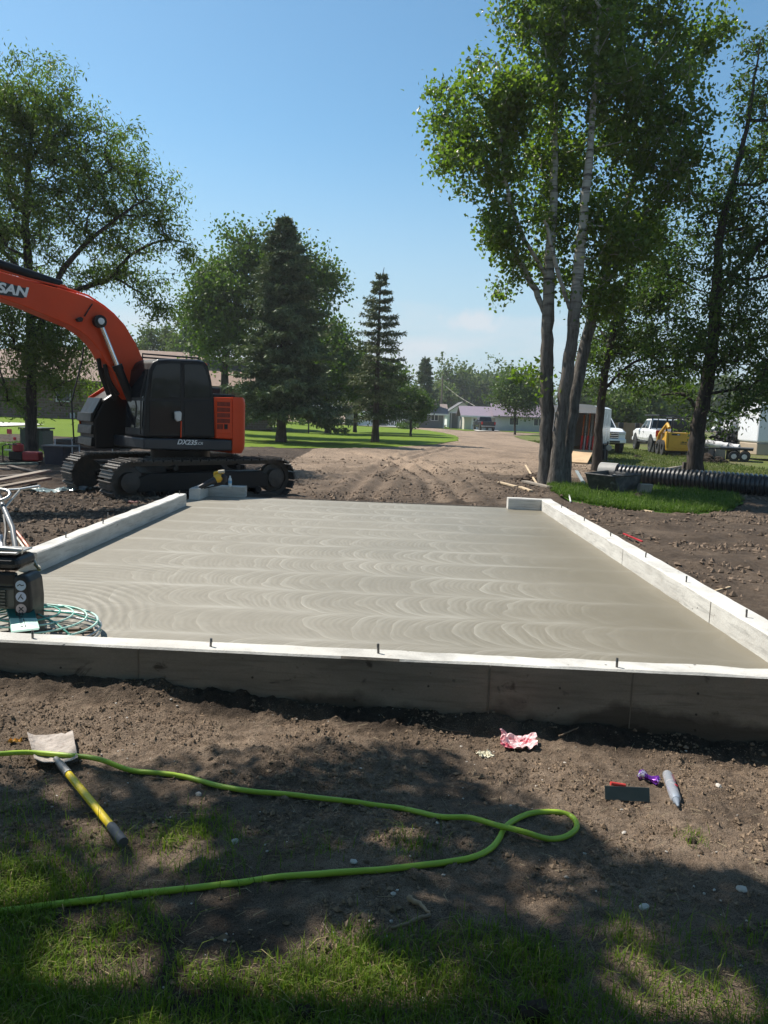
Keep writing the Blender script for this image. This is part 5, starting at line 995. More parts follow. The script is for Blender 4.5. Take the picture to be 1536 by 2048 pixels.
# ================================================================= RIGHT SIDE: VEHICLES AND KIT
M_WHITE = mat('white vehicle paint', (.78, .79, .80), .25, var=.03, sc=.8, spec=.5, dirt=.08, dcol=(.4, .36, .3))
M_TYRE = mat('tyre rubber', (.022, .022, .022), .85)
M_RIM = mat('dark alloy', (.10, .10, .10), .4, .7)
M_VGL = glassmat('vehicle glass', (.02, .028, .032), .04)
M_DKP = mat('black trim plastic', (.018, .018, .019), .5)
M_RED = mat('red tail lamp', (.45, .015, .012), .25); M_LAMP = mat('clear lamp', (.6, .6, .62), .15)
def pickup(label, loc, rz, paint, group=None, lift=0., rack=False, chrome=M_CHROME):
    """local frame: +x forward, y left, z up; a crew cab pickup 5.9 m long"""
    o = thing('pickup_truck', label, 'pickup truck', loc, rz, group); li = lift
    def lp(mb, n, m, par=o, bev=.02, **k):
        x = mb.build(n, m, None, bevel=0, **k); 
        if bev: b_ = x.modifiers.new('bevel', 'BEVEL'); b_.width = bev; b_.segments = 2; b_.limit_method = 'ANGLE'
        return local(x, par)
    def sect(mb, secs):          # lofted body: each section (x, half width, z0, z1, top half width)
        vs = []
        for x, w_, z0, z1, wt in secs: vs += [(x, -w_*.94, z0+li), (x, -w_, z0+.18+li), (x, -w_, z1-.10+li), (x, -wt, z1+li), (x, wt, z1+li), (x, w_, z1-.10+li), (x, w_, z0+.18+li), (x, w_*.94, z0+li)]
        n = len(secs); fs = [(i*8+j, i*8+(j+1) % 8, (i+1)*8+(j+1) % 8, (i+1)*8+j) for i in range(n-1) for j in range(8)]+[tuple(range(7, -1, -1)), tuple((n-1)*8+j for j in range(8))]
        return mb.add(vs, fs)
    lp(sect(MB(), [(.95, 1.0, .52, 1.20, .93), (1.5, 1.0, .52, 1.22, .92), (2.3, .99, .52, 1.19, .88), (2.78, .95, .50, 1.12, .82), (2.92, .90, .52, 1.02, .80)]), 'hood', paint)
    lp(sect(MB(), [(-1.05, 1.0, .50, 1.19, .95), (.95, 1.0, .50, 1.19, .95)]), 'body', paint)
    lp(sect(MB(), [(-2.95, .98, .56, 1.20, .95), (-1.06, 1.0, .54, 1.20, .95)]), 'cargo_box', paint)
    lp(MB().box(-2.86, -1.12, -.80, .80, 1.202+li, 1.212+li), 'bed_liner', M_DKP, bev=0)
    def ring(x, z, w_): return [(x, -w_, z+li), (x, w_, z+li)]
    ca = [(-1.05, 1.18, .93), (1.15, 1.18, .93), (.42, 1.80, .74), (-.80, 1.82, .74)]
    vs = [];
    for x, z, w_ in ca: vs += ring(x, z, w_)
    lp(MB().add(vs, [(0, 1, 3, 2), (2, 3, 5, 4), (4, 5, 7, 6), (6, 7, 1, 0), (0, 2, 4, 6), (1, 7, 5, 3)]), 'cab', paint, bev=.05)
    def gl(pts, n, k=.012):
        P = np.array([(p[0], p[1], p[2]+li) for p in pts]); nn = np.cross(P[1]-P[0], P[2]-P[0]); nn /= np.linalg.norm(nn); cc = P.mean(0)
        if nn@(cc-np.array([0, 0, 1.4+li])) < 0: nn = -nn
        lp(MB().prism(list(P-nn*.02), list(P+nn*k)), n, M_VGL, bev=0)
    def lerpq(q, u, v): a, b, c_, d = [np.array(x, float) for x in q]; return tuple((a*(1-u)+b*u)*(1-v)+(d*(1-u)+c_*u)*v)
    fq_ = [(1.15, -.93, 1.18), (1.15, .93, 1.18), (.42, .74, 1.80), (.42, -.74, 1.80)]; gl([lerpq(fq_, u, v) for u, v in ((.05, .08), (.95, .08), (.95, .90), (.05, .90))], 'windscreen')
    rq = [(-1.05, .93, 1.18), (-1.05, -.93, 1.18), (-.80, -.74, 1.82), (-.80, .74, 1.82)]; gl([lerpq(rq, u, v) for u, v in ((.07, .15), (.93, .15), (.93, .88), (.07, .88))], 'rear_window')
    for s in (-1, 1):
        sq = [(-1.05, s*.93, 1.18), (1.15, s*.93, 1.18), (.42, s*.74, 1.80), (-.80, s*.74, 1.82)]
        gl([lerpq(sq, u, v) for u, v in ((.06, .12), (.44, .12), (.46, .86), (.06, .86))], 'side_window'); gl([lerpq(sq, u, v) for u, v in ((.50, .12), (.90, .12), (.93, .86), (.52, .86))], 'side_window')
        lp(MB().box(.92, 1.18, s*1.0, s*1.26, 1.22+li, 1.52+li), 'side_mirror', M_DKP, bev=.03)
        for x in (1.92, -1.92):
            lp(MB().lathe([(.50, 0), (.50, .02)], 22, (x, s*.995, .50+li*.6), (0, s, 0)), 'wheel_arch', M_DKP, bev=0)
            w_ = lp(MB().lathe([(.20, -.14), (.38, -.14), (.42+li*.15, -.09), (.42+li*.15, .09), (.38, .14), (.24, .13), (.23, .06)], 22, (x, s*.90, .42+li*.15), (0, s, 0)), 'wheel', M_TYRE, bev=0, smooth=40)
            r_ = MB().lathe([(.235, .02), (.24, .12), (.20, .125), (.17, .07), (.05, .09), (.04, .10)], 18, (x, s*.90, .42+li*.15), (0, s, 0)).build('rim', M_RIM, None, smooth=40); local(r_, w_)
        lp(MB().box(2.66, 2.94, s*.55, s*.94, .88+li, 1.04+li), 'headlight', M_LAMP, bev=.02)
        lp(MB().box(-2.99, -2.93, s*.78, s*.99, .82+li, 1.17+li), 'tail_lamp', M_RED, bev=.01)
        for x in (.72, -.22): lp(MB().box(x, x+.2, s*1.0, s*1.03, 1.02+li, 1.06+li), 'door_handle', chrome, bev=.005)
        lp(MB().box(-.95, 1.2, s*.88, s*1.02, .40+li, .48+li), 'side_step', M_DKP)
        lp(MB().box(-.045, -.03, s*.99, s*1.004, .62+li, 1.12+li), 'door_gap', M_DKP, bev=0)
    g = lp(MB().box(2.86, 2.955, -.56, .56, .68+li, 1.04+li), 'grille', M_DKP)
    for z in (.74, .84, .94, 1.02): local(MB().box(2.955, 2.985, -.57, .57, z-.022+li, z+.018+li).build('grille_bar', chrome, None), g)
    local(MB().box(2.986, 2.998, -.14, .14, .86+li, .93+li).build('emblem', mat('gold emblem', (.55, .42, .12), .3, .6), None), g)
    lp(MB().box(2.80, 3.03, -.96, .96, .44+li, .66+li), 'front_bumper', paint if chrome is M_CHROME else M_DKP, bev=.04); lp(MB().box(3.03, 3.04, -.62, .62, .46+li, .56+li), 'bumper_intake', M_DKP, bev=0)
    lp(MB().box(-3.10, -2.93, -.95, .95, .50+li, .68+li), 'rear_bumper', M_STEEL, bev=.03); lp(MB().box(-2.985, -2.955, -.76, .76, .68+li, 1.17+li), 'tailgate', paint)
    lp(MB().box(-2.7, 2.6, -.5, .5, .34+li, .50+li), 'chassis', M_DKP)
    if rack:
        rk = MB()
        for x in (-2.7, -1.3):
            for s in (-.9, .9): rk.tube([(x, s, 1.2+li), (x, s*.9, 2.02+li)], .03, 6)
            rk.tube([(x, -.82, 2.02+li), (x, .82, 2.02+li)], .03, 6)
        for s in (-.8, .8): rk.tube([(-2.8, s, 2.03+li), (.6, s, 2.03+li)], .03, 6)
        lp(rk, 'ladder_rack', M_DKP, bev=0)
    return o
gpk = 'white pickups parked on the worn lawn'
def bz(px, py): return bhit(px, py)
p = bz(1212, 909); pickup('white pickup facing us beside the cargo trailer with a chrome grille', (p[0]+.15, p[1]+3.0, p[2]), R(-90-2), M_WHITE, gpk, .18)
p = bz(1303, 906); pickup('white pickup seen from behind with black ladder rack and open load', (p[0]+1.1, p[1]+2.0, p[2]), R(85), M_WHITE, gpk, .16, True)
p = at(967, 860, 107.); p[2] = float(base_h(p[0], p[1])); pickup('dark pickup parked on the driveway of the purple roofed house', (p[0], p[1], p[2]+.1), R(95), mat('black vehicle paint', (.02, .02, .024), .25, var=.05), None, .0)
# far cars by the houses on the right
def car(label, p, rz, paint, group):
    o = thing('parked_car', label, 'car', p, rz, group)
    def lp(mb, n, m, bev=.05): x = mb.build(n, m, None, bevel=bev); return local(x, o)
    b = [(-2.2, .35), (2.2, .35), (2.2, .75), (1.1, .92), (-1.9, .95), (-2.2, .8)]; lp(MB().prism([(x, -.88, z) for x, z in b], [(x, .88, z) for x, z in b]), 'body', paint)
    c_ = [(-1.8, .93), (1.1, .91), (.45, 1.42), (-1.2, 1.45)]; lp(MB().prism([(x, -.74, z) for x, z in c_], [(x, .74, z) for x, z in c_]), 'cabin', paint)
    for s in (-1, 1): w_ = [(-1.5, .98), (.8, .96), (.38, 1.36), (-1.1, 1.38)]; lp(MB().prism([(x, s*.735, z) for x, z in w_], [(x, s*.755, z) for x, z in w_]), 'side_window', M_VGL, 0)
    for x in (-1.35, 1.35):
        for s in (-1, 1): lp(MB().lathe([(.32, -.1), (.33, .1), (.18, .11)], 14, (x, s*.8, .32), (0, s, 0)), 'wheel', M_TYRE, 0)
gc = 'cars parked far off on the right'
for px, py, y, lb, pt, rz in [(1431, 858, 205, 'far white car parked on the right beyond the lawn', M_WHITE, 188), (1407, 857, 215, 'far dark red car to the left of the far white car', mat('dark red paint', (.16, .015, .02), .3), 190), (1390, 857, 235, 'far silver van end beside the red car', mat('silver paint', (.5, .5, .52), .3, .3), 200)]:
    q = at(px, py, float(y)); q[2] = float(base_h(q[0], q[1])); car(lb, q, R(rz), pt, gc)
for px, w_, y, lb, c_ in [(1360, 34, 260, 'far white gabled house behind the cars', (.62, .62, .62)), (1300, 40, 300, 'far pale house left of the gabled white house', (.5, .49, .46)), (1460, 60, 280, 'far white flat fronted house right of the parked cars', (.66, .66, .65)), (1545, 50, 290, 'far pale house at the right edge behind the camper', (.55, .55, .53))]:
    a, b, z = hs(y, px, px+w_, 855); fr, L = frame2(a, b); o = thing('house', lb, 'house', fr((L/2, 0, 0)), group=None); gable(o, fr, L, 9, 2.7, 4.6, wallmat('siding', c_, tuple(k*1.1 for k in c_)), roofmat('far roof', (.22, .21, .21), (.3, .29, .28)), .5); window(o, fr, L*.2, L*.4, 1., 2., 0, 2); window(o, fr, L*.6, L*.8, 1., 2., 0, 2)
# tan board fence
m_f = wallmat('tan fence boards', (.22, .15, .095), (.30, .21, .14)); p = at(1222, 881, 60.); p[2] = float(base_h(p[0], p[1])); q = at(1335, 886, 60.); q[2] = p[2]; fr, L = frame2(p, q); hf = at(1260, 846, 60.)[2]-p[2]
fo = thing('fence', 'tan board fence between the two white pickups', 'fence', p)
pw = .19; kk = int(L/pw); me0 = None
for i in range(kk):
    mb = MB().box(0, pw-.012, 0, .025, .05, hf+random.uniform(-.02, .02), lambda c_, i=i: fr((c_[0]+i*pw, c_[1]+random.choice((0, .006))*0, c_[2]))); mb.build('plank', m_f, fo)
for z in (.3, hf-.3): MB().box(0, L, .03, .08, z-.05, z+.05, fr).build('rail', m_f, fo)
for i in range(5): MB().box(i*L/4-.05, i*L/4+.05, .085, .185, -.2, hf+.03, fr).build('post', m_f, fo)
# white cargo trailer with the ramp down
yt = 32.6; a = at(1102, 905, yt+.6); b = at(1191, 905, yt-.1); zt = -.13; a[2] = b[2] = zt; fr, L = frame2(a, b)
tr = thing('cargo_trailer', 'white enclosed cargo trailer with its rear ramp down and dark interior', 'trailer', fr((L/2, 0, 0)))
zf = .50; zr = at(1150, 808, yt)[2]-zt; Dp = 5.0; t = .06
MB().box(0, t, 0, Dp, zf, zr-.12, fr).build('side_wall', M_WHITE, tr); MB().box(L-t, L, 0, Dp, zf, zr-.12, fr).build('side_wall', M_WHITE, tr); MB().box(0, L, Dp, Dp+t, zf, zr-.12, fr).build('front_wall', M_WHITE, tr)
MB().box(0, L, 0, Dp, zf-.1, zf-.003, fr).build('floor', mat('trailer plywood floor', (.22, .16, .10), .8), tr)
rf = [(x, zr-.12+.13*math.sin(math.pi*min(1, max(0, (x+.001)/L)))**.35) for x in np.linspace(0, L, 12)]
MB().prism([fr((x, -.05, z)) for x, z in rf]+[fr((L, -.05, zr-.16)), fr((0, -.05, zr-.16))], [fr((x, Dp+.1, z)) for x, z in rf]+[fr((L, Dp+.1, zr-.16)), fr((0, Dp+.1, zr-.16))]).build('roof', M_WHITE, tr)
MB().box(-.02, .07, -.04, -.001, zf-.1, zr-.15, fr).build('door_frame', M_WHITE, tr); MB().box(L-.09, L+.02, -.04, -.001, zf-.1, zr-.15, fr).build('door_frame', M_WHITE, tr); MB().box(.07, L-.09, -.04, -.001, zr-.36, zr-.15, fr).build('door_header', M_WHITE, tr)
rp = [(.06, -.02, zf-.02), (L-.08, -.02, zf-.02), (L-.08, -1.75, .04), (.06, -1.75, .04)]; MB().prism([fr(p) for p in rp], [fr((p[0], p[1], p[2]+.05)) for p in rp]).build('ramp', mat('pale plywood', (.52, .36, .21), .7, sc=1.5), tr)
for x in (-.14, L+.03):
    for q in (2.0, 2.85): MB().lathe([(.2, -.1), (.34, -.1), (.36, 0), (.34, .1), (.2, .1)], 16, fr((x+.05, q, .36)), fr((1, 0, 0))-fr((0, 0, 0))).build('wheel', M_TYRE, tr, smooth=40)
    MB().box(x-.02, x+.13, 1.45, 3.4, .72, .78, fr).build('mudguard', M_DKP, tr)
MB().box(L-.09, L+.0, -.075, -.041, 1.15, 1.35, fr).build('marker_lamp', M_RED, tr)
MB().tube([fr((L/2, Dp, .4)), fr((L/2, Dp+1.3, .45))], .05, 6).build('drawbar', M_DKP, tr); MB().tube([fr((L/2, Dp+1.1, .0)), fr((L/2, Dp+1.1, .8))], .04, 8).build('jack', M_STEEL, tr)
tools = thing('tool_rack', 'red and grey long handled tools standing inside the cargo trailer door', 'tools', fr((L-.45, .5, zf)))
for i in range(5):
    x = L-.68+i*.12; MB().tube([fr((x, .45, zf)), fr((x+.03, .5, zf+.62))], .05, 8).build('handle_grip', M_RED if i % 2 == 0 else M_STEEL, tools); MB().tube([fr((x+.03, .5, zf+.62)), fr((x+.05, .55, zf+1.5+.1*(i % 3)))], .03, 6).build('tool_pole', mat('grey blue tube', (.15, .20, .21), .5) if i % 2 else mat('orange brown cord', (.28, .09, .03), .7), tools)
# small jack stand in front of the pickup: a trailer tongue
q = bz(1213, 924); tg = thing('hand_dolly', 'black steel trailer dolly standing in front of the white pickup grille', 'dolly', q)
MB().tube([q, q+zv*.9], .035, 6).build('upright', M_DKP, tg); MB().tube([q+zv*.5+np.array([-.35, 0, 0]), q+zv*.55+np.array([.3, 0, 0])], .03, 6).build('crossbar', M_DKP, tg); MB().box(-.35, .35, -.05, .45, 0, .05, lambda p: q+np.array(p)).build('foot_plate', M_DKP, tg); MB().lathe([(.12, -.04), (.13, .04)], 12, q+np.array([.05, -.05, .62]), (0, 1, 0)).build('coupler', M_STEEL, tg)
# yellow skid steer seen from behind
M_YEL = mat('yellow machine paint', (.58, .31, .022), .4, var=.06, dirt=.12)
q = bz(1372, 914); c0 = q+np.array([0, 1.2, 0]); sd = thing('skid_steer', 'yellow compact loader seen from behind with dark cab cage and tyres', 'loader', c0, R(-6))
def sb(mb, n, m, par=None, bev=.03, **k):
    x = mb.build(n, m, None, bevel=bev, **k); return local(x, par or sd)
dr_ = sb(MB().box(-.80, .80, -.95, -.80, .38, 1.28), 'rear_door', M_YEL, bev=.05)
sb(MB().box(-.70, .70, -.80, .9, .40, 1.22), 'body', M_YEL); sb(MB().box(-.92, -.82, -.98, -.55, .35, 1.30), 'side_guard', M_YEL); sb(MB().box(.82, .92, -.98, -.55, .35, 1.30), 'side_guard', M_YEL); sb(MB().box(-.9, .9, -1.02, -.86, .30, .40), 'rear_bumper', M_YEL)
for s in (-1, 1): x = MB().box(s*.42-.22, s*.42+.22, -.962, -.951, 1.12, 1.21).build('light_slot', M_DKP, None); local(x, dr_); x = MB().box(s*.30-.05, s*.30+.05, -.968, -.9625, 1.14, 1.19).build('rear_light', M_LAMP, None); local(x, dr_)
lt_ = MB()
for i in range(7): lt_.box(-.14+i*.048, -.14+i*.048+(.034 if i % 3 else .022), -.956, -.952, .72, .79+.01*(i % 2))
for i in range(6): lt_.box(-.15+i*.05, -.15+i*.05+.038, -.956, -.952, .655, .695)
local(lt_.build('worn_lettering', M_DKP, None), dr_)
cg = MB()
for x in (-.55, .55):
    for y in (-.55, .6): cg.box(x-.05, x+.05, y-.05, y+.05, 1.22, 2.02)
cg.box(-.62, .62, -.62, .67, 2.021, 2.10); sb(cg, 'cab_cage', M_DKP); sb(MB().box(-.48, .48, -.58, -.55, 1.30, 1.95), 'rear_window', M_VGL, bev=0)
for s in (-1, 1):
    sb(MB().tube([(s*.78, -.85, 1.5), (s*.80, -.5, 1.72), (s*.80, 1.0, 1.15), (s*.8, 1.5, .5)], .09, 6), 'lift_arm', M_YEL, bev=0)
    for y in (-.5, .55): sb(MB().lathe([(.2, -.15), (.40, -.15), (.43, 0), (.40, .15), (.22, .15), (.2, .08)], 20, (s*.86, y, .42), (s, 0, 0)), 'wheel', M_TYRE, bev=0, smooth=40)
sb(MB().prism([(x, 1.5, z) for x, z in ((-.95, .1), (.95, .1), (.95, .65), (-.95, .65))], [(x, 2.1, z) for x, z in ((-.95, .08), (.95, .08), (.95, .12), (-.95, .12))]), 'bucket', M_DKP, bev=.01)
# camper at the right edge
M_TAN = mat('tan camper skirt', (.42, .34, .25), .5, var=.04)
yk = 40.; a = at(1512, 912, yk); b = at(1700, 918, yk); a[2] = b[2] = -.13; fr, L = frame2(a, b)
zk = at(1500, 803, yk)[2]+.13; zb_ = at(1500, 886, yk)[2]+.13; z0_ = at(1500, 910, yk)[2]+.13
rv = thing('camper', 'white camper trailer with a tan lower band at the right edge', 'camper', fr((L/2, 0, 0)))
MB().box(0, L, 0, 2.4, zb_, zk, fr).build('body', M_WHITE, rv, bevel=.14, seg=4); MB().box(.02, L-.02, .02, 2.38, z0_, zb_-.003, fr).build('skirt', M_TAN, rv, bevel=.05)
MB().box(-.015, 1.30, -.012, -.002, zb_-.05, zb_+.02, fr).build('trim_strip', mat('grey trim strip', (.3, .28, .26), .5), rv)
window(rv, fr, 2.2, 3.6, zb_+.5, zk-.5, 0, 2)
for q in (3.0, 3.9): MB().lathe([(.2, -.1), (.33, -.1), (.35, 0), (.33, .1), (.2, .1)], 16, fr((q, .15, .36)), fr((0, -1, 0))-fr((0, 0, 0))).build('wheel', M_TYRE, rv)
MB().box(1.2, L, .3, 2.1, .40, z0_-.003, fr).build('chassis', M_DKP, rv)
# flat trailer with tandem wheels in front of it
a = bz(1445, 917); a[1] = 38.2; a = at(1443, 917, 38.2); a[2] = -.13; b = at(1505, 917, 37.6); b[2] = -.13; fr, L = frame2(a, b)
ft = thing('flat_trailer', 'low black flatbed trailer with tandem wheels beside the camper', 'trailer', fr((L/2, 0, 0)))
MB().box(-.1, L, 0, 1.9, .56, .68, fr).build('deck', M_DKP, ft, bevel=.01)
for q in (.55, 1.02):
    for w_ in (.0, 1.7): t_ = MB().lathe([(.12, -.09), (.24, -.09), (.26, 0), (.24, .09), (.12, .09)], 16, fr((q, w_, .26)), fr((0, -1, 0))-fr((0, 0, 0))).build('wheel', M_TYRE, ft, smooth=40); MB().lathe([(.13, .08), (.12, .1), (.03, .1)], 12, fr((q, w_, .26)), (fr((0, -1, 0))-fr((0, 0, 0)))*(1 if w_ == 0 else -1)).build('rim', M_LAMP, t_)
MB().tube([fr((-.1, .95, .6)), fr((-1.2, .95, .55))], .05, 6).build('drawbar', M_DKP, ft)
# wrapped pipe roll and dark bundle beyond it
a = at(1398, 884, 41.); b = at(1478, 897, 39.6)
wp = MB().tube([a+(b-a)*t for t in np.linspace(0, 1, 14)], [.20+.02*math.sin(i*2.1) for i in range(14)], 12); m = NT('white wrap'); v = m.coord(); m.col(m.mix(m.rng(m.noise(v, 3, 5, .7), .5, .6), (.62, .60, .57), (.07, .05, .05))); m.set(rough=.6)
wr = thing('wrapped_pipe', 'long white wrapped pipe lying across the flatbed trailer', 'pipe', (a+b)/2); wp.build('pipe', m.m, wr, smooth=60)
for t in (.05, .75): c_ = a+(b-a)*t; MB().tube([c_-(b-a)*.012, c_+(b-a)*.012], .235, 12).build('strap', M_DKP, wr)
for t in (.15, .8): c_ = a+(b-a)*t; MB().box(-.08, .08, -.3, .3, -.13-c_[2], -.19, lambda p: c_+np.array(p)).build('trestle', M_DKP, wr)
bush('hose_bundle', 'dark bundled netting heaped behind the white wrapped pipe', at(1452, 885, 43.)-zv*.1, .75, .40, 700, .25, mat('black netting', (.016, .016, .016), .7), 12)
bpy.data.objects['hose_bundle']['category'] = 'netting'; 
# cut slabs leaning beside the loader
gsl = 'cut slabs lying right of the yellow loader'
for i, (px, py, w_, h_, lb, c_) in enumerate([(1397, 914, .42, .85, 'tall dark stone slab right of the loader wheel', (.06, .058, .055)), (1418, 915, .85, .62, 'low pinkish grey stone slab, left of the lone grey slab', (.20, .165, .15)), (1440, 916, .55, .72, 'grey upright stone slab beside the flatbed wheels', (.17, .165, .15))]):
    q = bz(px, py); o = MB().box(-w_/2, w_/2, 0, .16, 0, h_, lambda p: q+np.array([p[0]+.10*p[2], p[1]+.18*p[2], p[2]])).build('stone_slab', mat('slab %d' % i, c_, .8, var=.2, sc=3, bump=.4), bevel=.02); tag(o, lb, 'stone slab', gsl)
def heap(name, label, cat, p, rx, ry, h_, m, n=60, seed=1, s=.09):
    r = np.random.default_rng(seed); th = r.uniform(0, 2*math.pi, n); q = np.sqrt(r.uniform(0, 1, n)); P = np.stack([p[0]+rx*q*np.cos(th), p[1]+ry*q*np.sin(th), p[2]+h_*(1-q)*r.uniform(.6, 1, n)], -1)
    o = scatter(name, rock(2), P, r.uniform(.5, 1.3, n)*s*(1.4-q), m, seed, .75, .14); tag(o, label, cat); return o
M_CLOD = mat('dark clod earth', (.040, .029, .021), .95, sc=9, bump=.8, bsc=40, spec=.15)
M_CLODD = mat('dry clod earth', (.095, .070, .052), .95, sc=9, bump=.8, bsc=40, spec=.15)
heap('soil_pile', 'heap of dark turned soil on the lawn behind the corrugated pipe', 'soil pile', bz(1418, 925), 1.0, .5, .32, M_CLOD, 110, 3, .15)
heap('soil_pile', 'small dark clod heap left of the rear pickup wheel', 'soil pile', bz(1275, 915), .22, .16, .1, M_CLOD, 24, 4, .09)
# corrugated pipe
M_HDPE = mat('black corrugated plastic', (.030, .031, .033), .38, var=.15, sc=2, dirt=.25, dcol=(.12, .11, .10), spec=.6)
pa = at(1203, 943, 22.7); pe = at(1540, 970, 20.0); pe = pe+(pe-pa)*.7; pa[2] = pe[2] = 0.; L = np.linalg.norm(pe-pa); dn = (pe-pa)/L; prof = []; s = 0.
cp = thing('corrugated_pipe', 'long black corrugated drain pipe lying behind the right hand trees', 'pipe', pa+dn*L/2-zv*.2)
while s < L:
    for ds, rr in ((0, .245), (.018, .285), (.062, .29), (.08, .25), (.1, .242)): prof.append((rr, s+ds))
    s += .115
pz = .14
n_ = 28; mb = MB(); q_ = Vector((0, 0, 1)).rotation_difference(Vector(dn)); base = []
for rr, h_ in prof:
    for j in range(n_):
        a_ = 2*math.pi*j/n_; p = q_ @ Vector((rr*math.cos(a_), rr*math.sin(a_), h_)); base.append((p.x+pa[0], p.y+pa[1], p.z+pz))
k = len(prof); fs = [(i*n_+j, i*n_+(j+1) % n_, (i+1)*n_+(j+1) % n_, (i+1)*n_+j) for i in range(k-1) for j in range(n_)]
MB().add(base, fs).build('corrugated_shell', M_HDPE, cp, smooth=50); MB().tube([pa+zv*pz-dn*.003, pe+zv*pz], .225, 28, cap=False).build('inner_wall', mat('white pipe liner', (.45, .45, .44), .5), cp, smooth=60)
MB().tube([pa+zv*pz-dn*.02, pa+zv*pz+dn*.5], .315, 28, cap=False).build('coupling', mat('grey coupling sleeve', (.34, .33, .31), .5), cp, smooth=60)
q = bz(1364, 975); tag(MB().box(-.05, .05, -.05, .05, -.1, .72, lambda p: q+np.array([p[0]+.03*p[2], p[1], p[2]])).build('wooden_stake', M_BOARD), 'short dark stake standing just left of the box elder trunk', 'stake')
# mortar tub
M_TUB = mat('scuffed black tub plastic', (.035, .035, .034), .6, var=.3, sc=3, dirt=.55, dcol=(.16, .15, .13))
yq = 18.9; rim = [at(1170, 947, yq+.15), at(1229, 957, yq-.35), at(1284, 949, yq+.15), at(1217, 938, yq+.95)]; zr_ = np.mean([p[2] for p in rim]); 
for p in rim: p[2] = zr_+.35*(p[2]-zr_)
bot = [at(1181, 977, yq+.2), at(1238, 993, yq-.25), at(1271, 989, yq+.15), at(1222, 980, yq+.7)]
for p in bot: p[2] = -.13
tb_ = thing('mortar_tub', 'scuffed black mortar tub full of debris on the grass by the tree', 'tub', np.mean(bot, 0))
cin = np.mean(rim, 0); ins = lambda P, k: [p+(np.mean(P, 0)-p)*k for p in P]
ri_ = ins(rim, .06); bi_ = ins(bot, .07); bi_ = [p+zv*.04 for p in bi_]
MB().add(bot+rim+ri_+bi_, [(3, 2, 1, 0)]+[(i, (i+1) % 4, 4+(i+1) % 4, 4+i) for i in range(4)]+[(4+i, 4+(i+1) % 4, 8+(i+1) % 4, 8+i) for i in range(4)]+[(8+i, 8+(i+1) % 4, 12+(i+1) % 4, 12+i) for i in range(4)]+[(12, 13, 14, 15)]).build('tub_shell', M_TUB, tb_, bevel=.012)
ro = ins(rim, -.035); MB().prism([p-zv*.035 for p in ro], [p+zv*.004 for p in ro])
mb = MB()
for i in range(4): mb.tube([rim[i], rim[(i+1) % 4]], .020, 6)
mb.build('rolled_rim', M_TUB, tb_, smooth=60)
r = np.random.default_rng(3); P = np.array([cin+(np.array(rim[i])-cin)*.72*q_ for i in range(4) for q_ in r.uniform(.0, 1, 22)])+np.array([0, 0, -.16])+r.normal(0, .05, (88, 3))
o = scatter('rubble_fill', rock(1), P, r.uniform(.04, .1, len(P)), mat('grey rubble', (.14, .145, .14), .8, sc=8), 5, .6, .2, kind='stuff'); o.parent = tb_; o.matrix_parent_inverse = pinv(tb_)
# boards and offcuts round the tree
M_WOOD = mat('grey weathered lumber', (.26, .22, .175), .85, sc=6, bump=.3); M_WOODP = mat('pale fresh lumber', (.55, .42, .27), .75, sc=5, bump=.2); M_ORB = mat('orange marked offcut', (.55, .18, .05), .7)
def plank(label, pxa, pxb, w_=.14, t=.04, m=M_WOOD, za=0., zb=0., group=None, name='plank_offcut'):
    a = bhit(*pxa); b = bhit(*pxb); a[2] = H1(a[0], a[1])+t*.6+za; b[2] = H1(b[0], b[1])+t*.6+zb; d = b-a; L = np.linalg.norm(d); d /= L; s = np.cross(zv, d); s /= np.linalg.norm(s); u = np.cross(d, s)
    o = MB().box(0, L, -w_/2, w_/2, -t/2, t/2, lambda p: a+d*p[0]+s*p[1]+u*p[2]).build(name, m, bevel=.004); tag(o, label, 'plank', group); return o
gpl = 'offcuts scattered round the cottonwood base'
plank('pale thin lath leaning towards the cottonwood base', (1050, 948), (1076, 975), .05, .03, M_WOODP, .25, 0, gpl)
plank('wide grey board lying left of the cottonwood base', (1048, 968), (1100, 979), .18, .05, M_WOOD, .03, 0, gpl)
plank('short pale offcut lying furthest left of the cottonwood', (998, 970), (1032, 976), .12, .04, M_WOODP, 0, 0, gpl)
plank('short pale offcut just above the corner of the right wall', (1040, 978), (1062, 985), .10, .04, M_WOODP, 0, 0, gpl)
plank('orange ended offcut on the grass near the wall corner', (1143, 1000), (1162, 994), .05, .04, M_ORB, 0, .03, gpl)
plank('small white lath standing near the orange offcut', (1141, 1006), (1138, 996), .03, .03, M_FRAME, 0, .10, gpl)
plank('grey bent strip propped against the mortar tub', (1152, 958), (1176, 979), .09, .04, mat('galvanised strip', (.30, .33, .33), .5, .3), .22, .0, gpl)
plank('dark flat board under the bent strip by the tub', (1130, 972), (1165, 984), .22, .04, M_BOARD, 0, 0, gpl)
plank('pale curled scrap just left of the mortar tub', (1160, 985), (1172, 981), .10, .03, M_FRAME, 0, .03, gpl)
plank('pale strip on the grass in front of the tub', (1192, 988), (1208, 988), .07, .03, M_WOOD, 0, 0, gpl)
plank('long grey timber resting on a block beside the tub', (1282, 972), (1365, 958), .12, .07, M_WOOD, .30, .34, gpl)
plank('thin pale strip on the grass right of the tub', (1298, 990), (1326, 993), .06, .03, M_WOOD, 0, 0, gpl)
q = bhit(1284, 992); o = MB().box(-.15, .15, -.12, .12, 0, .30, lambda p: q+np.array([p[0]+.25*p[2], p[1], p[2]])).build('wood_block', M_WOOD, bevel=.012); tag(o, 'grey wooden block propping the long timber beside the tub', 'block')
heap('soil_clod', 'single dark clump of earth on the grass in front of the tub', 'soil clod', bhit(1273, 999), .18, .12, .12, M_CLOD, 30, 8, .10)
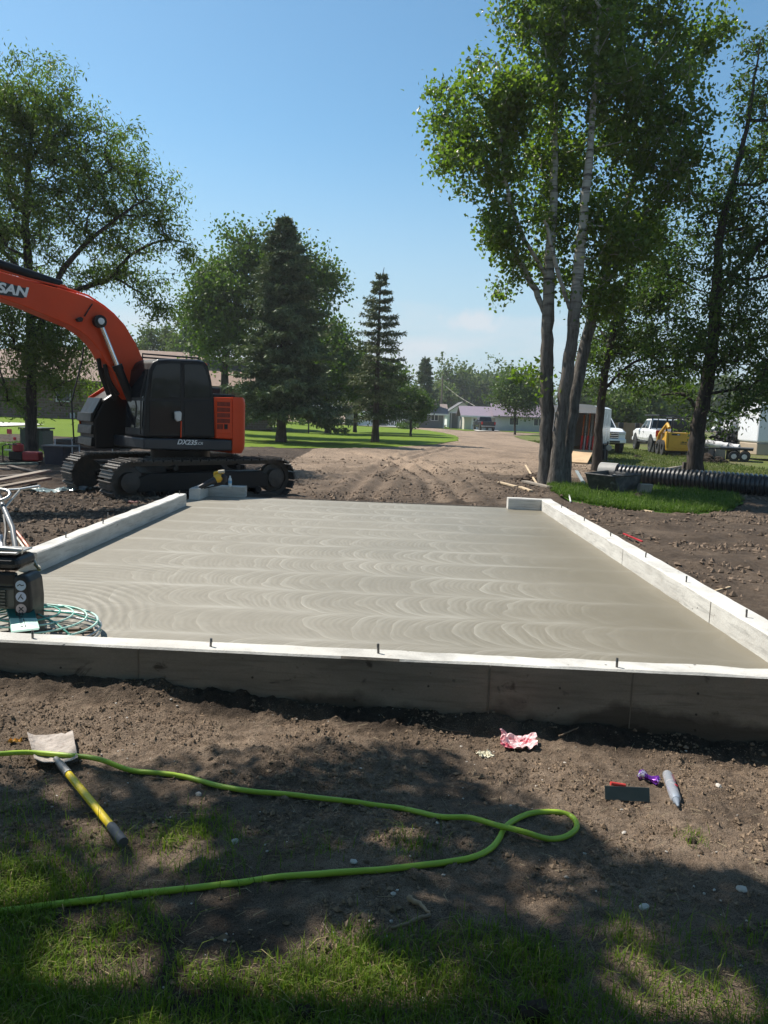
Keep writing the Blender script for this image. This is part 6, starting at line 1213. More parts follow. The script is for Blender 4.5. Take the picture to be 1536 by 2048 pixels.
heap('soil_pile', 'ridge of loose earth piled left of the cottonwood base', 'soil pile', bhit(1072, 962), .7, .5, .22, M_CLODD, 90, 9, .13)
plank('pale thin lath lying on the bare yard by the grass patch', (1288, 1024), (1306, 1029), .05, .03, M_WOODP, 0, 0)
plank('red handled bar lying beside the right wall', (1246, 1081), (1284, 1095), .028, .02, mat('red bar paint', (.42, .02, .03), .5), .05, .05)
plank('pale stick lying on the bare soil right of the wall', (1425, 1183), (1460, 1176), .025, .02, M_WOODP, 0, 0)
# ================================================================= LEFT SIDE OF THE YARD
q = bhit(62, 901); zt_ = at(62, 855, q[1])[2]-q[2]; ux = thing('transformer_box', 'dark green padmount electrical box behind the ash trunk', 'utility box', q)
M_GREENB = mat('dark green box paint', (.028, .042, .034), .5, var=.1); w_ = 50*q[1]/F
rot = lambda p: q+np.array([p[0]*.97+p[1]*.22, -p[0]*.22+p[1]*.97, p[2]])
MB().box(-w_/2, w_/2*.62, 0, .75, 0, zt_-.06, rot).build('cabinet', M_GREENB, ux, bevel=.02); MB().box(w_/2*.63, w_/2, .05, .70, 0, zt_-.10, rot).build('cable_compartment', mat('mid green box paint', (.06, .08, .07), .5, var=.1), ux, bevel=.02)
MB().box(-w_/2-.02, w_/2+.02, -.03, .78, zt_-.058, zt_, rot).build('lid', M_GREENB, ux, bevel=.015)
# concrete forming panels stacked and strapped
M_PANEL = mat('dark form ply', (.10, .085, .07), .8, sc=6, bump=.3, bsc=18); M_STRAP = mat('white strap', (.62, .60, .56), .6)
def stack(label, x0p, x1p, yb_, ytop, Y, n, seed, lean=0.):
    r = random.Random(seed); a = at(x0p, yb_, Y); b = at(x1p, yb_, Y); a[2] = b[2] = -.13; fr, L = frame2(a, b); hh = at(x0p, ytop, Y)[2]+.13; o = thing('form_panel_stack', label, 'panel stack', fr((L/2, 0, 0)), group='strapped stacks of form panels')
    for i in range(n):
        z0 = .06+(hh-.06)*i/n; z1 = .06+(hh-.06)*(i+1)/n-.012; d = r.uniform(-.06, .06); e = r.uniform(-.05, .05)
        MB().box(d, L+d*.5, e, 1.1+e, z0, z1, fr).build('panel', M_PANEL, o, bevel=.004)
    for k in (.12, .86): MB().box(L*k, L*k+.035, -.085, -.075, 0, hh+.01, fr).build('strap', M_STRAP, o); 
    for k in (.05, .8): MB().box(L*k, L*k+.12, -.05, 1.1, -.05, .055, fr).build('bearer', M_BOARD, o)
    return fr, L, hh
stack('lower stack of dark form panels with a ragged left end', 106, 152, 905, 877.5, 24.2, 9, 3)
stack('taller stack of dark form panels bound by two white straps, beside the excavator steps', 149, 238, 904, 873, 23.9, 10, 5)
# blue black tote beside it
q = bhit(103, 931); a, b = at(86, 931, q[1]), at(127, 926, q[1]); a[2] = b[2] = q[2]; fr, L = frame2(a, b); hh = at(90, 893, q[1])[2]-q[2]
tt = thing('storage_tote', 'dark blue black tote box with a grey lid left of the excavator tracks', 'tote', fr((L/2, 0, 0))); MB().prism([fr(p) for p in ((.05, .04, 0), (L-.05, .04, 0), (L-.05, .5, 0), (.05, .5, 0))], [fr(p) for p in ((0, 0, hh), (L, 0, hh), (L, .55, hh), (0, .55, hh))]).build('bin', mat('navy plastic', (.018, .022, .035), .5), tt, bevel=.015); MB().box(-.03, L+.25, -.04, .6, hh+.002, hh+.04, fr).build('lid', mat('grey lid board', (.16, .15, .14), .7), tt, bevel=.008)
# red petrol machine on a green plank
q = bhit(42, 926); rd = thing('petrol_pump', 'small red petrol pump with black tube frame on the grass edge', 'pump', q)
lp3 = lambda p: q+np.array(p); M_RPL = mat('red plastic', (.36, .018, .02), .4)
MB().box(.12, .62, -.2, .15, .08, .36, lp3).build('fuel_tank', M_RPL, rd, bevel=.05); MB().lathe([(.12, 0), (.16, .03), (.16, .2), (.06, .26)], 14, lp3((-.05, -.05, .34))).build('recoil_cover', M_RPL, rd, smooth=40); MB().box(-.30, .1, -.15, .15, .08, .34, lp3).build('engine_block', M_BLK, rd, bevel=.03)
fm = MB()
for y in (-.24, .2): fm.tube([lp3((-.42, y, .03)), lp3((-.42, y, .5)), lp3((-.30, y, .56)), lp3((.0, y, .56))], .018, 6); fm.tube([lp3((-.42, y, .03)), lp3((.68, y, .03))], .018, 6)
fm.build('tube_frame', M_BLK, rd); MB().box(-.36, -.16, -.26, -.23, .38, .42, lp3).build('label_plate', M_STRAP, rd)
def lplank(label, pa_, pb__, w_, t, m, za=0., zb=0., name='plank', group='loose boards left of the excavator'):
    return plank(label, pa_, pb__, w_, t, m, za, zb, group, name)
lplank('grey green board under the red petrol pump', (-20, 933), (76, 932), .22, .06, mat('greenish board', (.10, .14, .11), .7, sc=5))
lplank('short pale board at the left picture edge', (-20, 943), (20, 944), .10, .05, M_WOOD)
lplank('long brown plank running to the far track, the upper one', (-25, 975), (96, 957), .20, .05, M_WOOD, .06, .12)
lplank('long brown plank running to the far track, the lower one', (-10, 984), (97, 965), .18, .05, mat('tan plank', (.20, .16, .12), .8, sc=6, bump=.3), .03, .08)
lplank('dark plank lying just above the two brown planks', (-20, 962), (60, 950), .2, .05, M_BOARD, .02, .02)
lplank('dark board edge left of the tote', (20, 940), (84, 948), .16, .05, M_BOARD, .02, .0)
# crumpled grey plastic sheet
q = bhit(104, 984); r = np.random.default_rng(4); n = 26; gx, gy = np.meshgrid(np.linspace(-.62, .72, n), np.linspace(-.30, .30, n)); gz_ = .05*np.abs(fbm(gx+3, gy*1.5, .25, 3, 6))*2+.02; X_ = gx+.06*fbm(gx, gy, .2, 2, 9); Y_ = gy*(1-.4*np.abs(gx))+.12*gx
zz = np.array([H1(q[0]+a, q[1]+b) for a, b in zip(X_.ravel(), Y_.ravel())]); idx_ = np.arange(n*n).reshape(n, n); qd = np.stack([idx_[:-1, :-1], idx_[:-1, 1:], idx_[1:, 1:], idx_[1:, :-1]], -1).reshape(-1, 4)
o = link('plastic_sheet', npmesh('plastic_sheet', np.stack([X_.ravel()+q[0], Y_.ravel()+q[1], zz+gz_.ravel()], -1), qd), mat('wet grey plastic', (.20, .26, .26), .18, var=.3, spec=.6)); tag(o, 'crumpled shiny grey plastic sheet on the soil in front of the far track', 'plastic sheet')
# pink marker flags
gfl = 'pink marker flags'
for px, py, w_, h_, lb in ((20, 888, .20, .20, 'larger pink marker flag left of the green electrical box'), (33, 892, .11, .12, 'smaller pink marker flag close to the green electrical box')):
    q = bhit(px, py); o = thing('marker_flag', lb, 'flag', q, group=gfl); hh = .62 if w_ > .15 else .35; MB().tube([q-zv*.05, q+zv*hh], .006, 5).build('wire', M_STEEL, o)
    v = []
    for i in range(6):
        for j in range(5): v.append(q+np.array([-.02+w_*i/5-.1, .035*math.sin(i*1.4), hh-h_+h_*j/4]))
    fs = [(i*5+j, (i+1)*5+j, (i+1)*5+j+1, i*5+j+1) for i in range(5) for j in range(4)]; MB().add(v, fs).build('flag_cloth', mat('pink flag vinyl', (.85, .07, .13), .4), o, smooth=60)

# ================================================================= POWER TROWEL
M_TEAL = mat('teal green paint', (.13, .42, .33), .4, var=.1, dirt=.15, dcol=(.4, .4, .36)); M_TEALP = mat('pale mint paint', (.45, .68, .58), .45, var=.08, dirt=.2, dcol=(.45, .43, .38)); M_ZINC = mat('galvanised tube', (.42, .42, .41), .35, .7, dirt=.2, dcol=(.3, .28, .25))
M_ENG = mat('black engine shroud', (.010, .010, .011), .45, dirt=.12, dcol=(.08, .07, .06)); M_GREYE = mat('grey engine casting', (.13, .13, .12), .55, .3)
c0 = np.array([-2.52, 5.33, 0.]); pt_ = thing('power_trowel', 'walk behind power trowel with round wire guard at the left edge of the slab', 'power trowel', c0)
RG = .49
def circ(r_, z, n=40, k=1.): return [c0+np.array([r_*math.cos(2*math.pi*i/n), r_*math.sin(2*math.pi*i/n), z]) for i in range(n)]
for r_, z, rr, m_ in ((RG, .035, .010, M_ZINC), (RG+.008, .075, .008, M_ZINC), (RG-.015, .115, .008, M_TEALP), (RG-.09, .15, .007, M_TEALP), (RG-.18, .175, .007, M_TEALP), (RG-.27, .19, .007, M_TEAL)): MB().tube(circ(r_, z), rr, 7, closed=True).build('guard_ring', m_, pt_, smooth=60)
for i in range(8):
    a = 2*math.pi*i/8+.25; d = np.array([math.cos(a), math.sin(a), 0]); MB().tube([c0+d*(RG+.0)+zv*.03, c0+d*(RG+.004)+zv*.08, c0+d*(RG-.015)+zv*.118, c0+d*(RG-.18)+zv*.178, c0+d*.10+zv*.21], .007, 6).build('guard_spoke', M_TEAL, pt_, smooth=60)
for i in range(4):
    a = 2*math.pi*i/4+.35; d = np.array([math.cos(a), math.sin(a), 0]); s = np.array([-d[1], d[0], 0])
    b = [c0+d*.13-s*.06+zv*.012, c0+d*.45-s*.06+zv*.012, c0+d*.45+s*.09+zv*.03, c0+d*.13+s*.09+zv*.03]; MB().prism(b, [p+zv*.006 for p in b]).build('blade', mat('muddy blade', (.24, .19, .15), .6, .2, dirt=.4), pt_); MB().tube([c0+zv*.06, c0+d*.44+zv*.045], .016, 6).build('blade_arm', mat('brown blade arm', (.16, .12, .09), .6, .3), pt_)
MB().lathe([(.10, .03), (.12, .06), (.12, .15), (.08, .21), (.11, .22), (.11, .25)], 18, c0).build('gearbox', M_GREYE, pt_, smooth=40)
ec = c0+np.array([-.13, .0, .25])
def eb_(p): return ec+np.array(p)
e1 = MB().box(-.15, .13, -.14, .14, 0, .16, eb_).build('engine_block', M_GREYE, pt_, bevel=.02)
MB().box(-.18, .14, -.17, -.12, .17, .27, eb_).build('muffler_guard', M_ENG, pt_, bevel=.02)
for i in range(6): MB().box(-.10, .06, -.16, -.145, .02+i*.022, .032+i*.022, eb_).build('cooling_fin', M_GREYE, e1)
MB().box(-.21, .15, -.15, .15, .27, .37, eb_).build('fuel_tank', M_ENG, pt_, bevel=.05, seg=3); MB().lathe([(.035, 0), (.04, .02), (.03, .035)], 14, eb_((-.1, 0, .37))).build('fuel_cap', M_STEEL, pt_); lab = MB().box(-.08, .02, -.156, -.151, .295, .345, eb_).build('label_plate', mat('grey label', (.33, .34, .34), .5), pt_)
for i in range(4): MB().box(-.075, .015, -.1585, -.157, .300+i*.011, .304+i*.011, eb_).build('label_line', M_DKP, lab)
MB().tube([eb_((-.2, -.08, .40)), eb_((-.05, -.09, .42)), eb_((.14, -.06, .40))], .022, 8).build('tank_rail', M_ZINC, pt_, smooth=60)
MB().box(-.21, .13, -.12, .12, .385, .40, eb_).build('tank_bracket', M_ZINC, pt_, bevel=.005)
# side shroud with three round warning stickers
sh0 = eb_((.185, -.12, .02)); ss_ = []
for k, s in ((0, 1.), (1, 1.)): pass
prof = [(x*.72, z) for x, z in [(-.075, -.20), (.07, -.20), (.085, -.10), (.09, .06), (.075, .19), (.04, .235), (-.06, .235), (-.085, .2)]]
shr = MB().prism([sh0+np.array([x, -.06, z]) for x, z in prof], [sh0+np.array([x*.96, .16, z*.98]) for x, z in prof]).build('belt_shroud', M_ENG, pt_, bevel=.022, seg=3)
for i, (z, c_, mk) in enumerate(((.165, (.45, .55, .68), 0), (.085, (.50, .54, .68), 1), (.0, (.58, .46, .46), 2))):
    o_ = sh0+np.array([-.005, -.0605, z]); st = MB().lathe([(.036, 0), (.036, .003)], 22, o_, (0, -1, 0)).build('warning_sticker', mat('sticker %d' % i, c_, .5, var=.03), shr)
    k = MB()
    if mk == 0: k.tube([o_+np.array([-.022, -.004, -.004]), o_+np.array([-.006, -.004, .008]), o_+np.array([.008, -.004, .0]), o_+np.array([.022, -.004, .004])], .0035, 5)
    elif mk == 1: k.tube([o_+np.array([-.018, -.004, -.018]), o_+np.array([.004, -.004, .018])], .0035, 5).tube([o_+np.array([0, -.004, .002]), o_+np.array([.016, -.004, -.016])], .0035, 5)
    else: k.tube([o_+np.array([-.016, -.004, -.016]), o_+np.array([.016, -.004, .016])], .0035, 5).tube([o_+np.array([.016, -.004, -.016]), o_+np.array([-.014, -.004, .014])], .0035, 5)
    k.build('pictogram', M_DKP, st)
for x, z in ((-.02, -.085), (.03, -.06)): MB().lathe([(.014, 0), (.012, .006)], 10, sh0+np.array([x-.04, -.061, z]), (0, -1, 0)).build('bolt_head', M_ZINC, shr)
# folded mint guard plate at the front, dark teal upper half and pale lower half
pl = [at(12, 1220, 5.20), at(66, 1218, 5.20), at(72, 1240, 5.08), at(18, 1240, 5.08)]; pl2 = [at(18, 1240, 5.08), at(72, 1240, 5.08), at(78, 1260, 4.92), at(22, 1266, 4.92)]
gp_ = MB().prism(pl, [p+np.array([0, .012, .012]) for p in pl]).build('guard_plate', mat('dark teal paint', (.02, .13, .12), .4), pt_, bevel=.003); MB().prism(pl2, [p+np.array([0, .012, .012]) for p in pl2]).build('guard_plate', M_TEALP, pt_, bevel=.003)
def pm(q4, u, v): a, b, c_, d = q4; return (a*(1-u)+b*u)*(1-v)+(d*(1-u)+c_*u)*v
def stroke(q4, pts, th, m_, par, nm='lettering'):
    nn = np.cross(q4[1]-q4[0], q4[3]-q4[0]); nn /= np.linalg.norm(nn); nn = nn if nn[1] < 0 else -nn
    MB().tube([pm(q4, u, v)+np.array([0, .010, .014]) for u, v in pts], th, 5).build(nm, m_, par)
stroke(pl, [(.28, .35), (.28, .75), (.42, .75), (.42, .35), (.28, .35)], .0035, M_DKP, gp_, 'logo_mark'); stroke(pl, [(.36, .8), (.36, .95), (.48, .95)], .0035, M_DKP, gp_, 'logo_mark'); stroke(pl, [(.48, .35), (.52, .35), (.52, .75)], .0035, M_DKP, gp_, 'logo_mark')
for i in range(6): stroke(pl2, [(.34, .1+i*.13), (.43, .12+i*.13)], .003, M_DKP, gp_, 'side_lettering')
stroke(pl2, [(.50, .1), (.52, .85)], .003, M_DKP, gp_, 'side_lettering')
# handle rising towards the upper left, with hand wheel, crossbar and lifting strap
h0 = at(34, 1112, 5.55); h1 = at(25, 1056, 5.75); h2 = at(2, 1003, 6.05); h3 = at(-8, 975, 6.2)
MB().tube([h0, h1, h2, h3], .020, 8).build('handle_tube', mat('grey handle paint', (.16, .17, .18), .4), pt_, smooth=60)
MB().tube([at(9, 1015, 5.98), at(41, 979, 6.12)], .010, 8).build('grip_stay', M_ZINC, pt_); MB().tube([at(-40, 983, 6.3), at(0, 981, 6.2), at(40, 978.5, 6.12), at(79, 972, 6.05)], .010, 8).build('handlebar', M_ZINC, pt_)
wc = at(-8, 991, 6.05); MB().tube([wc+.105*(np.array([1, 0, 0])*math.cos(a)+np.array([0, .75, .38])*math.sin(a)) for a in np.linspace(0, 2*math.pi, 25)[:-1]], .013, 8, closed=True).build('hand_wheel', M_ZINC, pt_, smooth=60); MB().tube([wc, h2], .012, 6).build('wheel_shaft', M_ZINC, pt_)
MB().tube(catmull([at(2, 1070, 5.7), at(3, 1090, 5.65), at(6, 1108, 5.5)], 6), .014, 8).build('throttle_cable', mat('pale spring', (.5, .5, .55), .4, .4), pt_); MB().tube(catmull([at(8, 1030, 5.9), at(12, 1060, 5.75), at(10, 1090, 5.6), at(20, 1110, 5.5)], 6), .012, 6).build('throttle_cable', M_DKP, pt_)
MB().tube(catmull([at(0, 1020, 5.95), at(-2, 1060, 5.8), at(4, 1100, 5.6)], 6), .012, 6).build('throttle_cable', M_DKP, pt_)
stp = [at(24, 1061, 5.76), at(33, 1063, 5.74), at(46, 1080, 5.66), at(57, 1095, 5.58)]; MB().tube(stp, [.010]*4, 6).build('lift_lever', mat('red orange strap', (.60, .13, .06), .5), pt_); MB().tube([p+np.array([-.02, -.01, -.012]) for p in stp]+[at(66, 1115, 5.48), at(72, 1128, 5.42), at(80, 1136, 5.40)], .009, 6).build('lift_strap', mat('pale cream strap', (.62, .58, .48), .6), pt_)
MB().tube([at(70, 1128, 5.42), at(79, 1140, 5.4), at(66, 1143, 5.38)], .012, 6).build('strap_hook', mat('olive hook', (.20, .19, .08), .6), pt_)
MB().tube([eb_((-.1, -.17, .24)), eb_((-.11, -.175, .12))], .012, 8).build('spark_plug', M_WHT, pt_); MB().lathe([(.035, -.02), (.04, 0), (.035, .02)], 14, eb_((-.09, -.16, .2)), (0, 1, 0)).build('choke_knob', M_RPL, pt_)
MB().lathe([(.05, 0), (.045, .05)], 14, eb_((-.06, -.16, .09)), (0, -1, 0)).build('air_filter', M_GREYE, pt_, smooth=40)

# ================================================================= LEAF BLOWER AND BOTTLE ON THE CORNER STUB
M_DYEL = mat('yellow tool plastic', (.68, .42, .03), .4, var=.05); yb_ = 14.2
lb = thing('leaf_blower', 'black and yellow cordless leaf blower resting on the corner stub', 'leaf blower', at(420, 970, yb_)); lb.location.z = .2
B = lambda px, py, y=yb_: at(px, py, y)
MB().tube([B(397, 975, 14.0), B(402, 973.5, 14.02), B(418, 965.5, 14.1), B(433, 957.5, 14.2)], [.030, .040, .055, .060], 14).build('blower_tube', M_DKP, lb, smooth=50)
MB().tube([B(391, 977, 13.98), B(398, 974.5, 14.0)], [.045, .030], 8).build('nozzle', mat('grey nozzle', (.34, .33, .32), .6), lb)
MB().tube([B(431, 959, 14.2), B(437, 955.5, 14.22), B(443, 953, 14.25)], [.075, .095, .07], 14).build('motor_housing', M_DYEL, lb, smooth=50)
MB().tube(catmull([B(430, 955), B(429, 946), B(434, 944.5), B(442, 944), B(447, 947)], 5), .022, 8).build('handle', M_DYEL, lb, smooth=50); MB().tube([B(437, 944), B(449, 943)], .034, 8).build('grip_pad', mat('pale tool grip', (.45, .40, .30), .6), lb)
MB().tube([B(444, 950), B(450, 955), B(450, 964)], [.04, .05, .045], 8).build('battery', M_DKP, lb); MB().tube(catmull([B(436, 960), B(446, 963), B(449, 966), B(440, 969), B(428, 972)], 5), .018, 6).build('stand', M_DKP, lb); MB().tube([B(405, 977), B(428, 972.5)], .012, 6).build('strap', M_DKP, lb)
q = G(460, 971, .2); q[1] = max(14.45, min(14.55, q[1])); q = at(460, 971, 14.48); q[2] = .2
wb = thing('water_bottle', 'clear plastic water bottle with blue label standing on the corner stub', 'water bottle', q)
MB().lathe([(.028, 0), (.033, .008), (.033, .06), (.031, .065), (.033, .07), (.033, .135), (.028, .155), (.014, .178), (.013, .19)], 16, q).build('bottle', mat('clear plastic', (.62, .70, .74), .12, var=.02, spec=.6), wb, smooth=40); MB().lathe([(.0345, .062), (.0345, .115)], 16, q).build('label_band', mat('blue label film', (.15, .38, .60), .4), wb); MB().lathe([(.015, .188), (.015, .205)], 12, q).build('cap', M_FRAME, wb)
q = at(268, 1018.5, 11.6); q[2] = .2; o = scatter('brick_crumb', rock(1), np.array([q+np.array([random.uniform(-.06, .06), random.uniform(-.05, .05), .012]) for _ in range(9)]), np.full(9, .03), mat('red brown crumb', (.15, .06, .05), .8), 3); tag(o, 'little heap of red brown crumbs on top of the left stem wall', 'crumbs')
# ================================================================= FOREGROUND SOIL DETAIL
r = np.random.default_rng(12)
def onsoil(px, py): return hit(px, py, -.15)
# crumbs of earth over the near soil and the yard
def rand_front(n, seed, ylo=1.75, yhi=4.56):
    r_ = np.random.default_rng(seed); y = ylo+(yhi-ylo)*r_.uniform(0, 1, n)**1.0; x = r_.uniform(-1, 1, n)*(.62*y+.35); y = y-.04*x; return x, y
x, y = rand_front(80000, 1); cl = fbm(x, y, .35, 3, 61); k = r.uniform(0, 1, len(x)) < np.clip(.40+1.8*cl, .05, 1)*ss(1.9, 2.9, y); x, y = x[k], y[k]; s = r.lognormal(-5.55, .55, len(x)).clip(.002, .016)
scatter('soil_crumbs', octa(), np.stack([x, y, H(x, y)+s*.15], -1), s, mat('crumbled earth', (.20, .145, .10), .95, sc=20, var=.5, spec=.1), 2, .8, .22, kind='stuff')
x = r.uniform(-5, 12, 16000); y = 14.6+r.uniform(0, 1, 16000)**1.6*16; u, v = Su(x, y); k = ~lawn_in(x, y) & (r.uniform(0, 1, len(x)) < np.clip(.3+2.2*fbm(x, y, .9, 3, 62), .02, 1)); x, y = x[k], y[k]
x2 = r.uniform(3.1, 9, 7000); y2 = r.uniform(4.8, 14.6, 7000); x3 = r.uniform(-9, -3.75, 7000); y3 = r.uniform(7, 16, 7000); k2 = r.uniform(0, 1, 7000) < np.clip(.3+2*fbm(x2, y2, .8, 3, 63), .02, 1)
x = np.concatenate([x, x2[k2], x3]); y = np.concatenate([y, y2[k2], y3]); s = r.lognormal(-3.75, .5, len(x)).clip(.01, .05)
scatter('soil_clods', octa(), np.stack([x, y, H(x, y)+s*.15], -1), s, mat('yard clod earth', (.16, .118, .086), .95, sc=9, var=.5, spec=.1), 3, .75, .22, kind='stuff')
x, y = rand_front(260, 5); s = r.lognormal(-5.4, .4, len(x)).clip(.0025, .009)
scatter('pebbles', rock(1), np.stack([x, y, H(x, y)+s*.35], -1), s, mat('pale pebble', (.42, .38, .33), .7, var=.35, sc=30), 6, .7, .08, kind='stuff')
x, y = rand_front(900, 8); n = len(x); a = r.uniform(0, 2*math.pi, n); L = r.uniform(.015, .07, n); P0 = np.stack([x, y, H(x, y)+.004], -1); P1 = P0+np.stack([np.cos(a)*L, np.sin(a)*L, r.uniform(0, .012, n)], -1); P1[:, 2] = np.maximum(P1[:, 2], H(P1[:, 0], P1[:, 1])+.003); w_ = np.full(n, .0011)
v_, f_ = tubes_np(P0, P1, w_, w_*.7, 3); link('straw', npmesh('straw', v_, f_), mat('dead straw', (.30, .24, .15), .8), kind='stuff')
# grass on the near left, thinning to the right
def dens(x, y):
    px = 768+F*x/np.maximum(.5, y)*.97; n1 = fbm(x, y, .45, 4, 71); n2 = fbm(x, y, .14, 3, 72)
    lim = np.interp(x, [-2.6, -1.6, -.9, -.2, .4, 1.2, 2.4], [3.5, 2.95, 2.65, 2.5, 2.4, 2.25, 2.0])
    return np.clip((lim-y)*1.9+n1*1.5+n2*.5, 0, 1)*np.interp(x, [-2, .2, .9, 1.8], [1, .7, .32, .2])
n = 210000; y = r.uniform(1.5, 3.6, n)**1.0; x = r.uniform(-1, 1, n)*(.60*y+.35); k = r.uniform(0, 1, n) < dens(x, y); x, y = x[k], y[k]; P = np.stack([x, y, H(x, y)-.004], -1); sel = r.uniform(0, 1, len(P)) < .88
blades('grass', P[sel], .042, M_BLADE, 1, .0015, .8); blades('dry_grass', P[~sel], .036, M_STRAW, 2, .0013, 1.1)
# small tufts further out on the soil
tp = []
for px, py, n_, sp in ((820, 1690, 160, .07), (640, 1700, 70, .07), (410, 1650, 80, .07), (1390, 1680, 50, .04), (70, 1620, 120, .12), (200, 1700, 260, .12), (380, 1660, 200, .10), (430, 1730, 260, .12), (1290, 1880, 240, .14), (1480, 1890, 160, .10), (1330, 1990, 260, .15), (30, 1690, 260, .14), (60, 1790, 380, .16)):
    c_ = onsoil(px, py); d = r.normal(0, sp, (n_, 2)); tp.append(np.stack([c_[0]+d[:, 0], c_[1]+d[:, 1]*.8], -1))
tp = np.concatenate(tp); tp = tp[(tp[:, 1]+.04*tp[:, 0]) < 4.5]
blades('grass_tufts', np.column_stack([tp, H(tp[:, 0], tp[:, 1])-.003]), .05, M_BLADE, 3, .0014, .8)
# lush grass under the right hand trees, fringe of the lawns
def lawnfill(name, poly, n, h, m, seed, wid, inset=0.):
    pa_ = np.array([p[:2] for p in poly]); lo, hi = pa_.min(0), pa_.max(0); hi = np.minimum(hi, [16, 60]); lo = np.maximum(lo, [-16, 0]); r_ = np.random.default_rng(seed); xx = r_.uniform(lo[0], hi[0], n); yy = r_.uniform(lo[1], hi[1], n)
    k_ = inpoly(xx+.25*fbm(xx, yy, .5, 3, 5), yy+.3*fbm(xx, yy, .5, 3, 6), pa_.tolist()); xx, yy = xx[k_], yy[k_]; blades(name, np.stack([xx, yy, base_h(xx, yy)+.005], -1), h, m, seed, wid, .7)
M_BLUSH = leafmat('lush blade', (.075, .14, .02), (.15, .21, .04), .35, .6, .2)
lawnfill('grass', LAWN_TREES, 90000, .10, M_BLUSH, 31, .006); lawnfill('grass', LAWN_SIDE, 14000, .09, M_BLUSH, 32, .008)
M_BWORN = leafmat('worn blade', (.08, .12, .025), (.20, .20, .07), .3, .6, .2); lawnfill('grass', LAWN_RIGHT, 36000, .07, M_BWORN, 33, .012)

# ================================================================= THINGS ON THE SOIL
M_HOSE = mat('lime green hose', (.33, .48, .045), .42, var=.10, sc=3, dirt=.12, dcol=(.12, .13, .05), spec=.4)
hp = [(-90, 1522), (0, 1525), (70, 1525.5), (150, 1531), (205, 1538), (260, 1546), (330, 1551), (380, 1561), (440, 1576), (500, 1586), (580, 1594), (660, 1602), (730, 1611), (800, 1623), (880, 1637), (940, 1650), (1000, 1667), (1050, 1678), (1095, 1683), (1130, 1678), (1150, 1664), (1153, 1651), (1143, 1638), (1120, 1630), (1088, 1628), (1055, 1633), (1027, 1645), (1008, 1662), (998, 1682), (980, 1703), (945, 1719), (880, 1732), (800, 1741), (720, 1747), (640, 1752), (560, 1760), (480, 1770), (400, 1780), (300, 1790), (200, 1803), (100, 1816), (0, 1829), (-110, 1842)]
HR = .0125; pts = []
for i, (a, b) in enumerate(hp):
    p = onsoil(a, b); p[2] += HR*.8
    if 15 <= i <= 17: p[2] += .024
    if 1 <= i <= 4: p[2] += .040
    pts.append(p)
pts = catmull(pts, 7)
hz = np.array([max(p[2], H1(p[0], p[1])+HR*.55) for p in pts]); hz = np.convolve(np.pad(hz, 3, 'edge'), np.ones(7)/7, 'valid')
pts = [np.array([p[0], p[1], z]) for p, z in zip(pts, hz)]
ho = MB().tube(pts, HR, 12).build('garden_hose', M_HOSE, smooth=60); tag(ho, 'lime green garden hose looping across the foreground soil', 'garden hose')
# square mouth shovel with yellow handle
sv = thing('shovel', 'square mouth shovel with yellow handle lying on the soil under the hose', 'shovel', onsoil(105, 1505)); M_BLD = mat('dried mud on steel', (.36, .31, .27), .8, sc=18, var=.25, bump=.8, bsc=25, dirt=.5, dcol=(.20, .15, .12))
cA, cB, cC, cD = (onsoil(*q)+zv*.02 for q in ((55, 1482), (145, 1477), (156, 1538), (72, 1542))); n = 13; V = []
for j in range(n):
    for i in range(n):
        u, v = i/(n-1), j/(n-1); p = (cA*(1-u)+cB*u)*(1-v)+(cD*(1-u)+cC*u)*v
        p = p+zv*(.020*abs(2*u-1)**4+.018*max(0, v-.85)*5+.004*random.gauss(0, 1)*.5+.010); V.append(p)
fs = [(j*n+i, j*n+i+1, (j+1)*n+i+1, (j+1)*n+i) for j in range(n-1) for i in range(n-1)]; bl = MB().add(V, fs).build('blade', M_BLD, sv, smooth=60); so_ = bl.modifiers.new('solid', 'SOLIDIFY'); so_.thickness = .004
hA, hB, hC, hD = (onsoil(*q) for q in ((112, 1535), (136, 1562), (222, 1665), (247, 1697)));
for p_, k in ((hA, .045), (hB, .04), (hC, .030), (hD, .026)): p_[2] = p_[2]+k
MB().tube([hA, hA+(hB-hA)*.5, hB], [.014, .019, .0195], 12).build('socket', mat('grey steel socket', (.17, .165, .16), .5, .4, dirt=.3), sv, smooth=60)
MB().tube([hB+(hC-hB)*t for t in np.linspace(.0, 1, 6)], .0170, 12).build('handle', mat('yellow fibreglass', (.80, .58, .015), .4, var=.10, sc=12, dirt=.25, dcol=(.25, .18, .03)), sv, smooth=60); MB().tube([hC, hC+(hD-hC)*.1, hD], [.0185, .020, .0205], 12).build('grip', mat('grey rubber grip', (.075, .078, .085), .7, dirt=.3), sv, smooth=60)
MB().lathe([(.0205, 0), (.021, .012)], 12, hB, hC-hB).build('ferrule', M_STEEL, sv)
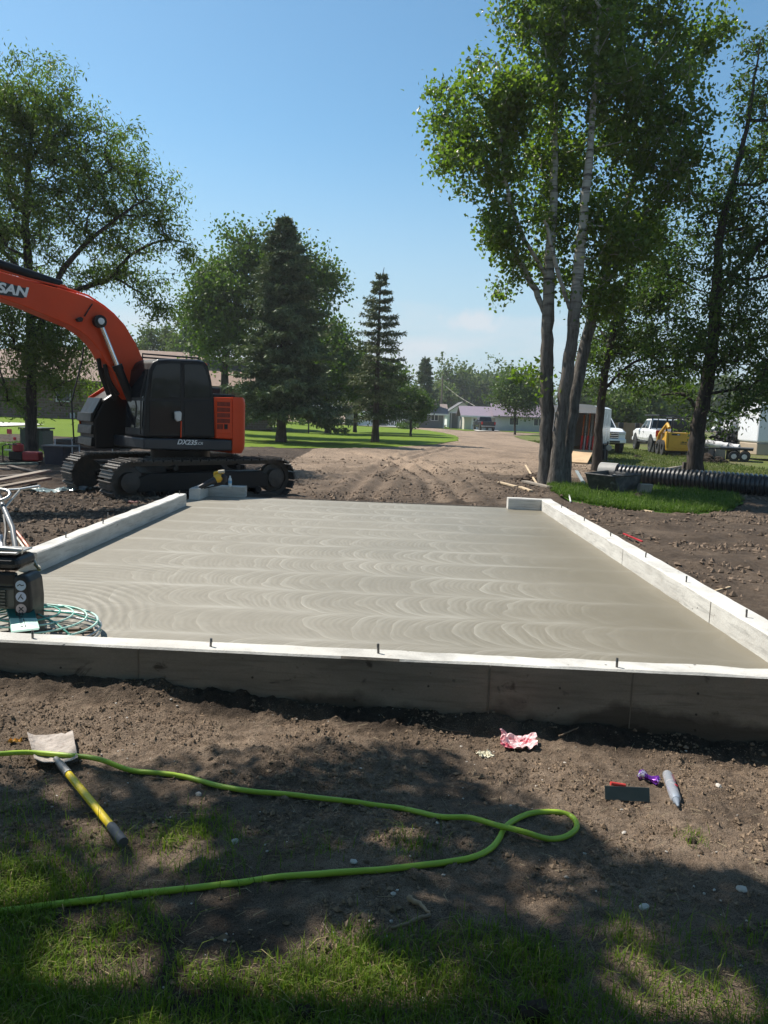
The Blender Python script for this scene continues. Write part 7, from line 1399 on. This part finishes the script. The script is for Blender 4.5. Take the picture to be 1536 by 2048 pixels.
# pink wrapper, white tissue, purple can, float, silver tube
def crumple(name, label, cat, c_, sx, sy, rise, m, seed, rz=0., n=16, fold=None):
    V = []
    for j in range(n):
        for i in range(n):
            u, v = i/(n-1)*2-1, j/(n-1)*2-1; z = fold(u, v) if fold else 0; x_ = u*sx+.10*sx*float(fbm(np.array([u+seed]), np.array([v]), .6, 2, seed)[0]); y_ = v*sy+.1*sy*float(fbm(np.array([u]), np.array([v+seed]), .6, 2, seed+3)[0]); z += rise*abs(float(fbm(np.array([u*2]), np.array([v*2]), .8, 3, seed+7)[0]))
            X_, Y_ = x_*math.cos(rz)-y_*math.sin(rz), x_*math.sin(rz)+y_*math.cos(rz); V.append((c_[0]+X_, c_[1]+Y_, max(H1(c_[0]+X_, c_[1]+Y_)+.003, c_[2]+.006)+z))
    o = MB().add(V, [(j*n+i, j*n+i+1, (j+1)*n+i+1, (j+1)*n+i) for j in range(n-1) for i in range(n-1)]).build(name, m, None); s_ = o.modifiers.new('solid', 'SOLIDIFY'); s_.thickness = .0012; tag(o, label, cat); return o
m = NT('pink wrapper film'); v = m.coord('Object'); sp = m.n('ShaderNodeSeparateXYZ'); m.l(v, sp.inputs[0]); c_ = m.mix(m.rng(m.noise(v, 14, 3), .36, .50), (.55, .05, .09), (.82, .60, .60)); m.col(c_); m.set(rough=.3, spec=.5)
crumple('foil_wrapper', 'torn pink and red wrapper on the soil crest below the wall', 'wrapper', onsoil(1036, 1494), .105, .062, .04, m.m, 4, -.1, fold=lambda u, v: .045*max(0, abs(u)-.35)**1.2+.02*max(0, v))
crumple('crumpled_tissue', 'small crumpled cream tissue left of the pink wrapper', 'tissue', onsoil(970, 1513),   .042, .034, .035, mat('cream tissue', (.70, .66, .52), .9), 9, .4)
def tubeobj(name, label, cat, a, b, prof, m, n=18, squash=None, parent=None):
    d = b-a; L = np.linalg.norm(d); mb = MB().lathe([(r_, h_*L) for r_, h_ in prof], n, a, d); return mb
a, b = onsoil(1277, 1556)+zv*.022, onsoil(1318, 1570)+zv*.018; cn_ = thing('crushed_can', 'crushed purple drink can lying beside the silver tube', 'can', (a+b)/2)
mb = tubeobj('', '', '', a, b, [(.020, 0), (.027, .04), (.029, .10), (.026, .25), (.014, .42), (.013, .55), (.018, .68), (.027, .85), (.028, .93), (.021, 1)], None); rr_ = np.random.default_rng(3); mb.v = [tuple(np.array(p)+rr_.normal(0, .0022, 3)) for p in mb.v]
m = NT('purple can print'); v = m.coord('Object'); m.col(m.mix(m.rng(m.noise(v, 22, 3, .6), .58, .64), (.18, .035, .34), (.70, .66, .74))); m.set(rough=.22, metal=.55, spec=.6); mb.build('can_body', m.m, cn_, smooth=35); MB().lathe([(.021, -.002), (.020, .002)], 16, b, b-a).build('can_end', mat('aluminium can end', (.7, .7, .72), .25, .9), cn_)
fa, fb, fc, fd = onsoil(1210, 1604), onsoil(1300, 1606), onsoil(1303, 1585), onsoil(1212, 1580); ft_ = thing('hand_float', 'dark flat finishing float with a red grip edge half pressed in the soil', 'hand float', fa)
lo = [fa+zv*.012, fb+zv*.004, fb+np.array([.004, .035, .062]), fa+np.array([.004, .035, .066])]; MB().prism(lo, [p+np.array([0, .005, .0]) for p in lo]).build('float_plate', mat('grey green float steel', (.085, .095, .085), .35, .5, dirt=.5, dcol=(.14, .11, .085)), ft_, bevel=.001)
ga, gb = lo[3]+(lo[2]-lo[3])*.15+zv*.006, lo[3]+(lo[2]-lo[3])*.47+zv*.006; MB().tube([ga+np.array([0, .018, 0]), gb+np.array([0, .012, -.006])], .010, 10).build('grip', mat('red grip', (.55, .05, .04), .45), ft_, smooth=60)
a, b = onsoil(1334, 1556)+zv*.026, onsoil(1356, 1620)+zv*.018; tbm = thing('sealant_tube', 'silver sealant tube with cone nozzle lying on the soil at the right', 'tube', (a+b)/2)
m = NT('silver tube foil'); v = m.coord('Object'); m.col(m.mix(m.rng(m.noise(m.map(v, (1, 1, 1)), 24, 3, .5), .56, .60), (.44, .47, .52), (.62, .60, .64))); m.set(rough=.3, metal=.45, spec=.6)
tubeobj('', '', '', a, b, [(.016, 0), (.026, .015), (.0275, .05), (.0275, .62), (.0265, .76), (.022, .80), (.019, .82)], None, 22).build('foil_body', m.m, tbm, smooth=40); tubeobj('', '', '', a, b, [(.0175, .822), (.016, .87), (.008, .94), (.005, 1.0)], None, 16).build('nozzle', mat('grey nozzle cap', (.20, .23, .27), .45), tbm, smooth=40)
d_ = (b-a)/np.linalg.norm(b-a); sd_ = np.cross(d_, zv); ctr = a+(b-a)*.50; nn = np.array([0, -.55, .83]); nn -= d_*(nn@d_); nn /= np.linalg.norm(nn)
MB().lathe([(.010, 0), (.010, .0018)], 16, ctr-sd_*.012+nn*.0255, nn*.9-sd_*.4).build('red_emblem', mat('red emblem print', (.62, .03, .07), .4), tbm)
st_ = MB()
for i in range(7): c1 = a+(b-a)*(.16+.035*i)-sd_*.013+nn*.0262; st_.tube([c1-sd_*.005, c1+sd_*.006+d_*.003], .0012, 4)
st_.build('side_print', mat('dull red print', (.40, .08, .12), .5), tbm)
# orange peel piece, twigs, stones
crumple('orange_peel', 'yellow orange scrap of peel at the left edge beside the shovel blade', 'peel', onsoil(30, 1486), .032, .014, .03, mat('orange peel', (.62, .33, .05), .6), 13, .1, 10)
M_TWIG = mat('dead twig bark', (.22, .155, .10), .85, sc=20, bump=.4); gtw = 'dead sticks on the foreground soil'
def stick(label, pxs, r0, m=M_TWIG, lift=.006, cat='stick'):
    P = catmull([onsoil(*q)+zv*(lift+r0) for q in pxs], 5); P = [p+np.array([random.gauss(0, .002), random.gauss(0, .002), random.gauss(0, .001)]) for p in P]; o = MB().tube(P, [r0*(1-.5*i/len(P))*random.uniform(.85, 1.15) for i in range(len(P))], 7).build('stick', m, smooth=60); tag(o, label, cat, gtw)
stick('thick peeled stick end at the bottom centre, the lighter upper one', [(818, 1803), (838, 1817), (858, 1833)], .0105, mat('peeled wood', (.36, .25, .16), .8, sc=15, bump=.3)); stick('thick dark stick at the bottom centre, the lower one of the pair', [(858, 1838), (820, 1852), (780, 1866)], .0095)
stick('thin pale stick standing in the shaded trench under the wall', [(1118, 1480), (1140, 1470), (1158, 1462)], .005, M_STRAW if False else M_TWIG, .02); stick('thin straw stalk on the lit soil left of the red wrapper', [(860, 1452), (890, 1462), (935, 1468)], .0025); stick('curved root lying on the lit soil near the left', [(165, 1454), (172, 1464), (170, 1472)], .003); stick('fine forked twig on the shaded soil under the hose', [(300, 1558), (340, 1562), (350, 1556)], .003)
M_STONE = mat('pale field stone', (.46, .42, .37), .75, var=.25, sc=20); gst = 'loose pale stones on the foreground soil'
for px, py, s, lb in ((1437, 1573, .020, 'tan flat stone right of the silver tube'), (707, 1726, .014, 'white stone just above the hose at centre right'), (1483, 1783, .020, 'white stone on the shaded soil at the right edge'), (1288, 1817, .018, 'pale stone on the dark soil at lower right'), (397, 1591, .016, 'white stone below the hose right of the shovel'), (1248, 1667, .012, 'small white stone on the lit soil below the float'), (970, 1650, .010, 'small pale stone inside the hose crossing'), (470, 1685, .016, 'flat pale stone on the bare patch between the hose strands')):
    p = onsoil(px, py); o = scatter('stone', rock(2), np.array([p+zv*s*.3]), np.array([s]), M_STONE, int(px), .6, .07); tag(o, lb, 'stone', gst)
for px, py, s, lb in ((1060, 2030, .055, 'dark wet clod in the grass at the bottom edge'), (608, 2030, .04, 'smaller dark clod in the grass at the bottom edge, left one'), (1385, 1684, .028, 'dark earth clod at the edge of the shade on the right')):
    p = onsoil(px, py); heap('soil_clod', lb, 'soil clod', p, s*.8, s*.6, s*.5, M_CLOD, 16, int(px), s*.55)
# ================================================================= HAZE
m = bpy.data.materials.new('thin summer haze'); m.use_nodes = True; t = m.node_tree; t.nodes.clear()
ho_ = t.nodes.new('ShaderNodeOutputMaterial'); hp_ = t.nodes.new('ShaderNodeVolumePrincipled'); hp_.inputs['Color'].default_value = (.90, .94, .98, 1); hp_.inputs['Density'].default_value = .00042; hp_.inputs['Anisotropy'].default_value = .3; t.links.new(hp_.outputs[0], ho_.inputs['Volume'])
hb = MB().box(-3200, 3200, -1500, 4800, -2.2, 27).build('haze', m, kind='stuff'); hb.display_type = 'WIRE'
scn.cycles.volume_bounces = 0; scn.cycles.volume_step_rate = 10
